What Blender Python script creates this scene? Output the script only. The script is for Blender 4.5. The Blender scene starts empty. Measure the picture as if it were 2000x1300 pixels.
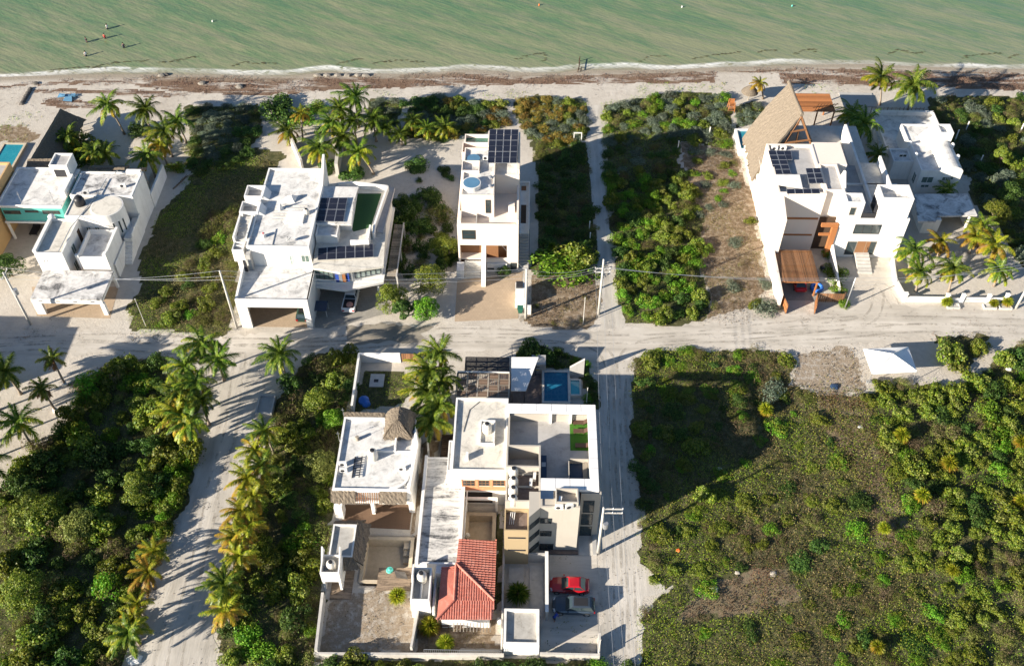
import bpy, math, random
import numpy as np
from mathutils import Vector, Matrix

random.seed(7)
rng = np.random.default_rng(7)
scene = bpy.context.scene
C = scene.collection

# ------------------------------------------------------------------ camera, world, sun, exposure
CAM_H = 103.0
FPX = 1937.0
PITCH = math.radians(47.9)
YAW = math.radians(1.15)
Fv = np.array([-math.sin(YAW) * math.cos(PITCH), math.cos(YAW) * math.cos(PITCH), -math.sin(PITCH)])
Rv = np.array([math.cos(YAW), math.sin(YAW), 0.0])
Uv = np.cross(Rv, Fv)
cam_d = bpy.data.cameras.new('camera')
cam = bpy.data.objects.new('camera', cam_d)
C.objects.link(cam)
cam_d.sensor_width = 36.0
cam_d.lens = FPX / 2000 * 36.0
cam_d.clip_start = 1.0
cam_d.clip_end = 8000.0
cam.matrix_world = Matrix(((Rv[0], Uv[0], -Fv[0], 0), (Rv[1], Uv[1], -Fv[1], 0), (Rv[2], Uv[2], -Fv[2], CAM_H), (0, 0, 0, 1)))
scene.camera = cam

SUN_EL = math.radians(19.5)
SUN_AZ = math.radians(30.0)          # heading of the shadows, from +X towards +Y
world = bpy.data.worlds.new('World')
scene.world = world
world.use_nodes = True
wn = world.node_tree
bg = wn.nodes['Background']
sky = wn.nodes.new('ShaderNodeTexSky')
sky.sky_type = 'NISHITA'
sky.sun_disc = False
sky.sun_elevation = SUN_EL
sky.sun_rotation = math.radians(240)
wn.links.new(sky.outputs[0], bg.inputs[0])
bg.inputs[1].default_value = 0.056
sky.ozone_density = 3.5
sky.dust_density = 0.4
sun_d = bpy.data.lights.new('sun', 'SUN')
sun_d.energy = 5.0
sun_d.angle = math.radians(0.5)
sun_d.color = (1.0, 0.905, 0.77)
sun = bpy.data.objects.new('sun', sun_d)
C.objects.link(sun)
ld = Vector((math.cos(SUN_AZ) * math.cos(SUN_EL), math.sin(SUN_AZ) * math.cos(SUN_EL), -math.sin(SUN_EL)))
sun.rotation_euler = ld.to_track_quat('-Z', 'Y').to_euler()
sun.location = (-60, -20, 60)
scene.view_settings.view_transform = 'Standard'
scene.view_settings.look = 'None'
scene.view_settings.gamma = 1
scene.view_settings.exposure = 1.33


# ------------------------------------------------------------------ map a photo measurement to a place
def P(x, y, z=0.0):
    d = Fv * FPX + Rv * (x - 1000) + Uv * (650 - y)
    t = (z - CAM_H) / d[2]
    return (float(d[0] * t), float(d[1] * t), z)


def V(x, y, Y):
    d = Fv * FPX + Rv * (x - 1000) + Uv * (650 - y)
    t = Y / d[1]
    return float(d[0] * t), float(CAM_H + d[2] * t)


def SX(x, y, X):
    d = Fv * FPX + Rv * (x - 1000) + Uv * (650 - y)
    t = X / d[0]
    return float(d[1] * t), float(CAM_H + d[2] * t)


# ------------------------------------------------------------------ materials
MATS = {}


def nmat(name):
    m = bpy.data.materials.new(name)
    m.use_nodes = True
    MATS[name] = m
    nt = m.node_tree
    return m, nt, nt.nodes['Principled BSDF']


def N(nt, typ, **kw):
    n = nt.nodes.new(typ)
    for k, v in kw.items():
        if k in n.inputs:
            n.inputs[k].default_value = v
        else:
            setattr(n, k, v)
    return n


def ramp(nt, fac, stops):
    r = nt.nodes.new('ShaderNodeValToRGB')
    while len(r.color_ramp.elements) > 1:
        r.color_ramp.elements.remove(r.color_ramp.elements[-1])
    for i, (p, c) in enumerate(stops):
        e = r.color_ramp.elements[0] if i == 0 else r.color_ramp.elements.new(p)
        e.position = p
        e.color = (*c, 1) if len(c) == 3 else c
    nt.links.new(fac, r.inputs[0])
    return r.outputs[0]


def mixc(nt, fac, a, b, mode='MIX'):
    m = nt.nodes.new('ShaderNodeMix')
    m.data_type = 'RGBA'
    m.blend_type = mode
    for s, v in ((0, fac), (6, a), (7, b)):
        if hasattr(v, 'is_output'):
            nt.links.new(v, m.inputs[s])
        else:
            m.inputs[s].default_value = v if s == 0 else ((*v, 1) if len(v) == 3 else v)
    return m.outputs[2]


def wpos(nt):
    return N(nt, 'ShaderNodeNewGeometry').outputs['Position']


def noise(nt, scale, detail=4, rough=0.6, vec=None, dist=0.0):
    n = N(nt, 'ShaderNodeTexNoise', Scale=scale, Detail=detail, Roughness=rough, Distortion=dist)
    nt.links.new(vec if vec is not None else wpos(nt), n.inputs['Vector'])
    return n.outputs['Fac']


def scaled(nt, sc, rot=(0, 0, 0)):
    v = wpos(nt)
    if any(rot):
        mp = N(nt, 'ShaderNodeMapping')
        mp.inputs['Rotation'].default_value = rot
        nt.links.new(v, mp.inputs['Vector'])
        v = mp.outputs[0]
    mp = N(nt, 'ShaderNodeMapping')
    mp.inputs['Scale'].default_value = sc
    nt.links.new(v, mp.inputs['Vector'])
    return mp.outputs[0]


def math_n(nt, op, a, b=None, clamp=False):
    n = N(nt, 'ShaderNodeMath', operation=op)
    n.use_clamp = clamp
    for i, v in enumerate((a, b)):
        if v is None:
            continue
        if hasattr(v, 'is_output'):
            nt.links.new(v, n.inputs[i])
        else:
            n.inputs[i].default_value = v
    return n.outputs[0]


def bump(nt, b, h, strength=0.3, dist=0.05):
    n = N(nt, 'ShaderNodeBump', Strength=strength, Distance=dist)
    nt.links.new(h, n.inputs['Height'])
    nt.links.new(n.outputs[0], b.inputs['Normal'])


def plain(name, col, rough=0.7, var=0.12, scale=1.5, metal=0.0, spec=0.4):
    m, nt, b = nmat(name)
    n = noise(nt, scale, 5)
    a = tuple(max(0, c * (1 - var)) for c in col)
    d = tuple(min(1, c * (1 + var)) for c in col)
    nt.links.new(ramp(nt, n, [(0.3, a), (0.7, d)]), b.inputs['Base Color'])
    b.inputs['Roughness'].default_value = rough
    b.inputs['Metallic'].default_value = metal
    b.inputs['Specular IOR Level'].default_value = spec
    return m


def wood(name, col, rough=0.7, var=0.5):
    m, nt, b = nmat(name)
    g = N(nt, 'ShaderNodeNewGeometry')
    n = noise(nt, 3, 5, 0.6, scaled(nt, (2.5, 0.6, 1)))
    f = math_n(nt, 'ADD', math_n(nt, 'MULTIPLY', g.outputs['Random Per Island'], 0.65), math_n(nt, 'MULTIPLY', n, 0.35))
    nt.links.new(ramp(nt, f, [(0.1, tuple(c * (1 - var) for c in col)), (0.5, col), (0.9, tuple(min(1, c * (1 + var)) for c in col))]), b.inputs['Base Color'])
    b.inputs['Roughness'].default_value = rough
    b.inputs['Specular IOR Level'].default_value = 0.25


def plaster(name, col, dirt=0.25, dirtcol=(0.38, 0.36, 0.32), streak=True):
    """painted plaster: weathered blotches and rain streaks under edges"""
    m, nt, b = nmat(name)
    big = noise(nt, 0.35, 6, 0.65)
    st = noise(nt, 1.0, 5, 0.7, scaled(nt, (1.6, 1.6, 0.14)))
    f1 = ramp(nt, big, [(0.45, (0, 0, 0)), (0.8, (1, 1, 1))])
    f2 = ramp(nt, st, [(0.52, (0, 0, 0)), (0.8, (1, 1, 1))])
    f = math_n(nt, 'MULTIPLY', math_n(nt, 'ADD', f1, f2), dirt, True)
    nt.links.new(mixc(nt, f, col, dirtcol), b.inputs['Base Color'])
    b.inputs['Roughness'].default_value = 0.85
    b.inputs['Specular IOR Level'].default_value = 0.2
    bump(nt, b, noise(nt, 9, 3), 0.12, 0.02)
    return m


def roofpaint(name, col, staincol, lo, hi, scale=0.6, stretch=(1, 1, 1)):
    """waterproofed flat roof with mould stains"""
    m, nt, b = nmat(name)
    n1 = noise(nt, scale, 8, 0.68, scaled(nt, stretch), 0.6)
    n2 = noise(nt, scale * 5, 4, 0.7)
    f = math_n(nt, 'ADD', math_n(nt, 'MULTIPLY', n1, 0.78), math_n(nt, 'MULTIPLY', n2, 0.22))
    nt.links.new(ramp(nt, f, [(lo, col), ((lo + hi) / 2, tuple((a * 2 + s) / 3 for a, s in zip(col, staincol))), (hi, staincol)]), b.inputs['Base Color'])
    b.inputs['Roughness'].default_value = 0.8
    b.inputs['Specular IOR Level'].default_value = 0.25
    bump(nt, b, n2, 0.15, 0.02)
    return m


plaster('white_plaster', (0.80, 0.78, 0.74), 0.36)
plaster('cream_plaster', (0.78, 0.69, 0.60), 0.12, (0.5, 0.42, 0.34))
plaster('beige_plaster', (0.47, 0.43, 0.37), 0.2, (0.3, 0.27, 0.22))
plaster('tan_plaster', (0.42, 0.32, 0.19), 0.15, (0.3, 0.22, 0.13))
plaster('ochre_plaster', (0.55, 0.36, 0.17), 0.25, (0.36, 0.24, 0.13))
plaster('teal_paint', (0.11, 0.42, 0.38), 0.15, (0.06, 0.25, 0.24))
plaster('grey_plaster', (0.42, 0.41, 0.39), 0.35, (0.22, 0.21, 0.19))
plaster('old_wall', (0.56, 0.53, 0.48), 0.55, (0.22, 0.2, 0.17))
roofpaint('white_roof', (0.74, 0.72, 0.68), (0.27, 0.265, 0.255), 0.42, 0.66)
roofpaint('stained_roof', (0.70, 0.68, 0.65), (0.13, 0.13, 0.13), 0.40, 0.62, 0.55)
roofpaint('dirty_roof', (0.66, 0.62, 0.54), (0.2, 0.18, 0.15), 0.46, 0.72, 0.8)
roofpaint('grey_roof', (0.42, 0.41, 0.40), (0.24, 0.23, 0.22), 0.45, 0.7, 0.7)
roofpaint('banded_roof', (0.70, 0.67, 0.62), (0.1, 0.1, 0.1), 0.42, 0.62, 0.6, (0.45, 2.0, 1))
roofpaint('plank_deck', (0.36, 0.27, 0.19), (0.10, 0.075, 0.055), 0.35, 0.62, 1.2, (0.35, 3, 1))
roofpaint('grey_roof_mouldy', (0.46, 0.44, 0.40), (0.22, 0.2, 0.17), 0.4, 0.7, 0.9)
plain('concrete', (0.50, 0.48, 0.44), 0.85)
plain('dark_metal', (0.03, 0.03, 0.035), 0.5)
plain('galvanized', (0.45, 0.46, 0.47), 0.4, metal=0.6)
plain('white_plastic', (0.72, 0.71, 0.68), 0.45)
plain('cream_tank', (0.68, 0.64, 0.56), 0.5)
plain('black_plastic', (0.025, 0.025, 0.028), 0.45)
plain('rubber', (0.02, 0.02, 0.02), 0.8)
wood('wood_orange', (0.33, 0.135, 0.05), 0.6)
wood('wood_brown', (0.23, 0.115, 0.055), 0.65)
wood('wood_dark', (0.07, 0.045, 0.03), 0.7)
wood('wood_deck_brown', (0.17, 0.115, 0.08), 0.75)
wood('wood_grey', (0.3, 0.26, 0.21), 0.8)
plain('trunk_bark', (0.26, 0.21, 0.16), 0.9, 0.3, 6)
plain('branch_bark', (0.16, 0.12, 0.08), 0.9, 0.3, 6)
plain('turf', (0.05, 0.16, 0.012), 0.9, 0.2, 10)
plain('turf_shade', (0.02, 0.075, 0.022), 0.9, 0.2, 10)  # darker turf copy, the terrace's shade painted into its colour
plain('coral_brick', (0.62, 0.27, 0.14), 0.8, 0.2, 3)
plain('tarp_blue', (0.03, 0.16, 0.55), 0.5)
plain('bin_green', (0.015, 0.11, 0.07), 0.5)
plain('mesh_white', (0.75, 0.75, 0.75), 0.6)
plain('canvas_white', (0.80, 0.79, 0.77), 0.7, 0.04)
plain('rock', (0.42, 0.38, 0.32), 0.9, 0.3, 2)
plain('wet_stone', (0.22, 0.20, 0.17), 0.8, 0.3, 3)
plain('dark_rock', (0.10, 0.09, 0.08), 0.9, 0.3, 2)
plain('pool_tile', (0.50, 0.42, 0.31), 0.7, 0.12, 2)
plain('yellow_paint', (0.65, 0.42, 0.03), 0.5)
plain('skin', (0.32, 0.18, 0.12), 0.55, 0.08)
plain('hair', (0.02, 0.015, 0.012), 0.6)
plain('cloth_blue', (0.02, 0.06, 0.3), 0.8)
plain('cloth_dark', (0.03, 0.03, 0.05), 0.8)
plain('cloth_white', (0.7, 0.7, 0.7), 0.8)
plain('cloth_red', (0.45, 0.05, 0.04), 0.8)
plain('red_plastic', (0.5, 0.03, 0.04), 0.5)
plain('orange_plastic', (0.75, 0.15, 0.03), 0.5)
plain('teal_plastic', (0.1, 0.5, 0.42), 0.5)
plain('pink_bag', (0.5, 0.25, 0.2), 0.8, 0.3, 6)
plain('corten', (0.10, 0.075, 0.06), 0.7)
plain('navy', (0.025, 0.05, 0.10), 0.4)
plain('slate_tile', (0.15, 0.115, 0.10), 0.7, 0.25, 3)
plain('seat_tan', (0.4, 0.3, 0.18), 0.7)
plain('lounger_brown', (0.09, 0.05, 0.035), 0.6)


def glossy(name, col, rough=0.08, coat=0.0, spec=0.5, metal=0.0):
    m, nt, b = nmat(name)
    n = noise(nt, 0.8, 3)
    nt.links.new(ramp(nt, n, [(0.3, tuple(c * 0.9 for c in col)), (0.7, tuple(min(1, c * 1.1) for c in col))]), b.inputs['Base Color'])
    b.inputs['Roughness'].default_value = rough
    b.inputs['Coat Weight'].default_value = coat
    b.inputs['Specular IOR Level'].default_value = spec
    b.inputs['Metallic'].default_value = metal


glossy('glass', (0.03, 0.045, 0.05), 0.06, 0, 0.8)
glossy('glass_green', (0.12, 0.17, 0.15), 0.1, 0, 0.8)
glossy('glass_pale', (0.35, 0.42, 0.38), 0.15, 0, 0.7)
glossy('glass_blue', (0.10, 0.22, 0.34), 0.12, 0, 0.7)
glossy('paint_red', (0.40, 0.008, 0.015), 0.25, 0.8)
glossy('paint_slate', (0.055, 0.075, 0.10), 0.25, 0.8, metal=0.4)
glossy('paint_white', (0.72, 0.72, 0.71), 0.3, 0.6)
glossy('paint_green', (0.03, 0.06, 0.045), 0.3, 0.6)
glossy('chrome', (0.6, 0.6, 0.6), 0.2, 0, 0.5, 0.9)
glossy('lamp_clear', (0.65, 0.66, 0.68), 0.15)
glossy('lamp_red', (0.35, 0.01, 0.01), 0.2)
glossy('solar_cell', (0.018, 0.020, 0.032), 0.12, 0.0, 0.6)


def thatch(name, a, b_, rot=0.0):
    m, nt, b = nmat(name)
    n1 = noise(nt, 2.2, 6, 0.7, scaled(nt, (3, 3, 0.5)))
    n2 = noise(nt, 0.5, 4)
    c = ramp(nt, n1, [(0.3, b_), (0.62, a)])
    nt.links.new(mixc(nt, math_n(nt, 'MULTIPLY', n2, 0.5), c, tuple(x * 0.7 for x in a)), b.inputs['Base Color'])
    b.inputs['Roughness'].default_value = 1
    b.inputs['Specular IOR Level'].default_value = 0.05
    bump(nt, b, n1, 0.8, 0.12)


thatch('thatch_tan', (0.285, 0.235, 0.18), (0.12, 0.10, 0.075))
thatch('thatch_grey', (0.235, 0.195, 0.15), (0.10, 0.08, 0.06))


def pooltex(name, col, deep):
    m, nt, b = nmat(name)
    v = N(nt, 'ShaderNodeTexVoronoi', Scale=1.6, feature='DISTANCE_TO_EDGE')
    nt.links.new(scaled(nt, (1, 1, 1)), v.inputs['Vector'])
    f = ramp(nt, v.outputs['Distance'], [(0.0, (1, 1, 1)), (0.12, (0, 0, 0))])  # pale web of sunlight caustics, painted into the water colour
    c = mixc(nt, noise(nt, 0.5, 2), deep, col)
    nt.links.new(mixc(nt, math_n(nt, 'MULTIPLY', f, 0.05), c, (0.4, 0.7, 0.75)), b.inputs['Base Color'])
    b.inputs['Roughness'].default_value = 0.06
    bump(nt, b, noise(nt, 2.5, 3), 0.15, 0.03)


pooltex('pool_blue', (0.010, 0.135, 0.235), (0.007, 0.095, 0.19))
pooltex('pool_teal', (0.025, 0.27, 0.33), (0.015, 0.19, 0.26))
pooltex('pool_shallow', (0.06, 0.36, 0.42), (0.05, 0.30, 0.38))
pooltex('pool_green', (0.03, 0.14, 0.10), (0.02, 0.09, 0.07))


def tiles():
    m, nt, b = nmat('terracotta')
    n = noise(nt, 1.2, 5)
    n2 = noise(nt, 12, 2)
    c = ramp(nt, n, [(0.3, (0.42, 0.12, 0.08)), (0.55, (0.54, 0.17, 0.115)), (0.75, (0.64, 0.31, 0.24))])
    g = N(nt, 'ShaderNodeNewGeometry')
    c = mixc(nt, math_n(nt, 'MULTIPLY', g.outputs['Random Per Island'], 0.45), c, (0.66, 0.34, 0.27))
    nt.links.new(mixc(nt, math_n(nt, 'MULTIPLY', n2, 0.4), c, (0.28, 0.08, 0.06)), b.inputs['Base Color'])
    b.inputs['Roughness'].default_value = 0.75


tiles()


def paver(name, a, mortar, sx, sy):
    m, nt, b = nmat(name)
    br = N(nt, 'ShaderNodeTexBrick', Scale=1.0)
    br.inputs['Color1'].default_value = (*a, 1)
    br.inputs['Color2'].default_value = (*[x * 0.86 for x in a], 1)
    br.inputs['Mortar'].default_value = (*mortar, 1)
    br.inputs['Mortar Size'].default_value = 0.02
    br.inputs['Brick Width'].default_value = sx
    br.inputs['Row Height'].default_value = sy
    nt.links.new(wpos(nt), br.inputs['Vector'])
    n = noise(nt, 0.8, 6)
    nt.links.new(mixc(nt, math_n(nt, 'MULTIPLY', n, 0.4), br.outputs[0], tuple(x * 0.6 for x in a)), b.inputs['Base Color'])
    b.inputs['Roughness'].default_value = 0.9


paver('cream_paver', (0.46, 0.35, 0.24), (0.36, 0.27, 0.19), 0.4, 0.4)
paver('brown_tile', (0.19, 0.115, 0.07), (0.1, 0.06, 0.04), 1.6, 0.14)
paver('grey_paver', (0.34, 0.32, 0.28), (0.26, 0.24, 0.21), 0.5, 0.5)


def leafmat(name, cols, trans=0.35, rough=0.5, objvar=0.25):
    m, nt, b = nmat(name)
    g = N(nt, 'ShaderNodeNewGeometry')
    n = len(cols)
    c = ramp(nt, g.outputs['Random Per Island'], [((i + 0.5) / n, col) for i, col in enumerate(cols)])
    oi = N(nt, 'ShaderNodeObjectInfo')
    hs = N(nt, 'ShaderNodeHueSaturation')
    nt.links.new(c, hs.inputs['Color'])
    v = math_n(nt, 'ADD', math_n(nt, 'MULTIPLY', oi.outputs['Random'], objvar * 2), 1 - objvar)
    nt.links.new(v, hs.inputs['Value'])
    h = math_n(nt, 'ADD', math_n(nt, 'MULTIPLY', oi.outputs['Random'], 0.03), 0.485)
    nt.links.new(h, hs.inputs['Hue'])
    col = hs.outputs[0]
    nt.links.new(col, b.inputs['Base Color'])
    b.inputs['Roughness'].default_value = rough
    b.inputs['Specular IOR Level'].default_value = 0.25
    tr = N(nt, 'ShaderNodeBsdfTranslucent')
    nt.links.new(col, tr.inputs[0])
    mx = N(nt, 'ShaderNodeMixShader')
    mx.inputs[0].default_value = trans
    nt.links.new(b.outputs[0], mx.inputs[1])
    nt.links.new(tr.outputs[0], mx.inputs[2])
    nt.links.new(mx.outputs[0], nt.nodes['Material Output'].inputs[0])


leafmat('leaf_grape', [(0.059, 0.106, 0.010), (0.122, 0.185, 0.015), (0.202, 0.258, 0.022), (0.319, 0.325, 0.040), (0.181, 0.224, 0.054)])
leafmat('leaf_dark', [(0.026, 0.062, 0.015), (0.049, 0.107, 0.019), (0.081, 0.152, 0.026), (0.137, 0.214, 0.043)])
leafmat('leaf_bright', [(0.056, 0.162, 0.011), (0.114, 0.276, 0.015), (0.162, 0.341, 0.021), (0.244, 0.389, 0.039)])
leafmat('leaf_silver', [(0.081, 0.115, 0.075), (0.127, 0.172, 0.115), (0.184, 0.230, 0.161), (0.265, 0.299, 0.218)])
leafmat('leaf_olive', [(0.097, 0.125, 0.028), (0.160, 0.193, 0.039), (0.230, 0.260, 0.055), (0.301, 0.308, 0.078)])
leafmat('leaf_rust', [(0.164, 0.164, 0.030), (0.299, 0.194, 0.038), (0.419, 0.224, 0.045), (0.194, 0.224, 0.060)])
leafmat('leaf_dry', [(0.13, 0.095, 0.055), (0.19, 0.14, 0.08), (0.25, 0.19, 0.11), (0.14, 0.12, 0.05)])
leafmat('weed_green', [(0.093, 0.185, 0.013), (0.168, 0.283, 0.018), (0.243, 0.359, 0.025), (0.336, 0.348, 0.045)])
leafmat('weed_mixed', [(0.103, 0.144, 0.020), (0.177, 0.193, 0.034), (0.266, 0.224, 0.070), (0.354, 0.288, 0.104)])
leafmat('weed_dry', [(0.138, 0.092, 0.052), (0.207, 0.138, 0.075), (0.276, 0.196, 0.109), (0.127, 0.115, 0.040)])
leafmat('weed_rust', [(0.22, 0.10, 0.05), (0.28, 0.14, 0.07), (0.17, 0.09, 0.05), (0.2, 0.15, 0.08)])
leafmat('frond_green', [(0.043, 0.096, 0.010), (0.085, 0.152, 0.014), (0.145, 0.210, 0.020), (0.217, 0.267, 0.041)], 0.4, 0.4)
leafmat('frond_lime', [(0.115, 0.172, 0.011), (0.216, 0.259, 0.017), (0.316, 0.331, 0.023), (0.416, 0.389, 0.037)], 0.4, 0.4)
leafmat('frond_yellow', [(0.286, 0.242, 0.022), (0.396, 0.297, 0.028), (0.484, 0.330, 0.033), (0.396, 0.220, 0.033)], 0.4, 0.45)
leafmat('frond_brown', [(0.26, 0.15, 0.06), (0.19, 0.11, 0.05), (0.3, 0.2, 0.1)], 0.25, 0.8)
leafmat('weed_sea', [(0.15, 0.09, 0.06), (0.21, 0.135, 0.095), (0.10, 0.06, 0.04), (0.27, 0.19, 0.14)], 0.1, 0.9, 0.0)
leafmat('weed_float', [(0.06, 0.06, 0.03), (0.09, 0.08, 0.045)], 0.0, 0.8, 0.0)


# ------------------------------------------------------------------ mesh builder
class MB:
    def __init__(self):
        self.v = []; self.f = []; self.m = []

    def poly(self, pts, m=0):
        i = len(self.v)
        self.v += [tuple(map(float, p)) for p in pts]
        self.f.append(tuple(range(i, i + len(pts)))); self.m.append(m)
        return self

    def box(self, x0, y0, z0, x1, y1, z1, m=0):
        x0, x1 = sorted((x0, x1)); y0, y1 = sorted((y0, y1)); z0, z1 = sorted((z0, z1))
        i = len(self.v)
        self.v += [(x0, y0, z0), (x1, y0, z0), (x1, y1, z0), (x0, y1, z0), (x0, y0, z1), (x1, y0, z1), (x1, y1, z1), (x0, y1, z1)]
        for q in ((3, 2, 1, 0), (4, 5, 6, 7), (0, 1, 5, 4), (1, 2, 6, 5), (2, 3, 7, 6), (3, 0, 4, 7)):
            self.f.append(tuple(i + k for k in q)); self.m.append(m)
        return self

    def hexa(self, lo, hi, m=0):
        """solid from a bottom quad and a top quad"""
        i = len(self.v); n = len(lo)
        self.v += [tuple(map(float, p)) for p in lo] + [tuple(map(float, p)) for p in hi]
        self.f.append(tuple(i + k for k in reversed(range(n)))); self.m.append(m)
        self.f.append(tuple(i + n + k for k in range(n))); self.m.append(m)
        for k in range(n):
            l = (k + 1) % n
            self.f.append((i + k, i + l, i + n + l, i + n + k)); self.m.append(m)
        return self

    def prism(self, poly, z0, z1, m=0):
        return self.hexa([(p[0], p[1], z0) for p in poly], [(p[0], p[1], z1) for p in poly], m)

    def slab(self, pts, th, m=0):
        """a sheet of any slope with thickness below it"""
        return self.hexa([(p[0], p[1], p[2] - th) for p in pts], pts, m)

    def shell(self, x0, y0, x1, y1, z0, z1, t=0.2, zi=None, m=0):
        """walls with a flat rim; inside faces go down to zi"""
        o = [(x0, y0), (x1, y0), (x1, y1), (x0, y1)]
        n = [(x0 + t, y0 + t), (x1 - t, y0 + t), (x1 - t, y1 - t), (x0 + t, y1 - t)]
        for k in range(4):
            l = (k + 1) % 4
            self.poly([(*o[k], z0), (*o[l], z0), (*o[l], z1), (*o[k], z1)], m)
            self.poly([(*o[k], z1), (*o[l], z1), (*n[l], z1), (*n[k], z1)], m)
            self.poly([(*n[l], zi), (*n[k], zi), (*n[k], z1), (*n[l], z1)], m)
        return self

    def cyl(self, c, r0, r1, z0, z1, n=16, m=0, cap=True):
        i = len(self.v)
        for k in range(n):
            a = 2 * math.pi * k / n
            self.v.append((c[0] + r0 * math.cos(a), c[1] + r0 * math.sin(a), z0))
        for k in range(n):
            a = 2 * math.pi * k / n
            self.v.append((c[0] + r1 * math.cos(a), c[1] + r1 * math.sin(a), z1))
        for k in range(n):
            l = (k + 1) % n
            self.f.append((i + k, i + l, i + n + l, i + n + k)); self.m.append(m)
        if cap:
            self.f.append(tuple(i + n + k for k in range(n))); self.m.append(m)
            self.f.append(tuple(i + k for k in reversed(range(n)))); self.m.append(m)
        return self

    def lathe(self, c, prof, n=16, m=0):
        i = len(self.v)
        for r, z in prof:
            for k in range(n):
                a = 2 * math.pi * k / n
                self.v.append((c[0] + r * math.cos(a), c[1] + r * math.sin(a), c[2] + z))
        for j in range(len(prof) - 1):
            for k in range(n):
                l = (k + 1) % n
                self.f.append((i + j * n + k, i + j * n + l, i + (j + 1) * n + l, i + (j + 1) * n + k)); self.m.append(m)
        self.f.append(tuple(i + (len(prof) - 1) * n + k for k in range(n))); self.m.append(m)
        return self

    def tube(self, pts, r, n=6, m=0):
        pts = [Vector(p) for p in pts]
        rs = r if isinstance(r, (list, tuple)) else [r] * len(pts)
        i = len(self.v)
        for j, p in enumerate(pts):
            d = (pts[min(j + 1, len(pts) - 1)] - pts[max(j - 1, 0)]).normalized()
            a = d.cross(Vector((0, 0, 1)))
            if a.length < 1e-3:
                a = Vector((1, 0, 0))
            a.normalize(); b = d.cross(a)
            for k in range(n):
                t = 2 * math.pi * k / n
                q = p + (a * math.cos(t) + b * math.sin(t)) * rs[j]
                self.v.append(tuple(q))
        for j in range(len(pts) - 1):
            for k in range(n):
                l = (k + 1) % n
                self.f.append((i + j * n + k, i + j * n + l, i + (j + 1) * n + l, i + (j + 1) * n + k)); self.m.append(m)
        self.f.append(tuple(i + k for k in reversed(range(n)))); self.m.append(m)
        self.f.append(tuple(i + (len(pts) - 1) * n + k for k in range(n))); self.m.append(m)
        return self

    def beam(self, a, b, w, h=None, m=0):
        a = Vector(a); b = Vector(b); h = h or w
        d = (b - a).normalized()
        s = d.cross(Vector((0, 0, 1)))
        if s.length < 1e-3:
            s = Vector((1, 0, 0))
        s.normalize(); u = s.cross(d)
        s *= w / 2; u *= h / 2
        return self.hexa([a - s - u, a + s - u, a + s + u, a - s + u], [b - s - u, b + s - u, b + s + u, b - s + u], m)

    def build(self, name, mats, parent=None, smooth=False, label=None):
        if isinstance(mats, str):
            mats = [mats]
        off = Vector((0, 0, 0))
        if parent is not None:
            p = parent
            while p is not None:
                off += p.location; p = p.parent
        me = bpy.data.meshes.new(name)
        me.from_pydata([(x - off[0], y - off[1], z - off[2]) for x, y, z in self.v], [], self.f)
        for mm in mats:
            me.materials.append(MATS[mm])
        if len(mats) > 1:
            me.polygons.foreach_set('material_index', self.m)
        if smooth:
            me.polygons.foreach_set('use_smooth', [True] * len(self.f))
        me.update()
        o = bpy.data.objects.new(name, me)
        C.objects.link(o)
        if parent is not None:
            o.parent = parent
        if label:
            o['label'] = label
        return o


def tag(o, label, cat, group=None):
    o['label'] = label; o['category'] = cat
    if group:
        o['group'] = group
    return o


def thing(name, loc, label, cat, group=None, rz=0.0):
    o = bpy.data.objects.new(name, None)
    o.empty_display_size = 0.3
    C.objects.link(o)
    o.location = loc; o.rotation_euler = (0, 0, rz)
    return tag(o, label, cat, group)


def structure(o):
    o['kind'] = 'structure'
    return o


def stuff(o, label, cat):
    o['kind'] = 'stuff'
    return tag(o, label, cat)


def quick_mesh(name, verts, nface, per, mats, midx=None, smooth=False):
    """verts (nface*per,3) as separate faces"""
    me = bpy.data.meshes.new(name)
    nv = len(verts)
    me.vertices.add(nv)
    me.vertices.foreach_set('co', np.ascontiguousarray(verts, dtype=np.float32).ravel())
    me.loops.add(nv)
    me.loops.foreach_set('vertex_index', np.arange(nv, dtype=np.int32))
    me.polygons.add(nface)
    me.polygons.foreach_set('loop_start', np.arange(0, nv, per, dtype=np.int32))
    for mm in mats:
        me.materials.append(MATS[mm])
    if midx is not None:
        me.polygons.foreach_set('material_index', np.asarray(midx, dtype=np.int32))
    me.update(calc_edges=True)
    me.validate()
    return me


def leaf_verts(c, n, size, asp=0.55, fold=0.12):
    """diamond leaves at centres c with normals n"""
    k = len(c)
    n = n / np.maximum(np.linalg.norm(n, axis=1, keepdims=True), 1e-6)
    r = rng.normal(size=(k, 3))
    t = np.cross(n, r); t /= np.maximum(np.linalg.norm(t, axis=1, keepdims=True), 1e-6)
    b = np.cross(n, t)
    s = np.asarray(size).reshape(-1, 1)
    v = np.stack([c - t * s * 0.5, c + b * s * asp * 0.5 + n * s * fold, c + t * s * 0.5, c - b * s * asp * 0.5 + n * s * fold], axis=1)
    return v.reshape(-1, 3)


def inpoly(px, py, poly):
    poly = np.asarray(poly, float)
    ins = np.zeros(px.shape, bool)
    j = len(poly) - 1
    for i in range(len(poly)):
        xi, yi = poly[i][:2]; xj, yj = poly[j][:2]
        c = ((yi > py) != (yj > py)) & (px < (xj - xi) * (py - yi) / ((yj - yi) if yj != yi else 1e-9) + xi)
        ins ^= c
        j = i
    return ins


_lat = rng.random((256, 256))


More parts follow.
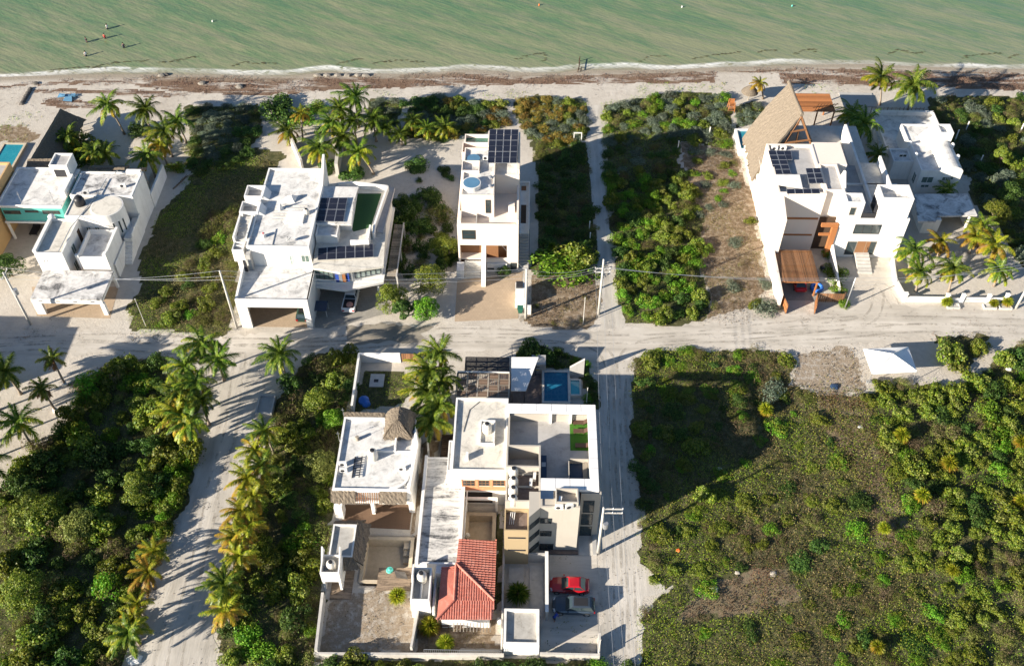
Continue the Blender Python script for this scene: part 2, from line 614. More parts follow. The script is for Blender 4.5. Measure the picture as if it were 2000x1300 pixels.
def vnoise(x, y, s, octv=3):
    out = np.zeros_like(x, dtype=float); amp = 1; tot = 0
    for o in range(octv):
        u = x / s + 17.3 * o + 100; w = y / s + 9.1 * o + 100
        iu = np.floor(u).astype(int); iw = np.floor(w).astype(int)
        fu = u - iu; fw = w - iw
        fu = fu * fu * (3 - 2 * fu); fw = fw * fw * (3 - 2 * fw)
        a = _lat[iu % 256, iw % 256]; b = _lat[(iu + 1) % 256, iw % 256]
        c = _lat[iu % 256, (iw + 1) % 256]; d = _lat[(iu + 1) % 256, (iw + 1) % 256]
        out += amp * ((a * (1 - fu) + b * fu) * (1 - fw) + (c * (1 - fu) + d * fu) * fw)
        tot += amp; amp *= 0.5; s *= 0.5
    return out / tot


def ground_poly(px):
    return [P(*q)[:2] for q in px]


# ------------------------------------------------------------------ regions measured on the ground (photo pixels)
REG = {
    'dune_west': [(368, 214), (400, 205), (500, 206), (512, 240), (490, 300), (440, 330), (390, 345), (365, 320)],
    'lot_west': [(385, 335), (440, 325), (500, 290), (548, 300), (520, 360), (495, 420), (478, 480), (463, 540), (452, 610), (462, 638), (440, 655), (330, 650), (262, 645), (250, 600), (278, 572), (282, 500), (300, 440), (345, 380)],
    'dune_mid': [(722, 196), (775, 192), (800, 200), (772, 245), (750, 262), (725, 240)],
    'dune_mid_east': [(812, 190), (860, 188), (985, 203), (992, 235), (985, 252), (905, 272), (840, 275), (780, 265), (800, 235)],
    'rust_lot': [(1003, 196), (1060, 190), (1150, 198), (1148, 240), (1146, 276), (1080, 290), (1030, 272), (1018, 240)],
    'mid_lot': [(1046, 280), (1080, 288), (1146, 280), (1152, 330), (1162, 420), (1166, 500), (1150, 530), (1060, 540), (1046, 530), (1052, 470), (1050, 380)],
    'path_front': [(1046, 545), (1160, 530), (1172, 600), (1150, 645), (1030, 632), (1012, 620), (1040, 590)],
    'dune_east': [(1178, 205), (1240, 192), (1330, 182), (1400, 185), (1428, 215), (1430, 290), (1340, 280), (1260, 270), (1178, 290)],
    'dune_pool': [(1432, 215), (1480, 200), (1498, 215), (1488, 240), (1440, 248)],
    'lot_shade': [(1178, 270), (1260, 262), (1330, 275), (1330, 330), (1260, 330), (1180, 350)],
    'lot_green': [(1182, 350), (1260, 330), (1335, 330), (1360, 400), (1372, 480), (1372, 560), (1376, 622), (1330, 632), (1225, 632), (1205, 590), (1200, 500), (1188, 420)],
    'lot_east': [(1330, 282), (1430, 290), (1446, 300), (1462, 380), (1480, 440), (1500, 520), (1505, 570), (1480, 600), (1420, 618), (1376, 622), (1372, 480), (1350, 380)],
    'far_east': [(1812, 196), (1860, 190), (2000, 190), (2060, 190), (2100, 520), (1990, 520), (1950, 450), (1905, 395), (1890, 350), (1850, 300), (1822, 240)],
    'sw_scrub': [(-60, 1010), (40, 905), (95, 850), (150, 800), (165, 760), (225, 715), (320, 702), (352, 780), (385, 880), (370, 940), (345, 1010), (330, 1060), (285, 1120), (262, 1200), (235, 1290), (225, 1345), (-60, 1345)],
    'lane_hedge': [(340, 880), (392, 870), (378, 930), (360, 990), (336, 1030), (310, 1060), (270, 1070), (300, 1000)],
    'mid_scrub': [(552, 780), (570, 720), (620, 692), (702, 692), (690, 760), (672, 850), (655, 960), (640, 1060), (630, 1150), (615, 1280), (600, 1345), (420, 1345), (432, 1230), (452, 1120), (480, 1000), (520, 880)],
    'south_hedge': [(610, 1288), (1240, 1292), (1240, 1350), (600, 1350)],
    'corner_bed': [(1010, 690), (1030, 672), (1070, 674), (1130, 695), (1160, 720), (1168, 760), (1168, 800), (1142, 800), (1138, 720), (1060, 720), (1010, 705)],
    'east_lot': [(1240, 705), (1262, 690), (1300, 684), (1520, 686), (1545, 700), (1550, 750), (1600, 765), (1690, 765), (1720, 820), (1740, 900), (1760, 980), (1800, 1080), (1860, 1200), (1920, 1345), (1250, 1345), (1250, 1200), (1310, 1150), (1270, 1140), (1248, 1090), (1250, 1000), (1240, 900), (1234, 780)],
    'east_thicket': [(1694, 760), (1740, 745), (1800, 745), (1860, 765), (1890, 740), (1960, 700), (2010, 670), (2110, 660), (2060, 1345), (1905, 1345), (1850, 1190), (1800, 1080), (1760, 980), (1730, 880)],
    'east_road_bushes': [(1820, 655), (1890, 650), (1940, 655), (1920, 700), (1860, 710)],
    'fig_dry': [(1555, 690), (1660, 680), (1680, 700), (1690, 760), (1620, 768), (1550, 748)],
    'verge_west': [(130, 752), (230, 705), (330, 700), (330, 716), (210, 728), (150, 775)],
    'b1_yard': [(642, 1152), (800, 1152), (802, 1276), (622, 1276)],
    'b2_yard': [(808, 1215), (975, 1215), (982, 1276), (808, 1278)],
    'b1_garden': [(705, 725), (790, 725), (800, 800), (700, 806)],
    'strip_b1b2': [(812, 870), (840, 850), (840, 880), (828, 960), (812, 1040), (806, 1090), (802, 1030)],
    'strip_b2b3': [(970, 995), (984, 995), (984, 1200), (962, 1200)],
    'bare_lot': [(1600, 765), (1690, 770), (1718, 850), (1745, 930), (1770, 1010), (1775, 1060), (1740, 1090), (1690, 1040), (1680, 960), (1650, 890), (1600, 830)],
    'bare_patch': [(1400, 1130), (1470, 1105), (1540, 1100), (1560, 1170), (1450, 1200), (1330, 1225), (1330, 1200)],
    'l1_dune': [(0, 245), (55, 240), (75, 265), (60, 280), (0, 278)],
}
W = {k: ground_poly(v) for k, v in REG.items()}

SHORE_PX = [(-200, 152), (0, 151), (100, 148), (200, 146), (300, 146), (450, 148), (560, 150), (640, 142), (720, 144), (800, 146), (900, 138), (930, 138), (1000, 142), (1090, 144), (1130, 138), (1250, 138), (1400, 133), (1600, 127), (1700, 126), (1800, 131), (2000, 136), (2200, 138)]
_sh = np.array([P(*q)[:2] for q in SHORE_PX])


def shore_y(x):
    return np.interp(x, _sh[:, 0], _sh[:, 1])


WRACK = [[(-80, 170), (0, 168), (100, 159), (250, 156), (320, 148), (450, 151), (600, 153), (720, 149), (900, 142), (930, 144), (1100, 148), (1250, 143), (1400, 139), (1398, 160), (1250, 162), (1100, 164), (900, 167), (700, 174), (600, 180), (500, 186), (440, 185), (330, 176), (250, 166), (100, 164), (0, 173), (-80, 175)],
         [(62, 174), (180, 174), (300, 178), (380, 185), (300, 190), (180, 180), (70, 180)],
         [(80, 200), (108, 188), (150, 196), (200, 204), (190, 212), (120, 212), (88, 205)],
         [(1395, 140), (1600, 133), (1800, 138), (2000, 145), (2100, 146), (2100, 176), (2000, 178), (1850, 172), (1700, 168), (1530, 164), (1520, 143), (1400, 142)]]
WRACKW = [ground_poly(q) for q in WRACK]


def bilerp_axis(lo, hi, step, far):
    core = np.arange(lo, hi + step / 2, step)
    return np.concatenate([[-far, -far / 3, lo - 60, lo - 12], core, [hi + 12, hi + 60, far / 3, far]])


POOLS = {}          # sunken basins: world rectangles


def sunken(name, rect):
    POOLS[name] = rect


sunken('b1', (-18.2, 54.6, -13.0, 60.1))
sunken('b2', (-6.85, 58.3, -3.25, 63.9))


def make_ground():
    xs = bilerp_axis(-112, 112, 0.5, 3000)
    ys = bilerp_axis(38, 190, 0.5, 3000)
    X, Y = np.meshgrid(xs, ys)
    Z = np.zeros_like(X)
    d = Y - (shore_y(X) - 1.2)
    Z = np.where(d > 0, -np.minimum(d * 0.07, 3.5), Z)
    wx = X + (vnoise(X, Y, 4.0) - 0.5) * 3.0
    wy = Y + (vnoise(X + 300, Y + 200, 4.0) - 0.5) * 3.0
    veg = np.zeros_like(X); dry = np.zeros_like(X); wrk = np.zeros_like(X)
    for k in W:
        ins = inpoly(wx, wy, W[k])
        if k in ('bare_lot', 'bare_patch', 'path_front', 'fig_dry', 'verge_west', 'b1_yard', 'b2_yard', 'lot_east', 'strip_b1b2', 'l1_dune'):
            dry = np.maximum(dry, ins * (0.55 if k in ('b1_yard', 'fig_dry') else 0.9))
        else:
            veg = np.maximum(veg, ins)
    for k in ('bare_lot', 'bare_patch'):
        ins = inpoly(wx, wy, W[k]); veg = np.where(ins, .46, veg); dry = np.where(ins, .8, dry)
    for q in WRACKW:
        wrk = np.maximum(wrk, inpoly(X + (vnoise(X, Y, 2) - 0.5) * 1.2, Y + (vnoise(X + 50, Y, 2) - 0.5) * 1.4, q))
    wet = np.clip((Y - (shore_y(X) - 2.2)) / 1.6, 0, 1)
    for r in POOLS.values():
        m = (X > r[0] - 0.2) & (X < r[2] + 0.2) & (Y > r[1] - 0.2) & (Y < r[3] + 0.2)
        Z[m] = -2.2
    ny, nx = X.shape
    me = bpy.data.meshes.new('ground')
    co = np.stack([X, Y, Z], -1).reshape(-1, 3)
    a = (np.arange(ny - 1)[:, None] * nx + np.arange(nx - 1)[None, :]).ravel()
    faces = np.stack([a, a + 1, a + nx + 1, a + nx], 1)
    me.vertices.add(len(co)); me.vertices.foreach_set('co', co.astype(np.float32).ravel())
    me.loops.add(faces.size); me.loops.foreach_set('vertex_index', faces.astype(np.int32).ravel())
    me.polygons.add(len(faces)); me.polygons.foreach_set('loop_start', np.arange(0, faces.size, 4, dtype=np.int32))
    me.update(calc_edges=True)
    at = me.attributes.new('cover', 'FLOAT_COLOR', 'POINT')
    at.data.foreach_set('color', np.stack([veg, dry, wrk, wet], -1).astype(np.float32).ravel())
    m, nt, b = nmat('sand_ground')
    av = N(nt, 'ShaderNodeAttribute', attribute_name='cover')
    sep = N(nt, 'ShaderNodeSeparateColor')
    nt.links.new(av.outputs['Color'], sep.inputs[0])
    n1 = noise(nt, 0.12, 6, 0.6); n2 = noise(nt, 1.3, 6, 0.7); n3 = noise(nt, 5, 4, 0.7)
    sand = ramp(nt, math_n(nt, 'ADD', math_n(nt, 'MULTIPLY', n1, 0.55), math_n(nt, 'MULTIPLY', n2, 0.45)), [(0.3, (0.40, 0.355, 0.30)), (0.5, (0.51, 0.465, 0.40)), (0.7, (0.60, 0.555, 0.49))])
    # scattered twigs and dead leaves on the sand
    tw = ramp(nt, noise(nt, 2.2, 8, 0.75), [(0.62, (0, 0, 0)), (0.70, (1, 1, 1))])
    tw2 = ramp(nt, noise(nt, 0.22, 3), [(0.5, (0, 0, 0)), (0.62, (1, 1, 1))])
    sand = mixc(nt, math_n(nt, 'MULTIPLY', math_n(nt, 'MULTIPLY', tw, tw2), 0.55), sand, (0.2, 0.13, 0.08))
    ground = sand
    soil = ramp(nt, n2, [(0.3, (0.035, 0.042, 0.016)), (0.5, (0.085, 0.085, 0.038)), (0.68, (0.16, 0.14, 0.08)), (0.8, (0.34, 0.30, 0.24))])
    dryc = ramp(nt, n2, [(0.28, (0.13, 0.095, 0.06)), (0.5, (0.24, 0.18, 0.12)), (0.62, (0.34, 0.28, 0.21)), (0.78, (0.48, 0.42, 0.34))])
    weed = ramp(nt, n3, [(0.3, (0.10, 0.06, 0.04)), (0.52, (0.19, 0.125, 0.085)), (0.72, (0.34, 0.265, 0.20))])

    def edge(s, amt=0.9):
        f = math_n(nt, 'ADD', s, math_n(nt, 'MULTIPLY', math_n(nt, 'SUBTRACT', n2, 0.5), amt))
        return ramp(nt, f, [(0.4, (0, 0, 0)), (0.6, (1, 1, 1))])
    ground = mixc(nt, edge(sep.outputs[1]), ground, dryc)
    ground = mixc(nt, edge(sep.outputs[0]), ground, soil)
    patch = ramp(nt, noise(nt, 0.35, 5, 0.65, scaled(nt, (0.3, 1.6, 1))), [(0.50, (1, 1, 1)), (0.60, (0.1, 0.1, 0.1))])
    ground = mixc(nt, math_n(nt, 'MULTIPLY', edge(sep.outputs[2], 0.6), patch), ground, weed)
    ground = mixc(nt, math_n(nt, 'MULTIPLY', av.outputs['Alpha'], 0.8), ground, (0.30, 0.25, 0.185))
    nt.links.new(ground, b.inputs['Base Color'])
    b.inputs['Roughness'].default_value = 0.95
    b.inputs['Specular IOR Level'].default_value = 0.1
    hgt = math_n(nt, 'ADD', math_n(nt, 'MULTIPLY', n2, 0.5), math_n(nt, 'MULTIPLY', n3, 0.5))
    bump(nt, b, hgt, 0.55, 0.22)
    me.materials.append(m)
    o = bpy.data.objects.new('ground', me)
    C.objects.link(o)
    structure(o)
    tag(o, 'pale sand ground with scrubby lots and a beach along the sea', 'ground')


make_ground()


def make_water():
    xs = bilerp_axis(-130, 130, 0.7, 3200)
    ys = np.concatenate([np.arange(154, 200, 0.5), [205, 220, 260, 500, 1500, 4000]])
    X, Y = np.meshgrid(xs, ys)
    d = Y - shore_y(X)
    ph = (Y * 0.94 + X * 0.34)
    sw = np.sin(ph * 1.15 + 2.5 * vnoise(X, Y, 18)) * vnoise(X + 40, Y, 12)
    Z = -0.10 + 0.05 * sw * np.clip(d / 6, 0, 1)
    Z = np.where(d < -2.5, -0.3, Z)
    ny, nx = X.shape
    co = np.stack([X, Y, Z], -1).reshape(-1, 3)
    a = (np.arange(ny - 1)[:, None] * nx + np.arange(nx - 1)[None, :]).ravel()
    faces = np.stack([a, a + 1, a + nx + 1, a + nx], 1)
    me = bpy.data.meshes.new('water')
    me.vertices.add(len(co)); me.vertices.foreach_set('co', co.astype(np.float32).ravel())
    me.loops.add(faces.size); me.loops.foreach_set('vertex_index', faces.astype(np.int32).ravel())
    me.polygons.add(len(faces)); me.polygons.foreach_set('loop_start', np.arange(0, faces.size, 4, dtype=np.int32))
    me.polygons.foreach_set('use_smooth', [True] * len(faces))
    me.update(calc_edges=True)
    foamline = 1.7 + 1.5 * (vnoise(X, np.zeros_like(X) + 5, 14, 3) - 0.5) * 2
    at = me.attributes.new('shore', 'FLOAT_COLOR', 'POINT')
    at.data.foreach_set('color', np.stack([np.clip(d / 40, 0, 1), np.clip(0.5 + (d - foamline) / 8, 0, 1), np.clip(d / 3.0, 0, 1), np.ones_like(d)], -1).astype(np.float32).ravel())
    m, nt, b = nmat('sea_water')
    av = N(nt, 'ShaderNodeAttribute', attribute_name='shore')
    sep = N(nt, 'ShaderNodeSeparateColor')
    nt.links.new(av.outputs['Color'], sep.inputs[0])
    st = scaled(nt, (0.05, 0.22, 1), (0, 0, math.radians(33)))
    n1 = noise(nt, 1.0, 6, 0.62, st, 0.5)
    n2 = noise(nt, 1.0, 5, 0.65, scaled(nt, (0.25, 1.1, 1), (0, 0, math.radians(30))), 0.4)
    f = math_n(nt, 'ADD', math_n(nt, 'MULTIPLY', n1, 0.62), math_n(nt, 'MULTIPLY', n2, 0.38))
    f = math_n(nt, 'SUBTRACT', math_n(nt, 'ADD', f, 0.16), math_n(nt, 'MULTIPLY', sep.outputs[0], 0.17))
    c = ramp(nt, f, [(0.34, (0.075, 0.150, 0.082)), (0.46, (0.105, 0.185, 0.092)), (0.56, (0.15, 0.205, 0.105)), (0.68, (0.22, 0.235, 0.135))])
    # thin water over the wet sand
    c = mixc(nt, ramp(nt, sep.outputs[2], [(0.0, (1, 1, 1)), (0.75, (0, 0, 0))]), c, (0.30, 0.26, 0.19))
    # breaking foam
    fn = noise(nt, 1.0, 6, 0.7, scaled(nt, (0.5, 1.4, 1)), 0.8)
    fb = ramp(nt, sep.outputs[1], [(0.30, (0, 0, 0)), (0.40, (0.6, 0.6, 0.6)), (0.51, (1, 1, 1)), (0.55, (0.25, 0.25, 0.25)), (0.59, (0, 0, 0))])
    lace = ramp(nt, fn, [(0.36, (0, 0, 0)), (0.5, (1, 1, 1))])
    patchy = ramp(nt, noise(nt, 0.07, 2), [(0.35, (0.25, 0.25, 0.25)), (0.55, (1, 1, 1))])
    foam = math_n(nt, 'MULTIPLY', math_n(nt, 'MULTIPLY', math_n(nt, 'MULTIPLY', fb, lace), patchy), 0.8, True)
    c = mixc(nt, foam, c, (0.78, 0.78, 0.76))
    nt.links.new(c, b.inputs['Base Color'])
    nt.links.new(ramp(nt, foam, [(0, (0.14, 0.14, 0.14)), (0.5, (0.8, 0.8, 0.8))]), b.inputs['Roughness'])
    b.inputs['Specular IOR Level'].default_value = 0.35
    w1 = noise(nt, 1.0, 4, 0.6, scaled(nt, (0.3, 1.3, 1), (0, 0, math.radians(28))))
    w2 = noise(nt, 2.6, 3, 0.6)
    bump(nt, b, math_n(nt, 'ADD', w1, math_n(nt, 'MULTIPLY', w2, 0.25)), 0.42, 0.3)
    me.materials.append(m)
    o = bpy.data.objects.new('water', me)
    C.objects.link(o)
    structure(o)
    tag(o, 'shallow green sea water with thin foam along the beach', 'sea')


make_water()


def ragged(poly, step=1.2, amp=0.5):
    out = []
    n = len(poly)
    for i in range(n):
        a = np.array(poly[i]); b_ = np.array(poly[(i + 1) % n])
        L = np.linalg.norm(b_ - a); k = max(1, int(L / step))
        d = (b_ - a) / max(L, 1e-6); nr = np.array([-d[1], d[0]])
        for j in range(k):
            q = a + (b_ - a) * j / k + nr * (random.uniform(-amp, amp))
            out.append((float(q[0]), float(q[1])))
    return out


def sheet(name, poly, z, mat, label, cat, rag=None):
    import bmesh
    if rag:
        poly = ragged(poly, *rag)
    bm = bmesh.new()
    vs = [bm.verts.new((x, y, z)) for x, y in poly]
    es = [bm.edges.new((vs[i], vs[(i + 1) % len(vs)])) for i in range(len(vs))]
    bmesh.ops.triangle_fill(bm, use_beauty=True, edges=es)
    for fc in bm.faces:
        if fc.normal.z < 0:
            fc.normal_flip()
    me = bpy.data.meshes.new(name)
    bm.to_mesh(me); bm.free()
    me.materials.append(MATS[mat])
    o = bpy.data.objects.new(name, me)
    C.objects.link(o)
    structure(o)
    tag(o, label, cat)
    return o


def roadmat():
    m, nt, b = nmat('road_sand')
    n1 = noise(nt, 0.16, 6, 0.65)
    n2 = noise(nt, 1.0, 6, 0.7, scaled(nt, (0.25, 2.2, 1)))
    n3 = noise(nt, 1.0, 3, 0.5, scaled(nt, (0.03, 0.8, 1)))
    f = math_n(nt, 'ADD', math_n(nt, 'MULTIPLY', n1, 0.4), math_n(nt, 'ADD', math_n(nt, 'MULTIPLY', n2, 0.25), math_n(nt, 'MULTIPLY', n3, 0.35)))
    nt.links.new(ramp(nt, f, [(0.36, (0.34, 0.31, 0.265)), (0.48, (0.48, 0.44, 0.38)), (0.62, (0.61, 0.565, 0.50))]), b.inputs['Base Color'])
    b.inputs['Roughness'].default_value = 0.95
    b.inputs['Specular IOR Level'].default_value = 0.1
    bump(nt, b, n2, 0.4, 0.10)
    m, nt, b = nmat('road_sand_ns')
    n1 = noise(nt, 0.16, 6, 0.65)
    n2 = noise(nt, 1.0, 6, 0.7, scaled(nt, (2.2, 0.25, 1)))
    n3 = noise(nt, 1.0, 3, 0.5, scaled(nt, (0.8, 0.03, 1)))
    f = math_n(nt, 'ADD', math_n(nt, 'MULTIPLY', n1, 0.4), math_n(nt, 'ADD', math_n(nt, 'MULTIPLY', n2, 0.25), math_n(nt, 'MULTIPLY', n3, 0.35)))
    nt.links.new(ramp(nt, f, [(0.36, (0.33, 0.305, 0.265)), (0.48, (0.47, 0.435, 0.38)), (0.62, (0.60, 0.56, 0.50))]), b.inputs['Base Color'])
    b.inputs['Roughness'].default_value = 0.95
    b.inputs['Specular IOR Level'].default_value = 0.1
    bump(nt, b, n2, 0.4, 0.10)
    m, nt, b = nmat('damp_dirt')
    n1 = noise(nt, 0.4, 6, 0.65, scaled(nt, (0.5, 1.6, 1)))
    nt.links.new(ramp(nt, n1, [(0.35, (0.20, 0.18, 0.145)), (0.6, (0.30, 0.265, 0.21))]), b.inputs['Base Color'])
    b.inputs['Roughness'].default_value = 0.85
    bump(nt, b, n1, 0.3, 0.1)


roadmat()
sheet('road', ground_poly([(-150, 668), (0, 650), (140, 640), (260, 658), (420, 664), (500, 648), (640, 655), (760, 655), (900, 642), (1030, 640), (1160, 648), (1230, 640), (1400, 628), (1520, 612), (1700, 592), (1880, 606), (2150, 610), (2150, 655), (1990, 660), (1830, 652), (1690, 668), (1520, 682), (1270, 684), (1240, 700), (1160, 715), (1120, 690), (1060, 674), (900, 690), (700, 690), (590, 690), (500, 698), (420, 705), (330, 694), (160, 692), (0, 697), (-150, 705)]), 0.006, 'road_sand', 'pale sandy road running along the row of beach houses', 'road', (0.8, 0.6))
sheet('road', ground_poly([(1162, 716), (1238, 702), (1230, 780), (1238, 900), (1248, 1000), (1250, 1100), (1300, 1150), (1262, 1165), (1252, 1250), (1256, 1360), (1172, 1360), (1174, 1100), (1172, 900), (1166, 760)]), 0.010, 'road_sand_ns', 'pale sandy side road beside the tall beige house', 'road', (0.7, 0.45))
sheet('sand_lane', ground_poly([(385, 700), (500, 696), (520, 740), (530, 800), (500, 850), (470, 930), (450, 1030), (432, 1120), (420, 1220), (425, 1360), (262, 1360), (285, 1240), (300, 1150), (330, 1060), (360, 1000), (386, 880), (400, 800), (390, 740)]), 0.014, 'road_sand_ns', 'sandy palm lined lane leading off the road', 'lane', (0.7, 0.5))
sheet('path', ground_poly([(1148, 205), (1176, 205), (1178, 290), (1184, 400), (1196, 490), (1204, 580), (1224, 640), (1170, 644), (1176, 600), (1170, 500), (1160, 400), (1146, 290)]), 0.008, 'road_sand_ns', 'narrow white sand footpath between green lots to the beach', 'path', (0.7, 0.25))
sheet('dirt_patch', ground_poly([(676, 640), (720, 630), (780, 636), (850, 640), (820, 652), (840, 662), (820, 672), (750, 668), (700, 676), (672, 662)]), 0.012, 'damp_dirt', 'darker damp dirt patch on the sandy road', 'dirt patch', (0.8, 0.4))
sheet('forecourt', ground_poly([(893, 548), (1022, 530), (1016, 575), (1012, 622), (888, 628)]), 0.016, 'cream_paver', 'cream paved forecourt before the narrow cream house', 'forecourt')
sheet('forecourt', ground_poly([(62, 560), (232, 560), (215, 622), (72, 617)]), 0.018, 'cream_paver', 'pinkish paved driveway under the white carport', 'driveway')
sheet('patio', ground_poly([(668, 985), (806, 985), (800, 1034), (716, 1030), (668, 1020)]), 0.016, 'brown_tile', 'brown plank tiled porch floor of the thatch turret house', 'patio')
sheet('yard', ground_poly([(1068, 1085), (1166, 1082), (1170, 1278), (1056, 1278), (1058, 1210), (1068, 1205)]), 0.014, 'road_sand', 'pale gravel parking yard with two cars', 'yard', (0.6, 0.05))
sheet('driveway', ground_poly([(612, 560), (760, 560), (762, 610), (720, 622), (640, 642), (615, 640)]), 0.017, 'grey_paver', 'grey driveway beside the white carport house', 'driveway', (0.8, 0.15))



def tyre_mat():
    m, nt, b = nmat('tyre_mark')
    n1 = noise(nt, 0.5, 5, 0.65)
    b.inputs['Base Color'].default_value = (0.40, 0.365, 0.31, 1)
    b.inputs['Roughness'].default_value = 0.95
    tr = N(nt, 'ShaderNodeBsdfTransparent')
    mx = N(nt, 'ShaderNodeMixShader')
    nt.links.new(ramp(nt, n1, [(0.44, (0, 0, 0)), (0.66, (0.6, 0.6, 0.6))]), mx.inputs[0])
    nt.links.new(tr.outputs[0], mx.inputs[1])
    nt.links.new(b.outputs[0], mx.inputs[2])
    nt.links.new(mx.outputs[0], nt.nodes['Material Output'].inputs[0])


tyre_mat()


def tyre(pts, z):
    p = [np.array(P(*q)[:2]) for q in pts]
    fine = []
    for i in range(len(p) - 1):
        a, c_ = p[max(0, i - 1)], p[min(len(p) - 1, i + 2)]
        for j in range(8):
            t = j / 8
            h = [2 * t**3 - 3 * t**2 + 1, t**3 - 2 * t**2 + t, -2 * t**3 + 3 * t**2, t**3 - t**2]
            fine.append(h[0] * p[i] + h[1] * (p[i + 1] - a) / 2 + h[2] * p[i + 1] + h[3] * (c_ - p[i]) / 2)
    fine.append(p[-1])
    mb = MB()
    for off_ in (-.75, .75):
        L = []
        for i, q in enumerate(fine):
            d = fine[min(i + 1, len(fine) - 1)] - fine[max(i - 1, 0)]; d = d / np.linalg.norm(d); s = np.array([-d[1], d[0]])
            w = .16 + .05 * math.sin(i * 1.7)
            L.append((q + s * (off_ - w), q + s * (off_ + w)))
        for (a, b_), (c_, d_) in zip(L[:-1], L[1:]):
            mb.poly([(*b_, z), (*a, z), (*c_, z), (*d_, z)])
    o = mb.build('tyre_tracks', 'tyre_mark')
    structure(o); tag(o, 'faint tyre tracks worn into the sandy road', 'tyre tracks')


tyre([(-60, 684), (150, 672), (350, 682), (500, 680), (700, 672), (900, 660), (1100, 662), (1300, 660), (1500, 640), (1700, 625), (2050, 632)], .020)
tyre([(-60, 672), (200, 660), (450, 668), (620, 668), (800, 650), (1000, 652), (1150, 670), (1195, 720), (1200, 820), (1206, 1000), (1212, 1150), (1215, 1340)], .022)
tyre([(2050, 645), (1800, 640), (1600, 655), (1350, 662), (1240, 680), (1212, 740), (1214, 900), (1224, 1050), (1230, 1340)], .024)
tyre([(470, 690), (460, 760), (450, 840), (420, 940), (400, 1040), (375, 1140), (350, 1240), (335, 1340)], .020)
tyre([(1750, 600), (1720, 560), (1700, 620), (1600, 640), (1450, 655)], .026)
# ------------------------------------------------------------------ plants
def dome_leaves(c, r, h, n, size, spread=0.5):
    """leaves over the upper surface of a bumpy dome, some deeper inside"""
    u = rng.random(n) * 2 * np.pi
    w = rng.random(n) ** 0.75
    ph = np.arccos(1 - 1.15 * w)            # from the top to just under the waist
    d = np.stack([np.sin(ph) * np.cos(u), np.sin(ph) * np.sin(u), np.cos(ph)], 1)
    rad = 1 - 0.4 * rng.random((n, 1)) ** 2
    p = c + d * rad * np.array([r, r, h])
    nr = d * 0.8 + rng.normal(size=(n, 3)) * spread + np.array([0, 0, 0.35])
    return p, nr, size * (0.65 + 0.7 * rng.random(n))


def bush_mesh(name, leaf, R=1.0, H=0.9, lobes=9, nleaf=900, size=0.2, base=0.1, asp=0.6, leaf2=None, mix2=0.0, stems=True):
    """unit-ish bush: R radius, H height, standing on z=0"""
    ps, ns, ss, li = [], [], [], []
    cs = []
    for i in range(lobes):
        a = i * 2.4 + random.uniform(-0.4, 0.4)
        a += random.uniform(-.7, .7)
        q = math.sqrt((i + 0.3) / lobes) * 0.72 * R * random.uniform(0.6, 1.3)
        lr = R * random.uniform(0.18, 0.46)
        top = H * (1 - 0.45 * (q / R) ** 2) * random.uniform(0.55, 1.12)
        lh = lr * random.uniform(0.75, 1.05)
        c = np.array([q * math.cos(a), q * math.sin(a), max(base, top - lh)])
        cs.append(c)
        k = int(nleaf / lobes * (lr / (0.36 * R)) ** 2)
        p, n, s = dome_leaves(c, lr, lh, k, size)
        ps.append(p); ns.append(n); ss.append(s)
        li.append(np.full(k, 1 if (leaf2 and random.random() < mix2) else 0))
    k = nleaf // 6                           # skirt and inner leaves
    u = rng.random(k) * 2 * np.pi; q = np.sqrt(rng.random(k)) * R * 0.9
    z = rng.random(k) * H * 0.55 + 0.05
    ps.append(np.stack([q * np.cos(u), q * np.sin(u), z], 1)); ns.append(rng.normal(size=(k, 3)) + [0, 0, 0.6]); ss.append(size * (0.6 + 0.6 * rng.random(k)))
    li.append(np.zeros(k, int))
    p = np.concatenate(ps); p[:, 2] = np.maximum(p[:, 2], 0.04)
    lv = leaf_verts(p, np.concatenate(ns), np.concatenate(ss), asp)
    idx = np.concatenate(li)
    mats = [leaf, leaf2 or leaf, 'branch_bark']
    sv = np.zeros((0, 3)); 
    if stems:
        quads = []
        for c in cs:
            b0 = np.array([random.uniform(-.1, .1), random.uniform(-.1, .1), 0.0])
            sd = np.array([0.03, 0, 0]); sd2 = np.array([0, 0.03, 0])
            for s_ in (sd, sd2):
                quads.append(np.stack([b0 - s_, b0 + s_, c + s_ * .4, c - s_ * .4]))
        sv = np.concatenate(quads)
    allv = np.concatenate([lv, sv])
    midx = np.concatenate([idx, np.full(len(sv) // 4, 2)])
    return quick_mesh(name, allv, len(allv) // 4, 4, mats, midx)


KIND = {}       # kind -> (object name, list of variant meshes, description, category)


def kind(key, name, desc, n, **kw):
    KIND[key] = (name, [bush_mesh(name, **{k: (v() if callable(v) else v) for k, v in kw.items()}) for _ in range(n)], desc)


U = random.uniform
kind('grape', 'sea_grape_bush', 'yellow green round leaved bush', 7, leaf='leaf_grape', leaf2='leaf_olive', mix2=0.15, lobes=12, nleaf=2000, size=0.115, asp=0.85, H=lambda: U(.75, .95))
kind('dark', 'evergreen_bush', 'dark green leafy bush', 6, leaf='leaf_dark', lobes=12, nleaf=1800, size=0.115, H=lambda: U(.75, 1.0))
kind('bright', 'creeper_bush', 'bright green leafy bush', 5, leaf='leaf_bright', leaf2='leaf_grape', mix2=0.25, lobes=14, nleaf=1900, size=0.105, H=lambda: U(.6, .85))
kind('silver', 'bay_lavender_bush', 'silvery grey green domed bush', 6, leaf='leaf_silver', lobes=14, nleaf=1500, size=0.12, asp=0.4, H=lambda: U(.65, .85))
kind('olive', 'scrub_bush', 'olive grey twiggy bush', 6, leaf='leaf_olive', leaf2='leaf_dry', mix2=0.25, lobes=14, nleaf=1900, size=0.09, asp=0.4, H=lambda: U(.7, 1.0))
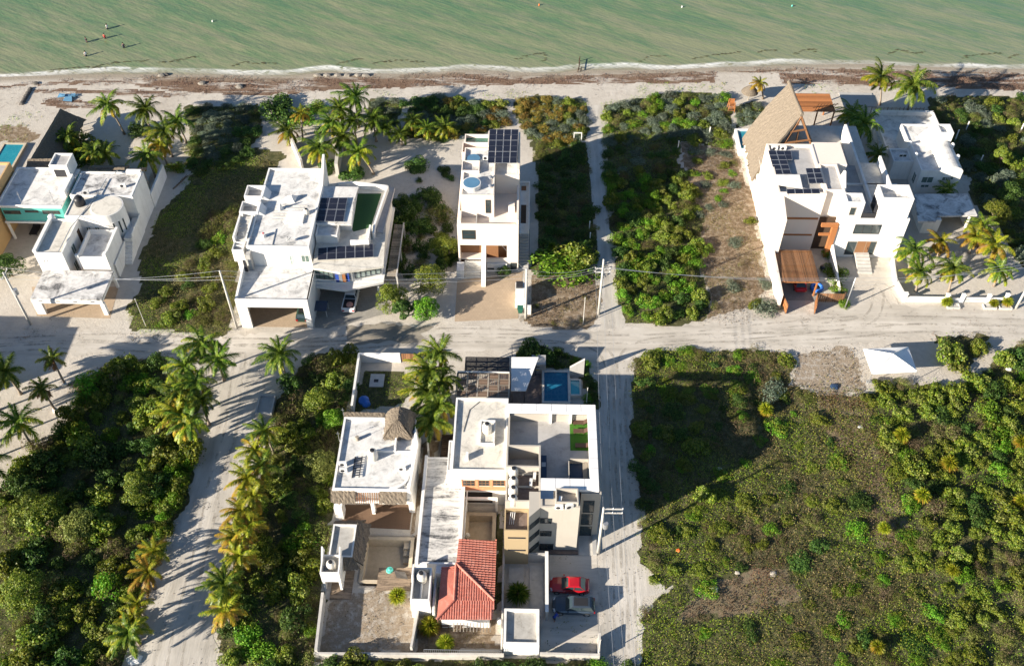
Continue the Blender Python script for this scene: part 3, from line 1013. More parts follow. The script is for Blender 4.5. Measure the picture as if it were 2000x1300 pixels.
kind('rust', 'rusty_bush', 'orange brown flecked bush', 5, leaf='leaf_rust', leaf2='leaf_silver', mix2=0.12, lobes=14, nleaf=1900, size=0.105, H=lambda: U(.65, .85))
kind('dry', 'dry_bush', 'brown half dead bush', 4, leaf='leaf_dry', leaf2='leaf_olive', mix2=0.2, lobes=9, nleaf=650, size=0.12, asp=0.3, H=lambda: U(.6, .85))


def put_bush(k, x, y, r, h, label, group, z=0.0):
    name, ms, desc = KIND[k]
    o = bpy.data.objects.new(name, random.choice(ms))
    C.objects.link(o)
    o.location = (x, y, z)
    o.rotation_euler = (0, 0, U(0, 6.28))
    o.scale = (r * U(.78, 1.25), r * U(.78, 1.25), h)
    o.rotation_euler = (U(-.12, .12), U(-.12, .12), U(0, 6.28))
    tag(o, label, 'bush', group)
    return o


def poisson(poly, spacing, tries=30, margin=0.0, avoid=()):
    poly = np.array(poly)
    x0, y0 = poly.min(0); x1, y1 = poly.max(0)
    area = (x1 - x0) * (y1 - y0)
    n = int(area / spacing ** 2 * tries)
    pts = []
    cell = {}
    cand = rng.random((n, 2)) * [x1 - x0, y1 - y0] + [x0, y0]
    ok = inpoly(cand[:, 0], cand[:, 1], poly)
    for a in range(4):
        if margin:
            ok &= inpoly(cand[:, 0] + margin * math.cos(a * math.pi / 2), cand[:, 1] + margin * math.sin(a * math.pi / 2), poly)
    for av in avoid:
        ok &= ~inpoly(cand[:, 0], cand[:, 1], av)
    for x, y in cand[ok]:
        ci, cj = int(x // spacing), int(y // spacing)
        good = True
        for di in (-1, 0, 1):
            for dj in (-1, 0, 1):
                for (a, b) in cell.get((ci + di, cj + dj), ()):
                    if (a - x) ** 2 + (b - y) ** 2 < spacing ** 2:
                        good = False
        if good:
            cell.setdefault((ci, cj), []).append((x, y)); pts.append((float(x), float(y)))
    return pts


def zone(reg, spacing, rr, hr, mix, where, avoid=()):
    """individual bushes over a region"""
    keys = list(mix); wts = [mix[k] for k in keys]
    for (x, y) in poisson(W[reg] if isinstance(reg, str) else reg, spacing, margin=rr[0] * 0.5, avoid=avoid):
        k = random.choices(keys, wts)[0]
        q = np.array([x, y, 1.5 - CAM_H]); zz = q @ Fv; sx, sy = 1000 + FPX * (q @ Rv) / zz, 650 - FPX * (q @ Uv) / zz
        if sx < -25 or sx > 2025 or sy > 1325:
            continue
        r = U(*rr); h = r * U(*hr)
        put_bush(k, x, y, r, h, KIND[k][2] + ' ' + where, KIND[k][2] + 'es ' + where)


def px_bush(k, x, y, rpx, h, label):
    """one bush measured by its centre and radius in the photo"""
    cx, cy, _ = P(x, y, h * 0.6)
    r = rpx / (FPX / math.hypot(CAM_H, cy) ) if False else rpx * abs(P(x + 1, y, h * 0.6)[0] - cx)
    put_bush(k, cx, cy, r * 1.2, h * 1.1, label, None)


zone('east_thicket', 1.95, (.85, 2.0), (.65, 1.15), {'grape': 6, 'olive': 3.2, 'dark': 1.8, 'bright': 1.2, 'dry': .5}, 'in the dense thicket filling the right edge')
zone('sw_scrub', 2.1, (1.0, 2.3), (1.0, 1.7), {'grape': 5, 'olive': 2.4, 'dark': 2.4, 'bright': .5}, 'in the dense scrub left of the palm lane')
zone('mid_scrub', 2.05, (.9, 2.1), (.9, 1.5), {'grape': 3, 'olive': 3, 'dark': 3, 'bright': .6}, 'between the palm lane and the thatch turret house')
zone('south_hedge', 2.0, (1.1, 1.8), (.9, 1.2), {'grape': 4, 'bright': 2, 'dark': 2}, 'below the bottom boundary wall')
zone('lane_hedge', 1.5, (.9, 1.3), (1.8, 2.5), {'bright': 5, 'grape': 1}, 'hedging the left side of the palm lane')
zone('lot_green', 1.75, (1.0, 1.7), (.9, 1.4), {'bright': 4, 'grape': 4, 'dark': 1.5, 'olive': 1}, 'on the green lot right of the footpath')
zone('lot_shade', 2.1, (.9, 1.5), (.5, .8), {'dark': 4, 'silver': 1.5, 'olive': 1.5}, 'in the shade beside the beach footpath')
zone('dune_east', 1.9, (1.1, 1.7), (.6, .9), {'silver': 4, 'bright': 2, 'grape': 1.5, 'olive': 1.5}, 'on the dune right of the beach footpath')
zone(ground_poly([(752, 420), (800, 385), (850, 380), (886, 440), (890, 520), (850, 530), (800, 545), (765, 540), (760, 480)]), 1.8, (.9, 1.6), (.9, 1.4), {'dark': 4, 'olive': 2, 'grape': 1}, 'planted between the carport house and cream house')
zone('dune_pool', 1.7, (1.0, 1.4), (.7, .9), {'silver': 5}, 'beside the palapa house pool')
zone('rust_lot', 1.6, (1.0, 1.5), (.75, 1.05), {'rust': 5, 'silver': 2.6, 'grape': 1.2}, 'on the dune lot behind the cream house')
zone('dune_mid_east', 1.75, (1.0, 1.6), (.7, 1.0), {'silver': 3, 'dark': 3, 'grape': 2, 'rust': .8}, 'on the dune behind the cream house garden')
zone('dune_mid', 1.7, (1.0, 1.4), (.7, 1.0), {'dark': 4, 'silver': 1.5}, 'on the dune behind the carport house garden')
zone('dune_west', 1.9, (1.1, 1.7), (.65, .95), {'silver': 4, 'dark': 4, 'olive': 1}, 'on the left dune by the beach')
zone('mid_lot', 1.9, (1.1, 1.6), (.55, .85), {'dark': 6, 'olive': 1}, 'in the shady lot beside the cream house')
zone('far_east', 2.1, (1.1, 1.9), (.65, 1.0), {'dark': 4, 'grape': 2, 'olive': 2.5, 'silver': 1.5}, 'on the overgrown lot past the far right house')
zone('corner_bed', 1.3, (.7, 1.1), (.8, 1.2), {'dark': 4, 'bright': 1.2}, 'round the corner pool of the beige house')
zone([p[:2] for p in ground_poly([(300, 610), (300, 570), (370, 510), (400, 420), (455, 410), (472, 480), (455, 600), (450, 630), (330, 635)])], 2.2, (1.0, 1.7), (.75, 1.1), {'olive': 3, 'grape': 2.5, 'bright': .8, 'dark': 1}, 'on the overgrown lot left of the carport house')
zone('lot_east', 4.6, (.8, 1.4), (.6, .9), {'silver': 1.5, 'grape': 2, 'bright': 2, 'dry': 2}, 'on the dry lot left of the palapa house')
zone(ground_poly([(1335, 290), (1430, 295), (1442, 340), (1400, 405), (1352, 420)]), 2.1, (.7, 1.5), (.45, .8), {'grape': 3, 'bright': 2, 'silver': 2, 'olive': 1.5}, 'scattered at the beach end of the dry lot')
zone(ground_poly([(1242, 706), (1300, 688), (1500, 690), (1535, 735), (1480, 800), (1400, 860), (1300, 950), (1252, 1000), (1238, 800)]), 2.2, (.7, 1.6), (.45, .9), {'dark': 4, 'bright': 2, 'grape': 1.5, 'olive': 1.5}, 'crowding the shaded corner of the corner lot')
zone(ground_poly([(1256, 1060), (1300, 1000), (1400, 950), (1500, 990), (1520, 1050), (1460, 1090), (1400, 1120), (1320, 1150), (1275, 1140)]), 2.3, (.7, 1.5), (.45, .85), {'grape': 4, 'bright': 2, 'olive': 1}, 'at the sunlit road edge of the corner lot')
zone(ground_poly([(1640, 1180), (1700, 1080), (1800, 1110), (1860, 1200), (1900, 1300), (1640, 1310)]), 2.4, (.7, 1.4), (.45, .85), {'grape': 3, 'bright': 3, 'olive': 1}, 'near the bottom of the corner lot')
zone('east_lot', 2.9, (.5, 1.7), (.32, .7), {'dark': 2, 'bright': 2.2, 'olive': 1.6, 'grape': 2.4, 'dry': .6}, 'on the weedy corner lot right of the side road', avoid=[W['bare_lot'], W['bare_patch']])
zone('path_front', 3.2, (.6, .9), (.6, .9), {'dry': 3, 'olive': 1}, 'on the dry verge beside the footpath')

# bushes one can pick out
for k, x, y, r, h, lab in [
    ('bright', 1104, 505, 58, 3.0, 'large bright green bush at the front of the lot left of the footpath'),
    ('grape', 1132, 498, 34, 3.2, 'yellow green bush leaning against the bright green one by the footpath'),
    ('dark', 540, 206, 34, 2.6, 'big rounded dark green bush at the beach end of the left lots'),
    ('bright', 588, 222, 26, 2.0, 'vivid green bush beside the rounded dark bush near the beach'),
    ('bright', 618, 204, 20, 1.7, 'small vivid green bush nearest the sand in the left garden'),
    ('bright', 625, 252, 12, 1.2, 'little vivid green bush beside a brown palm trunk'),
    ('bright', 344, 322, 18, 1.6, 'vivid green bush between the white wall and the sand path'),
    ('dark', 268, 250, 20, 1.6, 'dark round bush under the tall beach palms'),
    ('dark', 165, 295, 42, 2.8, 'leafy bush mass behind the white stair tower'),
    ('grape', 140, 275, 34, 3.0, 'yellow green tree like bush behind the grey thatch'),
    ('silver', 1497, 594, 26, 1.8, 'grey green feathery bush at the foot of the palapa house wall'),
    ('bright', 1651, 586, 12, 1.6, 'clipped green bush by the slatted wooden gate'),
    ('bright', 1633, 528, 22, 1.5, 'lush green planting strip inside the wooden gate'),
    ('bright', 1640, 560, 14, 1.1, 'low yellow green plants behind the wooden gate'),
    ('bright', 1620, 490, 15, 1.8, 'green shrub against the wood clad entrance'),
    ('bright', 1632, 475, 9, 1.4, 'small green shrub beside the orange timber wall'),
    ('bright', 1416, 184, 14, 1.8, 'square green hedge beside the beach umbrella'),
    ('dark', 983, 527, 12, 1.4, 'round dark bush before the white planter of the cream house'),
    ('grape', 1860, 686, 27, 2.4, 'bushy green shrub right of the white tent'),
    ('grape', 1914, 674, 18, 1.8, 'small green shrub furthest right of the white tent'),
    ('grape', 1872, 706, 18, 1.6, 'low shrub at the foot of the bush right of the tent'),
    ('grape', 1380, 962, 20, 1.8, 'rounded leafy bush at the edge of the big shadow on the corner lot'),
    ('silver', 1510, 760, 30, 1.5, 'grey green bush standing out in the shaded corner lot'),
    ('dark', 1045, 682, 32, 2.6, 'dark leafy bush at the road corner behind the white awning'),
    ('bright', 1148, 775, 12, 1.0, 'lit green shrub beside the corner pool'),
    ('dark', 850, 395, 20, 1.8, 'dark shrub nearest the cream house garden wall'),
    ('dark', 818, 318, 24, 1.7, 'dark shrub alone on the shaded garden sand'),
    ('dark', 802, 322, 12, 1.4, 'small dark shrub left of another on the garden sand'),
    ('dark', 868, 330, 14, 1.3, 'shrub on the garden sand close to the cream house'),
    ('dark', 880, 345, 10, 1.0, 'little shrub against the cream house garden side'),
    ('dark', 838, 375, 18, 1.5, 'shrub in the middle of the shaded sand garden'),
    ('dark', 800, 412, 22, 2.2, 'dense dark shrub beside the grey garden path'),
    ('dark', 770, 435, 22, 2.2, 'dark shrub behind the carport house wing'),
    ('dark', 770, 470, 24, 2.4, 'dark shrub beside the end of the solar wing'),
    ('dark', 775, 508, 22, 2.0, 'dark shrub in front of the solar wing end'),
    ('dark', 820, 440, 24, 2.2, 'dark bush in the shade between two houses'),
    ('olive', 860, 415, 26, 2.2, 'olive green bush behind the cream house front garden'),
    ('dark', 818, 350, 8, .7, 'tiny plant on the shaded garden sand'),
    ('dark', 1064, 395, 0.1 + 18, 1.2, 'dark shrub beside the cream house side stair'),
    ('dark', 640, 320, 20, 1.5, 'dark shrub below the garden palms'),
    ('dark', 690, 335, 22, 1.5, 'dark shrub at the foot of the leaning garden palm'),
    ('dark', 1840, 405, 1 + 16, 1.2, 'dark shrub before the far garage'),
    ('bright', 310, 632, 9, .8, 'small green shrub at the roadside end of the left lot'),
    ('olive', 225, 735, 26, 2.2, 'pale olive bush at the top of the left scrub'),
    ('bright', 283, 742, 22, 2.0, 'green bush at the top right of the left scrub'),
    ('dry', 165, 745, 14, .9, 'brown dried bush beside the sandy clearing'),
    ('dry', 172, 775, 20, 1.0, 'rusty dead bush on the edge of the left scrub'),
]:
    px_bush(k, x, y, r, h, lab)


def weeds(name, regs, dens, size, hgt, mats, wts, label, clump=3.0, avoid=(), asp=0.35, thresh=0.0):
    """ground cover nobody could count: small blades and leaves over a region"""
    allp = []
    for reg in regs:
        poly = np.array(W[reg] if isinstance(reg, str) else reg)
        x0, y0 = poly.min(0); x1, y1 = poly.max(0)
        n = int((x1 - x0) * (y1 - y0) * dens)
        c = rng.random((n, 2)) * [x1 - x0, y1 - y0] + [x0, y0]
        wx = c[:, 0] + (vnoise(c[:, 0], c[:, 1], 2.5) - .5) * 2.6 + rng.normal(size=n) * .3; wy = c[:, 1] + (vnoise(c[:, 0] + 90, c[:, 1], 2.5) - .5) * 2.6 + rng.normal(size=n) * .3
        ok = inpoly(wx, wy, poly)
        for av in avoid:
            ok &= ~inpoly(c[:, 0], c[:, 1], np.array(av))
        f = vnoise(c[:, 0] + 500, c[:, 1] + 300, clump, 3)
        ok &= f > thresh + (rng.random(n) - .5) * .12
        c = c[ok]; f = f[ok]
        z = np.clip((f - 0.25) * 1.8, 0.05, 1) * hgt * rng.random(len(c)) + 0.03
        allp.append(np.column_stack([c, z]))
    p = np.concatenate(allp); n = len(p)
    nr = rng.normal(size=(n, 3)) * 0.8 + [-.15, -.15, 0.5]
    lv = leaf_verts(p, nr, size * (0.5 + rng.random(n)), asp)
    # the mix drifts in patches
    g = vnoise(p[:, 0] + 700, p[:, 1] + 100, 7.0, 3) + (rng.random(n) - .5) * 0.25
    q = np.quantile(g, np.cumsum(wts)[:-1] / sum(wts))
    midx = np.searchsorted(q, g)
    me = quick_mesh(name, lv, n, 4, mats, midx)
    o = bpy.data.objects.new(name, me)
    C.objects.link(o)
    stuff(o, label, 'weeds')
    return o


weeds('weeds', ['east_lot'], 62, 0.18, 0.8, ['weed_green', 'weed_mixed', 'weed_dry'], [5, 4, 2.2], 'green and brown weeds covering the corner lot right of the side road', 2.2, thresh=.22, avoid=[W['bare_patch']])
weeds('weeds', ['lot_west'], 55, 0.17, 0.8, ['weed_green', 'weed_mixed', 'weed_dry'], [3.5, 4, 3], 'low weeds over the lot left of the carport house', 2.2, thresh=.28)
weeds('weeds', ['lot_east', 'path_front'], 45, 0.16, 0.4, ['weed_mixed', 'weed_dry'], [2, 5], 'dry brown weeds over the lot left of the palapa house', 2.2, thresh=0.3)
weeds('undergrowth', ['dune_west', 'dune_mid', 'dune_mid_east', 'rust_lot', 'mid_lot', 'dune_east', 'dune_pool', 'lot_shade', 'lot_green', 'far_east'], 30, 0.16, 0.5, ['weed_green', 'weed_mixed'], [5, 2], 'green undergrowth between the dune bushes along the beach', 2.5)
weeds('undergrowth', ['sw_scrub', 'mid_scrub', 'east_thicket', 'south_hedge', 'corner_bed', 'lane_hedge', 'east_road_bushes'], 24, 0.18, 0.8, ['weed_green', 'weed_mixed', 'weed_dry'], [5, 2.5, 1], 'dark undergrowth between the bushes of the thickets', 2.5)
weeds('dry_weeds', ['bare_lot', 'bare_patch'], 70, .17, .7, ['weed_dry', 'weed_mixed', 'weed_rust'], [4, 2, 1], 'brown weeds along the bare strip through the corner lot', 1.8, thresh=.30)
weeds('leaf_litter', [ground_poly(q) for q in ([(0, 640), (260, 640), (260, 700), (0, 700)], [(600, 640), (880, 630), (880, 692), (600, 692)], [(880, 625), (1240, 625), (1240, 655), (880, 650)], [(1380, 615), (2000, 600), (2000, 660), (1380, 690)], [(1165, 700), (1250, 700), (1256, 1300), (1172, 1300)], [(390, 700), (520, 700), (500, 850), (420, 1300), (270, 1300), (340, 1030)], [(700, 270), (900, 290), (880, 540), (760, 560)], [(60, 600), (240, 600), (250, 650), (40, 650)])], 5, .13, .03, ['weed_dry', 'branch_bark', 'weed_rust'], [3, 1, 1], 'brown leaf litter and twigs scattered over the sand', 1.3, thresh=.52)
weeds('dry_grass', ['b1_yard', 'b2_yard', 'strip_b1b2'], 12, 0.16, 0.15, ['weed_dry', 'weed_mixed'], [5, 2], 'dry grass on the yards of the two houses with boundary walls', 1.6, thresh=0.42)
weeds('grass', ['b1_garden', 'strip_b2b3'], 26, 0.16, 0.2, ['weed_green'], [1], 'short green grass in the walled garden behind the turret house', 2)
weeds('dry_weeds', ['verge_west', 'fig_dry', ground_poly([(255, 640), (350, 650), (455, 660), (430, 672), (260, 668)]), ground_poly([(590, 692), (700, 692), (690, 720), (600, 715)])], 16, 0.2, 0.25, ['weed_dry', 'weed_mixed'], [4, 1], 'brown dry weeds on the sandy road verges', 1.8, thresh=0.42)
weeds('dry_weeds', [ground_poly(q) for q in ([(20, 655), (60, 640), (95, 635), (90, 660), (40, 668)], [(1640, 680), (1690, 690), (1690, 750), (1670, 745), (1660, 700)], [(1808, 640), (1850, 655), (1850, 668), (1815, 662)], [(1350, 630), (1500, 612), (1510, 622), (1380, 640)])], 18, 0.17, 0.2, ['weed_rust', 'weed_dry'], [2, 3], 'rusty brown weeds along the road edge', 1.2, thresh=0.45)
weeds('beach_vine', ['l1_dune'] + [ground_poly(q) for q in ([(1250, 162), (1330, 160), (1420, 165), (1400, 185), (1300, 182), (1240, 186)], [(1560, 165), (1650, 170), (1640, 182), (1570, 184)], [(930, 185), (1000, 175), (1060, 182), (1020, 192), (950, 192)], [(20, 225), (90, 215), (70, 240), (10, 250)], [(730, 178), (800, 178), (820, 190), (740, 190)])], 9, 0.22, 0.15, ['weed_green', 'weed_mixed'], [3, 1], 'straggling green beach vine on the pale sand', 1.5, thresh=0.47)
weeds('seaweed', WRACKW, 26, 0.2, 0.22, ['weed_sea'], [1], 'brown seaweed washed up along the beach', 1.3, thresh=0.41)
weeds('beach_debris', [ground_poly([(0, 170), (500, 180), (900, 160), (2000, 150), (2000, 185), (1500, 185), (900, 195), (500, 205), (0, 235)])], 6, .15, .06, ['weed_sea', 'weed_dry', 'branch_bark'], [3, 2, 1], 'scattered twigs and weed scraps on the beach sand', 1.0, thresh=.50)
weeds('yard_weeds', [ground_poly([(1070, 1200), (1168, 1200), (1168, 1276), (1058, 1276)]), ground_poly([(1068, 1086), (1130, 1086), (1100, 1110), (1068, 1110)])], 14, .16, .12, ['weed_mixed', 'leaf_dark'], [1, 1], 'small dark weeds sprouting in the parking yard', 1.0, thresh=.56)


def floating():
    mb = MB()
    for line in ([(100, 137), (150, 132), (180, 131), (210, 133)], [(180, 133), (200, 126), (235, 121), (290, 118)], [(310, 122), (350, 118), (370, 112), (390, 111)], [(455, 128), (480, 121), (500, 124), (540, 122)], [(660, 125), (690, 117), (710, 114)], [(730, 123), (780, 118), (830, 121)], [(1010, 116), (1035, 107), (1065, 103), (1066, 115), (1056, 123)], [(1250, 119), (1270, 110), (1300, 109)], [(1350, 115), (1390, 108), (1420, 105), (1450, 100)], [(1480, 102), (1500, 97), (1520, 98)], [(1550, 106), (1570, 98), (1592, 97), (1590, 104)], [(1735, 106), (1755, 97), (1785, 104), (1810, 101)], [(1880, 112), (1910, 106), (1960, 104)], [(1970, 112), (1990, 105)]):
        pts = [P(x, y, -0.03) for x, y in line]
        fine = []
        for a, b in zip(pts[:-1], pts[1:]):
            k = max(2, int(math.dist(a, b) / 0.45))
            for j in range(k):
                t = j / k
                fine.append((a[0] + (b[0] - a[0]) * t + U(-.2, .2), a[1] + (b[1] - a[1]) * t + U(-.2, .2), -0.03))
        for q in fine:
            for _ in range(2):
                x, y = q[0] + U(-.25, .25), q[1] + U(-.18, .18); s = U(.08, .26)
                mb.poly([(x - s * 1.7, y, -0.03), (x, y - s * .45, -0.025), (x + s * 1.7, y + U(-.1, .1), -0.03), (x, y + s * .5, -0.02)])
    o = mb.build('floating_seaweed', 'weed_float')
    stuff(o, 'dark strands of seaweed floating just off the beach', 'seaweed')


floating()


# ------------------------------------------------------------------ palms
def crown_mesh(nf, L, mats, wts, wind=(-0.9, -0.25), droop=1.0, nst=20, wide=0.075):
    """feather fronds; the oldest hang lowest and yellow first"""
    quads, mi = [], []
    for i in range(nf):
        age = i / (nf - 1)
        az = i * 2.39996 + U(-.25, .25)
        el = math.radians(72 - 92 * age + U(-9, 9))
        ln = L * U(.82, 1.08) * (0.78 + .3 * math.sin(math.pi * min(1, age * 1.2)))
        k = min(len(mats) - 1, int(np.searchsorted(np.cumsum(wts) / sum(wts), min(.999, max(0, age + U(-.18, .18))))))
        p = np.array([0.0, 0.0, 0.0]); pts = [p.copy()]; dirs = []
        seg = 9
        for s in range(seg):
            t = (s + .5) / seg
            e = el - droop * (1.25 * t ** 1.25) * (0.75 + .5 * math.cos(el))
            d = np.array([math.cos(az) * math.cos(e), math.sin(az) * math.cos(e), math.sin(e)])
            d += np.array([wind[0], wind[1], 0]) * 0.55 * t
            d /= np.linalg.norm(d)
            p = p + d * ln / seg
            pts.append(p.copy()); dirs.append(d)
        pts = np.array(pts); dirs.append(dirs[-1]); dirs = np.array(dirs)
        for s in range(seg):
            side = np.cross(dirs[s], [0, 0, 1]); nn = np.linalg.norm(side)
            side = side / nn if nn > 1e-3 else np.array([1.0, 0, 0])
            w0 = .045 * (1 - s / seg) + .012; w1 = .045 * (1 - (s + 1) / seg) + .012
            quads.append([pts[s] - side * w0, pts[s] + side * w0, pts[s + 1] + side * w1, pts[s + 1] - side * w1]); mi.append(k)
        for j in range(nst):
            t = .12 + .87 * (j + .5) / nst
            u = t * seg; s = min(seg - 1, int(u)); fr = u - s
            q = pts[s] * (1 - fr) + pts[s + 1] * fr
            d = dirs[s]
            side = np.cross(d, [0, 0, 1]); nn = np.linalg.norm(side)
            side = side / nn if nn > 1e-3 else np.array([1.0, 0, 0])
            up = np.cross(side, d)
            ll = ln * .23 * math.sin(math.pi * (.16 + .8 * t)) ** .7 * U(.85, 1.1)
            for sg in (-1, 1):
                ld_ = side * sg * .8 + d * .75 - np.array([0, 0, 1]) * U(.2, .95) + up * .1 + np.array([wind[0], wind[1], 0]) * .22
                ld_ /= np.linalg.norm(ld_)
                wv = np.cross(ld_, up); wv /= max(np.linalg.norm(wv), 1e-6)
                wd = wide * U(.8, 1.2)
                mid = q + ld_ * ll * .55 - np.array([0, 0, .04 * ll])
                tip = q + ld_ * ll - np.array([0, 0, .22 * ll])
                quads.append([q - wv * wd * .5, q + wv * wd * .5, mid + wv * wd * .5, mid - wv * wd * .5]); mi.append(k)
                quads.append([mid - wv * wd * .5, mid + wv * wd * .5, tip + wv * wd * .1, tip - wv * wd * .1]); mi.append(k)
    v = np.array(quads).reshape(-1, 3)
    return quick_mesh('crown', v, len(quads), 4, mats, mi)


CROWNS = {
    'green': [crown_mesh(23, 1.0, ['frond_green', 'frond_green', 'frond_lime'], [5, 3, 2], nst=36, wide=.017) for _ in range(6)],
    'lime': [crown_mesh(23, 1.0, ['frond_green', 'frond_lime', 'frond_yellow'], [4, 4, 1.6], nst=36, wide=.017) for _ in range(6)],
    'yellow': [crown_mesh(20, 1.0, ['frond_lime', 'frond_yellow', 'frond_yellow', 'frond_brown'], [4, 3, 3, .6], nst=36, wide=.017) for _ in range(6)],
    'dry': [crown_mesh(19, 1.0, ['frond_green', 'frond_lime', 'frond_brown'], [4, 3, 4], droop=1.25, nst=20, wide=.03) for _ in range(2)],
    'small': [crown_mesh(13, 1.0, ['frond_lime', 'frond_green', 'frond_lime'], [3, 3, 3], nst=16, wide=.04) for _ in range(3)],
}


def palm(x, y, h, L, tint, label, base=None, group=None, whitewash=False):
    """crown measured at photo pixel (x, y), its heart h metres up"""
    cx, cy, _ = P(x, y, h)
    if base:
        bx, by, _ = P(*base)
    else:
        bx, by = cx + U(.1, .6), cy - U(-.2, .5)
    t = thing('coconut_palm', (bx, by, 0), label, 'palm', group)
    mb = MB()
    n = 7
    pts, rs = [], []
    for i in range(n):
        f = i / (n - 1)
        g = f ** 1.4
        pts.append((bx + (cx - bx) * g, by + (cy - by) * g, h * f)); rs.append(.17 - .07 * f + (.10 if i == 0 else 0))
    mb.tube(pts, rs, 8, 0)
    if whitewash:
        mb.tube([(bx, by, 0), (bx, by, .5)], [.34, .30], 8, 1)
    mb.build('trunk', ['trunk_bark', 'white_plaster'] if whitewash else ['trunk_bark'], t, True)
    o = bpy.data.objects.new('crown', random.choice(CROWNS[tint]))
    C.objects.link(o); o.parent = t
    o.location = (cx - bx, cy - by, h)
    L *= U(1.05, 1.25)
    o.scale = (L, L, L * U(.9, 1.05))
    o.rotation_euler = (U(-.2, .2), U(-.2, .2), U(-.9, .9))
    return t


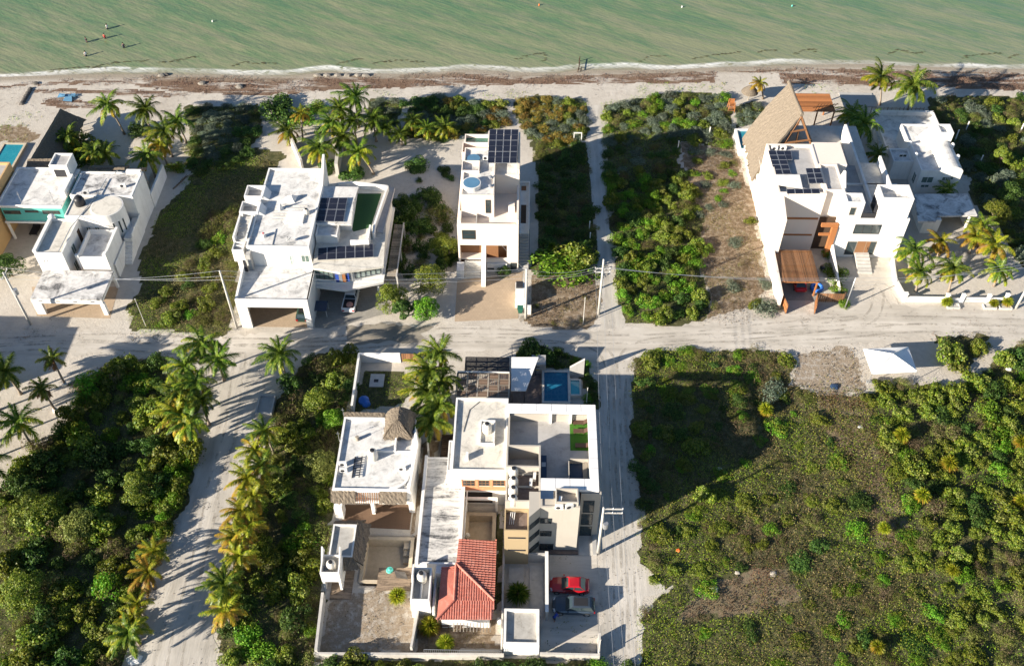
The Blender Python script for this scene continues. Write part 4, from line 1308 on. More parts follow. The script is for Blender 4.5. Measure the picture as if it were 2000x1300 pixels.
for a in [
    (210, 205, 6.5, 3.4, 'lime', 'tall palm with a leaning trunk on the sand at the upper left', (243, 262)),
    (283, 213, 6.5, 3.4, 'green', 'tall dark palm right of the leaning one at the upper left', (293, 252)),
    (132, 268, 3.0, 2.9, 'lime', 'low palm behind the grey thatch roof at the upper left'),
    (205, 300, 3.0, 2.9, 'green', 'shaded palm behind the stained white roof'),
    (182, 297, 3.5, 2.6, 'lime', 'palm behind the white roof stair tower'),
    (320, 258, 5.0, 3.2, 'lime', 'broad palm with hanging yellow fronds by the garden wall'),
    (345, 235, 4.5, 3.0, 'green', 'palm furthest back by the left sand path'),
    (286, 305, 4.5, 2.9, 'lime', 'palm arching over the white garden wall'),
    (310, 282, 4.0, 2.6, 'yellow', 'palm with yellow drooping fronds beside the garden wall'),
    (588, 222, 4.2, 2.0, 'yellow', 'small yellowing palm with a bare brown trunk', (592, 275)),
    (560, 257, 2.6, 2.9, 'lime', 'palm with pale fronds at the left end of the garden'),
    (622, 290, 3.4, 3.2, 'lime', 'palm between the two rear garden walls', (632, 328)),
    (700, 298, 3.6, 3.3, 'lime', 'leaning palm at the back corner of the solar wing', (730, 340)),
    (692, 190, 6.0, 3.3, 'green', 'tallest palm nearest the beach in the middle garden'),
    (662, 212, 5.5, 3.1, 'lime', 'palm with a ragged crown left of the tallest beach palm'),
    (648, 240, 4.5, 3.0, 'lime', 'wide palm in the middle of the palm clump'),
    (690, 235, 4.5, 3.2, 'green', 'dark palm in the heart of the middle clump'),
    (728, 235, 4.0, 3.0, 'green', 'dark palm on the right of the middle clump'),
    (668, 268, 3.5, 2.9, 'green', 'palm at the front of the middle clump'),
    (752, 250, 2.6, 2.6, 'green', 'low palm at the left end of the garden palm row'),
    (805, 236, 2.6, 2.5, 'lime', 'garden row palm with one orange frond'),
    (832, 250, 2.3, 2.4, 'lime', 'garden row palm in the middle of the row'),
    (868, 248, 2.3, 2.3, 'lime', 'garden row palm nearest the cream house'),
    (780, 262, 2.0, 2.2, 'green', 'low shaded palm in the garden row'),
    (1720, 150, 6.5, 3.6, 'lime', 'tall palm with yellow lower fronds on the beach at the upper right', (1718, 205)),
    (1783, 166, 6.5, 3.6, 'green', 'tall dark palm at the far right of the beach', (1772, 218)),
    (1686, 240, 4.6, 3.6, 'green', 'dark wide palm beside the palapa house deck', (1676, 285)),
    (1662, 222, 4.0, 2.6, 'lime', 'sunlit palm at the corner of the brown pergola'),
    (1714, 300, 3.2, 2.3, 'lime', 'small palm between the two right hand houses'),
    (1483, 163, 3.6, 1.8, 'yellow', 'small yellow palm behind the thatched beach umbrella', (1490, 193)),
    (1852, 370, 2.2, 1.9, 'green', 'small palm against the shaded far right house'),
    (1786, 490, 3.6, 2.9, 'lime', 'palm at the left end of the white garden fence'),
    (1838, 472, 3.2, 2.4, 'yellow', 'bright yellow palm in the fenced garden'),
    (1795, 532, 3.4, 2.9, 'lime', 'palm leaning over the white fence corner'),
    (1862, 524, 3.6, 2.9, 'lime', 'palm with a stout trunk behind the white fence', (1852, 570)),
    (1920, 440, 3.6, 2.9, 'lime', 'palm beside the far garage'),
    (1942, 478, 3.8, 3.2, 'yellow', 'large yellow palm at the right of the fenced garden'),
    (1952, 526, 3.2, 2.6, 'lime', 'palm nearest the white gate'),
    (1905, 462, 3.4, 2.4, 'yellow', 'yellow palm between the garage and the big right palm'),
    (102, 700, 4.2, 2.4, 'dry', 'windblown palm with dead fronds and a white trunk base by the road', (128, 752), None, True),
    (82, 758, 4.2, 2.3, 'dry', 'windblown palm with a whitewashed base on the sand clearing', (109, 803), None, True),
    (8, 725, 4.5, 2.8, 'green', 'palm cut by the left edge of the picture'),
    (36, 825, 4.5, 3.3, 'lime', 'large palm at the left edge beside the sand clearing'),
    (395, 672, 5.6, 3.3, 'lime', 'palm at the top of the lane beside the road'),
    (424, 700, 5.4, 3.0, 'green', 'palm with a pale trunk at the lane corner', (438, 742)),
    (362, 716, 5.0, 3.0, 'lime', 'palm behind the lane corner palm on its left'),
    (380, 748, 5.0, 3.0, 'lime', 'dense palm in the left lane row below the corner'),
    (352, 765, 4.6, 2.9, 'lime', 'palm on the outer side of the left lane row'),
    (392, 782, 4.4, 2.8, 'green', 'palm in the left lane row above the hedge'),
    (348, 808, 4.2, 3.0, 'yellow', 'palm with orange tipped fronds in the left lane row'),
    (368, 826, 4.0, 2.8, 'lime', 'last palm of the upper left lane row above the bright hedge'),
    (300, 1074, 2.6, 2.0, 'yellow', 'first small yellow palm below the bright hedge'),
    (288, 1118, 2.8, 2.2, 'yellow', 'small yellow palm in the middle of the lower left lane row'),
    (268, 1180, 2.8, 2.1, 'yellow', 'yellow palm above the lowest lane palm'),
    (258, 1208, 2.6, 1.9, 'yellow', 'yellow green palm crowding the lowest left lane palm'),
    (250, 1236, 3.0, 2.6, 'lime', 'lowest palm on the left side of the lane'),
    (546, 692, 5.2, 3.5, 'green', 'big dark green palm at the right corner of the lane mouth', (560, 742)),
    (516, 842, 4.0, 2.9, 'lime', 'top palm of the right lane row beside the grey tank'),
    (498, 880, 4.0, 2.7, 'yellow', 'yellow palm second from the top in the right lane row'),
    (510, 912, 3.8, 2.6, 'lime', 'palm set back third from the top in the right lane row'),
    (482, 935, 3.8, 2.7, 'yellow', 'yellow palm leaning over the lane at mid row'),
    (492, 968, 3.6, 2.5, 'yellow', 'golden palm in the middle of the right lane row'),
    (470, 1000, 3.6, 2.6, 'yellow', 'golden palm reaching furthest over the lane'),
    (486, 1028, 3.4, 2.4, 'yellow', 'yellow palm with a bent crown in the right lane row'),
    (462, 1050, 3.2, 2.5, 'yellow', 'yellow palm above the gap in the right lane row'),
    (468, 1085, 3.0, 2.2, 'yellow', 'palm at the gap in the right lane row'),
    (436, 1140, 3.4, 2.7, 'lime', 'green palm second from the bottom of the right lane row'),
    (440, 1192, 3.2, 2.6, 'yellow', 'lowest palm of the right lane row'),
    (858, 690, 6.5, 3.0, 'lime', 'tallest palm beside the dark pergola, next to the road'),
    (838, 724, 5.8, 3.3, 'lime', 'palm second from the road beside the turret house garden'),
    (862, 742, 5.2, 2.8, 'green', 'shaded palm against the dark pergola'),
    (832, 765, 5.0, 3.3, 'lime', 'wide palm spreading over the walled garden'),
    (856, 790, 4.6, 3.0, 'lime', 'palm between the turret house and the white roof terrace'),
    (842, 822, 4.0, 3.0, 'lime', 'lowest palm in the gap between the two houses'),
]:
    palm(*a)


for x, y, h in ((-45, 740, 6), (-60, 800, 6.5), (-90, 850, 6), (-40, 905, 5.5), (-110, 780, 7), (-60, 960, 5.5)):
    palm(x, y, h, 3.4, 'green', 'palm standing just beyond the left edge of the picture', None, 'palms beyond the left edge')


def fan_palm(x, y, r, h, tint, label):
    cx, cy, _ = P(x, y, h * .6)
    t = thing('fan_palm', (cx, cy, 0), label, 'palm')
    MB().tube([(cx, cy, 0), (cx, cy, h * .6)], [.16, .12], 8).build('trunk', 'trunk_bark', t)
    qs, mi = [], []
    n = 560
    for i in range(n):
        el = math.asin(1 - 1.5 * (i + .5) / n); az = U(0, 6.283)
        d = np.array([math.cos(az) * math.cos(el), math.sin(az) * math.cos(el), math.sin(el)])
        ln = r * U(.75, 1.1)
        side = np.cross(d, rng.normal(size=3)); side /= np.linalg.norm(side) + 1e-6
        w = side * .05 * r
        mid = d * ln * .55; tip = d * ln - np.array([0, 0, .18 * r * U(.5, 1.3)])
        qs.append([d * .1 * r, mid + w, tip, mid - w]); mi.append(0 if el > -.05 else 1)
    me = quick_mesh('crown', np.array(qs).reshape(-1, 3), len(qs), 4, {'y': ['frond_lime', 'frond_yellow'], 'g': ['frond_lime', 'frond_lime'], 'd': ['frond_green', 'frond_green']}[tint], mi)
    o = bpy.data.objects.new('crown', me); C.objects.link(o); o.parent = t
    o.location = (0, 0, h * .6)


for a in [
    (776, 1163, 1.15, 1.4, 'g', 'round fan palm on the grey yard of the turret house'),
    (838, 1222, 1.35, 1.4, 'y', 'fan palm left of the red tiled roof corner'),
    (870, 1254, 1.1, 1.0, 'g', 'small fan palm near the bottom wall below the red roof'),
    (1012, 1158, 1.5, 1.8, 'd', 'dark shaded fan palm in the small court left of the red car'),
    (1856, 903, 1.2, 2.2, 'y', 'yellow fan palm highest in the right thicket'),
    (1802, 966, 1.1, 2.2, 'y', 'yellow fan palm left of the others in the right thicket'),
    (1762, 848, 1.2, 2.4, 'y', 'yellow green fan palm behind the white tent thicket'),
    (1996, 862, 1.1, 2.2, 'y', 'fan palm at the right edge higher up'),
    (1997, 978, 1.1, 2.2, 'y', 'fan palm at the right edge lower down'),
    (1496, 798, 1.1, 1.4, 'y', 'fan palm standing in the big shadow on the corner lot'),
    (1728, 1030, .9, 1.6, 'g', 'fan palm on the left margin of the right thicket'),
    (1862, 1112, .9, 1.6, 'g', 'fan palm low in the right thicket'),
    (1715, 1262, .9, 1.6, 'y', 'orange tinged fan palm at the bottom right'),
    (243, 1112, .9, 1.2, 'g', 'fan palm left of the small yellow lane palms'),
    (196, 1130, .7, .9, 'y', 'tiny fan palm furthest left of the lane'),
    (219, 1120, .6, .9, 'y', 'tiny fan palm between two others left of the lane'),
    (1850, 588, 1.0, .9, 'g', 'spiky plant in the planter left of the white gate'),
    (1942, 592, .8, .8, 'g', 'spiky plant in the planter right of the white gate'),
    (1968, 588, 1.0, 1.1, 'y', 'spiky plant beside the right utility pole'),
    (1078, 480, .7, 2.6, 'd', 'spiky yucca above the bright bush by the footpath'),
]:
    fan_palm(*a)


# ------------------------------------------------------------------ broad-leaved trees
def tree(x, y, h, r, leaf, label, hs=0.62, n=6000):
    cx, cy, _ = P(x, y, h * .62)
    t = thing('broadleaf_tree', (cx, cy, 0), label, 'tree')
    mb = MB()
    mb.tube([(cx, cy, 0), (cx + .08, cy, h * .3), (cx - .05, cy + .05, h * .55)], [.17, .13, .09], 8)
    ps, ns, ss = [], [], []
    nl = 17
    for i in range(nl):
        a = i * 2.4 + U(-.4, .4)
        q = math.sqrt((i + .4) / nl) * r * .72
        top = h * (1 - .38 * (q / r) ** 2) * U(.82, 1.03) - (U(0, h * .35) if i > 9 else 0)
        lr = r * U(.26, .40)
        c = np.array([q * math.cos(a), q * math.sin(a), max(.5, top - lr)])
        mb.tube([(cx, cy, h * .3), (cx + c[0] * .5, cy + c[1] * .5, h * .3 + (c[2] - h * .3) * .6), (cx + c[0], cy + c[1], c[2])], [.07, .045, .02], 5)
        p, nn, s = dome_leaves(c, lr, lr * .95, n // nl, .16)
        ps.append(p); ns.append(nn); ss.append(s)
    mb.build('trunk', 'branch_bark', t)
    p = np.concatenate(ps)
    me = quick_mesh('crown', leaf_verts(p, np.concatenate(ns), np.concatenate(ss), .75), len(p), 4, [leaf])
    o = bpy.data.objects.new('crown', me); C.objects.link(o); o.parent = t


for a in [
    (12, 515, 4.0, 2.4, 'leaf_dark', 'dark tree at the left edge beside the teal house'),
    (765, 575, 4.8, 2.5, 'leaf_grape', 'tall leafy tree right of the parked pickup'),
    (838, 540, 4.2, 2.9, 'leaf_grape', 'broad tree left of the cream paved forecourt'),
    (830, 598, 3.4, 2.2, 'leaf_bright', 'rounded glossy tree nearest the road by the forecourt'),
    (866, 478, 4.2, 2.4, 'leaf_grape', 'light green tree against the cream house front'),
    (785, 600, 3.4, 1.7, 'leaf_dark', 'dark tree between the pickup driveway and the rounded tree'),
    (1948, 412, 4.2, 2.6, 'leaf_grape', 'sunlit tree behind the fenced palm garden'),
    (1975, 375, 4.0, 2.4, 'leaf_dark', 'dark tree at the right edge behind the fenced garden'),
    (1960, 300, 3.2, 1.8, 'leaf_grape', 'small yellow green tree on the far right lot'),
    (620, 780, 3.6, 2.2, 'leaf_grape', 'yellow green tree left of the walled garden'),
    (650, 815, 3.4, 1.7, 'leaf_bright', 'bright tree against the turret house corner'),
    (625, 905, 3.8, 2.3, 'leaf_olive', 'olive tree left of the turret house roof'),
    (70, 985, 3.8, 2.9, 'leaf_grape', 'large yellow green tree at the top left of the scrub'),
    (270, 945, 3.6, 2.6, 'leaf_grape', 'large pale tree in the scrub near the bright hedge'),
    (150, 1020, 3.6, 2.6, 'leaf_olive', 'grey olive tree in the middle of the left scrub'),
    (40, 1150, 3.8, 2.8, 'leaf_grape', 'yellow flecked tree at the lower left edge'),
]:
    tree(*a)

# ------------------------------------------------------------------ building helpers
def mass(par, x0, y0, x1, y1, z0, z1, rim=0.35, t=0.22, wm='white_plaster', rm='white_roof', roof=True):
    MB().shell(x0, y0, x1, y1, z0, z1, t, z1 - rim).build('wall', wm, par)
    if roof:
        MB().box(x0 + t - .03, y0 + t - .03, z1 - rim - .15, x1 - t + .03, y1 - t + .03, z1 - rim + .004).build('roof', rm, par)


def block(par, name, m, *boxes):
    for b in boxes:
        o = MB().box(*b).build(name, m, par)
    return o


def fwin(par, Y, a, b, c, d, glass='glass', frame='white_plastic', nx=2, ny=1, name='window', fr=.07):
    """window on a wall facing the camera (plane Y), measured by its photo corners"""
    x0, z1 = V(a, b, Y); x1, z0 = V(c, d, Y)
    w = MB()
    w.box(x0, Y - .05, z0, x0 + fr, Y + .03, z1).box(x1 - fr, Y - .05, z0, x1, Y + .03, z1)
    w.box(x0 + fr, Y - .05, z0, x1 - fr, Y + .03, z0 + fr).box(x0 + fr, Y - .05, z1 - fr, x1 - fr, Y + .03, z1)
    for i in range(1, nx):
        q = x0 + (x1 - x0) * i / nx
        w.box(q - .03, Y - .04, z0 + fr, q + .03, Y + .03, z1 - fr)
    for i in range(1, ny):
        q = z0 + (z1 - z0) * i / ny
        w.box(x0 + fr, Y - .035, q - .03, x1 - fr, Y + .03, q + .03)
    o = w.build(name, frame, par)
    MB().box(x0 + fr - .01, Y - .015, z0 + fr - .01, x1 - fr + .01, Y + .02, z1 - fr + .01).build('pane', glass, o)
    return o


def swin(par, X, sg, a, b, c, d, glass='glass', frame='white_plastic', ny=2, name='window', fr=.07):
    """window on a side wall at plane X, facing sg"""
    pts = [SX(a, b, X), SX(c, d, X)]
    y0, y1 = sorted((pts[0][0], pts[1][0])); z0, z1 = sorted((pts[0][1], pts[1][1]))
    return swin_w(par, X, sg, y0, y1, z0, z1, glass, frame, ny, name, fr)


def swin_w(par, X, sg, y0, y1, z0, z1, glass='glass', frame='white_plastic', ny=2, name='window', fr=.07):
    a, b = X - .03 * sg, X + .05 * sg
    w = MB()
    w.box(a, y0, z0, b, y0 + fr, z1).box(a, y1 - fr, z0, b, y1, z1)
    w.box(a, y0 + fr, z0, b, y1 - fr, z0 + fr).box(a, y0 + fr, z1 - fr, b, y1 - fr, z1)
    for i in range(1, ny):
        q = y0 + (y1 - y0) * i / ny
        w.box(a, q - .03, z0 + fr, X + .04 * sg, q + .03, z1 - fr)
    o = w.build(name, frame, par)
    MB().box(X - .02 * sg, y0 + fr - .01, z0 + fr - .01, X + .015 * sg, y1 - fr + .01, z1 - fr + .01).build('pane', glass, o)
    return o


def solar(par, q, nx, ny, gap=.03, th=.05, split=True):
    """q: four world corners back-left, back-right, front-right, front-left"""
    q = [np.array(p, float) for p in q]

    def at(u, v):
        return (q[0] * (1 - u) + q[1] * u) * (1 - v) + (q[3] * (1 - u) + q[2] * u) * v
    nrm = np.cross(q[1] - q[0], q[3] - q[0]); nrm /= np.linalg.norm(nrm)
    if nrm[2] < 0:
        nrm = -nrm
    W_ = np.linalg.norm(q[1] - q[0]); H_ = np.linalg.norm(q[3] - q[0])
    gu, gv = gap / W_, gap / H_
    for i in range(nx):
        for j in range(ny):
            u0, u1, v0, v1 = i / nx + gu / 2, (i + 1) / nx - gu / 2, j / ny + gv / 2, (j + 1) / ny - gv / 2
            c = [at(u0, v0), at(u1, v0), at(u1, v1), at(u0, v1)]
            mb = MB()
            mb.hexa([p - nrm * th for p in c], c, 0)
            eu, ev = .045 / W_, .045 / H_
            vm = (v0 + v1) / 2
            parts = [(v0 + ev, vm - ev * .3), (vm + ev * .3, v1 - ev)] if split else [(v0 + ev, v1 - ev)]
            for (va, vb) in parts:
                mb.poly([p + nrm * .004 for p in (at(u0 + eu, va), at(u1 - eu, va), at(u1 - eu, vb), at(u0 + eu, vb))], 1)
            mb.build('solar_panel', ['galvanized', 'solar_cell'], par)
    # rails under the array
    mb = MB()
    for v in (.15, .85):
        mb.beam(at(0, v) - nrm * .08, at(1, v) - nrm * .08, .05)
    for u, v in ((.05, .15), (.95, .15), (.05, .85), (.95, .85)):
        p = at(u, v)
        mb.beam(p - nrm * .08, p - nrm * .08 - np.array([0, 0, .5]), .05)
    mb.build('panel_rail', 'galvanized', par)


def stairs(par, x0, x1, y_front, y_back, z0, z1, n, m='concrete', name='stairs'):
    mb = MB()
    for i in range(n):
        ya = y_front + (y_back - y_front) * i / n
        zb = z0 + (z1 - z0) * (i + 1) / n
        mb.box(x0, ya, z0, x1, y_back, zb) if i == 0 else mb.box(x0 + .002 * i, ya, z0 + (z1 - z0) * i / n, x1 - .002 * i, y_back, zb)
    return mb.build(name, m, par)


def wall_run(name, pts, h, t, m, label, cat='wall', group=None):
    """boundary wall along a line of ground points, mitred by overlapping posts"""
    mb = MB()
    for i, (a, b) in enumerate(zip(pts[:-1], pts[1:])):
        a = np.array(a[:2]); b = np.array(b[:2])
        d = (b - a) / np.linalg.norm(b - a); s = np.array([-d[1], d[0]]) * t / 2
        if i < len(pts) - 2:
            b = b + d * t / 2
        if i > 0:
            a = a + d * t / 2
        mb.prism([a - s, b - s, b + s, a + s], -.05, h + .003 * (i % 2))
    o = mb.build(name, m)
    return tag(o, label, cat, group)


def lbl_tank(x, y, z, r, h, mat, label, group=None, tilt=None):
    t = thing('water_tank', (x, y, z), label, 'water tank', group)
    MB().lathe((x, y, z), [(r * .96, 0), (r, h * .1), (r * .97, h * .3), (r, h * .33), (r * .97, h * .36), (r * .98, h * .62), (r * .8, h * .85), (r * .42, h * .95)], 20).build('body', mat, t, True)
    MB().lathe((x, y, z), [(r * .44, h * .94), (r * .44, h * 1.03), (r * .3, h * 1.06)], 16).build('lid', 'black_plastic', t)


def ac_unit(x, y, z, label, rz=0.0, group=None):
    t = thing('air_conditioner', (x, y, z), label, 'air conditioner', group, rz)
    c, s = math.cos(rz), math.sin(rz)

    def loc(mb, name, m):
        o = mb.build(name, m); o.parent = t; return o
    loc(MB().box(-.45, -.17, .08, .45, .17, .72).box(-.4, -.15, 0, -.32, .15, .08).box(.32, -.15, 0, .4, .15, .08), 'body', 'white_plastic')
    g = MB()
    for k in range(16):
        a = 2 * math.pi * k / 16; b = 2 * math.pi * (k + 1) / 16
        g.poly([(-.1, -.175, .4), (-.1 + .25 * math.cos(b), -.175, .4 + .25 * math.sin(b)), (-.1 + .25 * math.cos(a), -.175, .4 + .25 * math.sin(a))])
    loc(g, 'fan_grille', 'dark_metal')


def dish(x, y, z, label, r=.4, az=2.6):
    t = thing('satellite_dish', (x, y, z), label, 'satellite dish')
    MB().tube([(x, y, z), (x, y, z + .5)], .03).build('mast', 'galvanized', t)
    mb = MB()
    n = 18
    ax = np.array([math.cos(az) * .75, math.sin(az) * .75, .66]); u = np.cross(ax, [0, 0, 1]); u /= np.linalg.norm(u); w = np.cross(u, ax)
    c = np.array([x, y, z + .65])
    rings = []
    for q in (0, .4, .75, 1):
        rings.append([c + ax * .18 * q * q * r * 2 + (u * math.cos(2 * math.pi * k / n) + w * math.sin(2 * math.pi * k / n)) * r * q for k in range(n)])
    for j in range(1, 3):
        for k in range(n):
            l = (k + 1) % n
            mb.poly([rings[j][k], rings[j][l], rings[j + 1][l], rings[j + 1][k]])
    for k in range(n):
        mb.poly([rings[1][k], rings[1][(k + 1) % n], rings[0][0]])
    for k in range(n):   # thickness
        l = (k + 1) % n
        mb.poly([rings[3][k], rings[3][l], rings[3][l] - ax * .03, rings[3][k] - ax * .03])
    mb.build('reflector', 'white_plastic', t)
    MB().tube([c - w * r * .9, c + ax * .45], .015).box(*(c + ax * .45 - .05), *(c + ax * .45 + .05)).build('feed_arm', 'dark_metal', t)


def pole_thin(x, y, z, h, label, r=.03, m='galvanized', cat='pole', name='antenna_mast'):
    mb = MB().tube([(x, y, z), (x + .03, y, z + h)], r)
    mb.box(x - .2, y - .02, z + h * .8, x + .2, y + .02, z + h * .8 + .04)
    return tag(mb.build(name, m), label, cat)


def thatch_panel(quad, nu=14, nv=10, sag=0.15, th=.35, rag=.12):
    """curved shaggy roof panel between a top edge (quad 0-1) and an eave (3-2); returns a mesh builder"""
    nu, nv = int(nu * 1.8), int(nv * 1.5)
    q = [np.array(p, float) for p in quad]
    mb = MB()
    nrm = np.cross(q[1] - q[0], q[3] - q[0]); nrm /= np.linalg.norm(nrm)
    if nrm[2] < 0:
        nrm = -nrm
    g = {}
    for i in range(nu + 1):
        for j in range(nv + 1):
            u, v = i / nu, j / nv
            p = (q[0] * (1 - u) + q[1] * u) * (1 - v) + (q[3] * (1 - u) + q[2] * u) * v
            p = p - nrm * sag * math.sin(math.pi * v) + nrm * U(-.05, .05)
            if j == nv:
                p = p + (q[3] - q[0]) / np.linalg.norm(q[3] - q[0]) * U(-rag, rag * 2)
            g[i, j] = p
    for i in range(nu):
        for j in range(nv):
            mb.poly([g[i, j], g[i + 1, j], g[i + 1, j + 1], g[i, j + 1]])
            mb.poly([g[i, j + 1] - nrm * th, g[i + 1, j + 1] - nrm * th, g[i + 1, j] - nrm * th, g[i, j] - nrm * th])
    for i in range(nu):
        for j in (0, nv):
            a, b = g[i, j], g[i + 1, j]
            mb.poly([a, b, b - nrm * th, a - nrm * th])
    for j in range(nv):
        for i in (0, nu):
            a, b = g[i, j], g[i, j + 1]
            mb.poly([a, b, b - nrm * th, a - nrm * th])
    return mb


def strands(mb_pts, n, down, length, mat, parent, name='fringe'):
    pass


def slat_roof(mb, x0, y0, x1, y1, z, w, gap, along='y', th=.05, jitter=.0, dz=.0):
    """loose poles or slats side by side"""
    if along == 'y':
        x = x0
        while x < x1:
            mb.hexa([(x, y0 + U(-jitter, jitter), z - th), (x + w, y0 + U(-jitter, jitter), z - th), (x + w, y1, z - th + dz), (x, y1, z - th + dz)],
                    [(x, y0 + U(-jitter, jitter), z + U(-.01, .01)), (x + w, y0 + U(-jitter, jitter), z), (x + w, y1, z + dz), (x, y1, z + dz)])
            x += w + gap
    else:
        y = y0
        while y < y1:
            mb.hexa([(x0 + U(-jitter, jitter), y, z - th), (x1 + U(-jitter, jitter), y, z - th), (x1, y + w, z - th + dz), (x0, y + w, z - th + dz)],
                    [(x0 + U(-jitter, jitter), y, z), (x1 + U(-jitter, jitter), y, z), (x1, y + w, z + dz), (x0, y + w, z + dz)])
            y += w + gap
    return mb


def pool_thing(rect, z, water, label, coping='old_wall', w=.35, zc=None, name='swimming_pool', wallz=-.02):
    """raised pool: rim and water level z"""
    x0, y0, x1, y1 = rect
    zc = zc if zc is not None else z + .12
    t = thing(name, (x0, y0, 0), label, 'pool')
    MB().shell(x0 - w, y0 - w, x1 + w, y1 + w, wallz, zc, w, z - .4).build('rim', coping, t)
    MB().box(x0 - .02, y0 - .02, z - .45, x1 + .02, y1 + .02, z).build('pool_water', water, t)
    return t


b = thing('white_house', (-84, 80, 0), 'white house just beyond the left edge below the road', 'house')
mass(b, -96, 76.5, -78, 84.2, 0, 6.2); mass(b, -96, 76.6, -85, 83.0, 5.8, 8.4)

# ------------------------------------------------------------------ ochre house at the left edge
b = thing('ochre_house', (-84, 110, 0), 'ochre walled house cut by the left edge of the picture', 'house')
mass(b, -92, 104.5, -79.0, 119.2, 0, 8.2, .4, .25, 'ochre_plaster', 'grey_roof')

# ------------------------------------------------------------------ white house with the curved tower (left)
b = thing('curved_white_house', (-64, 104, 0), 'white stepped house with a rounded tower, teal wing and open carport', 'house')
# carport
MB().box(-69.45, 95.35, 2.86, -59.4, 101.05, 3.12).build('roof', 'stained_roof', b, label='stained flat carport roof')
cm = MB()
cm.box(-69.45, 95.3, 2.25, -59.4, 95.7, 2.86)
cm.box(-59.75, 95.7, 2.5, -59.4, 101.05, 2.86).box(-69.45, 95.7, 2.5, -69.1, 101.05, 2.86)
cm.build('beam', 'white_plaster', b)
for x0, x1, y0, y1 in ((-69.45, -68.2, 95.3, 95.75), (-59.9, -59.3, 95.3, 95.75), (-59.75, -59.4, 100.7, 101.05)):
    MB().box(x0, y0, 0, x1, y1, 2.3).build('column', 'white_plaster', b)
for k in range(4):
    x = -68.4 + k * 2.45
    MB().box(x, 95.27, 2.62, x + .55, 95.3, 2.76).build('roof_vent', 'dark_metal', b)
# front block
mass(b, -69.75, 101.1, -65.7, 108.4, 0, 6.45, .3, .2, rm='dirty_roof')
block(b, 'parapet', 'white_plaster', (-69.95, 101.3, 6.3, -69.45, 108.6, 6.75))
MB().lathe((-69.65, 108.6, 6.2), [(.5, 0), (.5, .55), (.4, .7), (.2, .78)], 14).build('parapet', 'white_plaster', b, True)
fwin(b, 101.1, 84, 507, 88, 512, 'glass', ny=1, nx=1); fwin(b, 101.1, 90, 507, 94, 512, 'glass_pale', ny=1, nx=1)
swin_w(b, -65.7, 1, 103.6, 104.8, 3.6, 5.2, 'glass_green'); swin_w(b, -65.7, 1, 102.6, 103.6, 1.2, 3.0, 'glass_green')
swin_w(b, -65.7, 1, 106.7, 107.5, 3.3, 5.5, 'wood_dark', 'wood_dark', 1, 'door')
# link block and tower
mass(b, -67.6, 108.45, -61.9, 113.0, 0, 7.0, .12, .15, rm='dirty_roof')
fwin(b, 108.45, 167, 443, 181, 454, 'glass_green'); fwin(b, 108.45, 184, 443, 198, 454, 'glass_green')
tw = MB().cyl((-62.0, 110.7), 2.35, 2.35, 0, 7.05, 40)
tw.build('tower', 'white_plaster', b)
MB().cyl((-62.0, 110.7), 2.2, 2.2, 7.0, 7.075, 40).build('roof', 'dirty_roof', b)
for k, az in enumerate((-62, -42, -24)):
    a = math.radians(az); ca, sa = math.cos(a), math.sin(a); c0 = np.array([-62.0, 110.7])
    p = c0 + np.array([ca, sa]) * 2.36; tn = np.array([-sa, ca]) * .16; o_ = np.array([ca, sa]) * .04
    f = MB().prism([p - tn - o_, p - tn + o_, p + tn + o_, p + tn - o_], 3.2, 5.6).build('window', 'white_plastic', b)
    tn = tn * .75; o2 = np.array([ca, sa]) * .05
    MB().prism([p - tn - o2, p - tn + o2, p + tn + o2, p + tn - o2], 3.3, 5.5).build('pane', 'glass', f)
MB().tube([(-66.4, 101.6, 6.32), (-65.9, 106, 6.9), (-64.2, 113.0, 7.05), (-63.9, 117, 7.0)], .07).build('drain_pipe', 'galvanized', b)
# main block
mass(b, -68.3, 113.05, -58.95, 118.7, 0, 7.0, .22, .2, rm='stained_roof')
block(b, 'parapet', 'white_plaster', (-61.2, 118.2, 6.9, -59.0, 118.75, 7.5))
# stair tower on the roof
mass(b, -72.2, 117.4, -69.45, 120.4, 6.8, 9.1, .3, .2, rm='grey_roof')
block(b, 'parapet', 'white_plaster', (-69.5, 113.1, 6.6, -68.9, 117.3, 7.6))
block(b, 'doorway', 'dark_metal', (-71.7, 117.37, 6.9, -70.0, 117.39, 8.3))
# terrace block with parapets
mass(b, -64.55, 102.0, -60.15, 107.9, 0, 4.9, .85, .2, rm='white_roof')
block(b, 'parapet', 'white_plaster', (-64.6, 101.95, 4.8, -64.1, 102.3, 5.3), (-60.6, 101.95, 4.8, -60.1, 102.6, 5.5), (-60.5, 102.6, 4.85, -60.1, 108.0, 5.35))
# side strip and rear garden wall
MB().box(-60.0, 108.2, 0, -58.85, 113.0, 2.9).build('wall', 'white_plaster', b)
MB().box(-59.25, 113.0, 2.7, -58.87, 118.9, 6.9).build('wall', 'white_plaster', b)
stairs(b, -59.95, -58.8, 105.6, 108.15, 0, 2.2, 7, 'white_plaster')
block(b, 'parapet', 'white_plaster', (-60.05, 103.0, 0, -59.85, 108.1, 2.6), (-58.75, 108.3, 2.9, -58.6, 113.0, 3.7))
swin_w(b, -58.95, 1, 113.4, 114.3, 4.6, 5.6, 'glass_green')
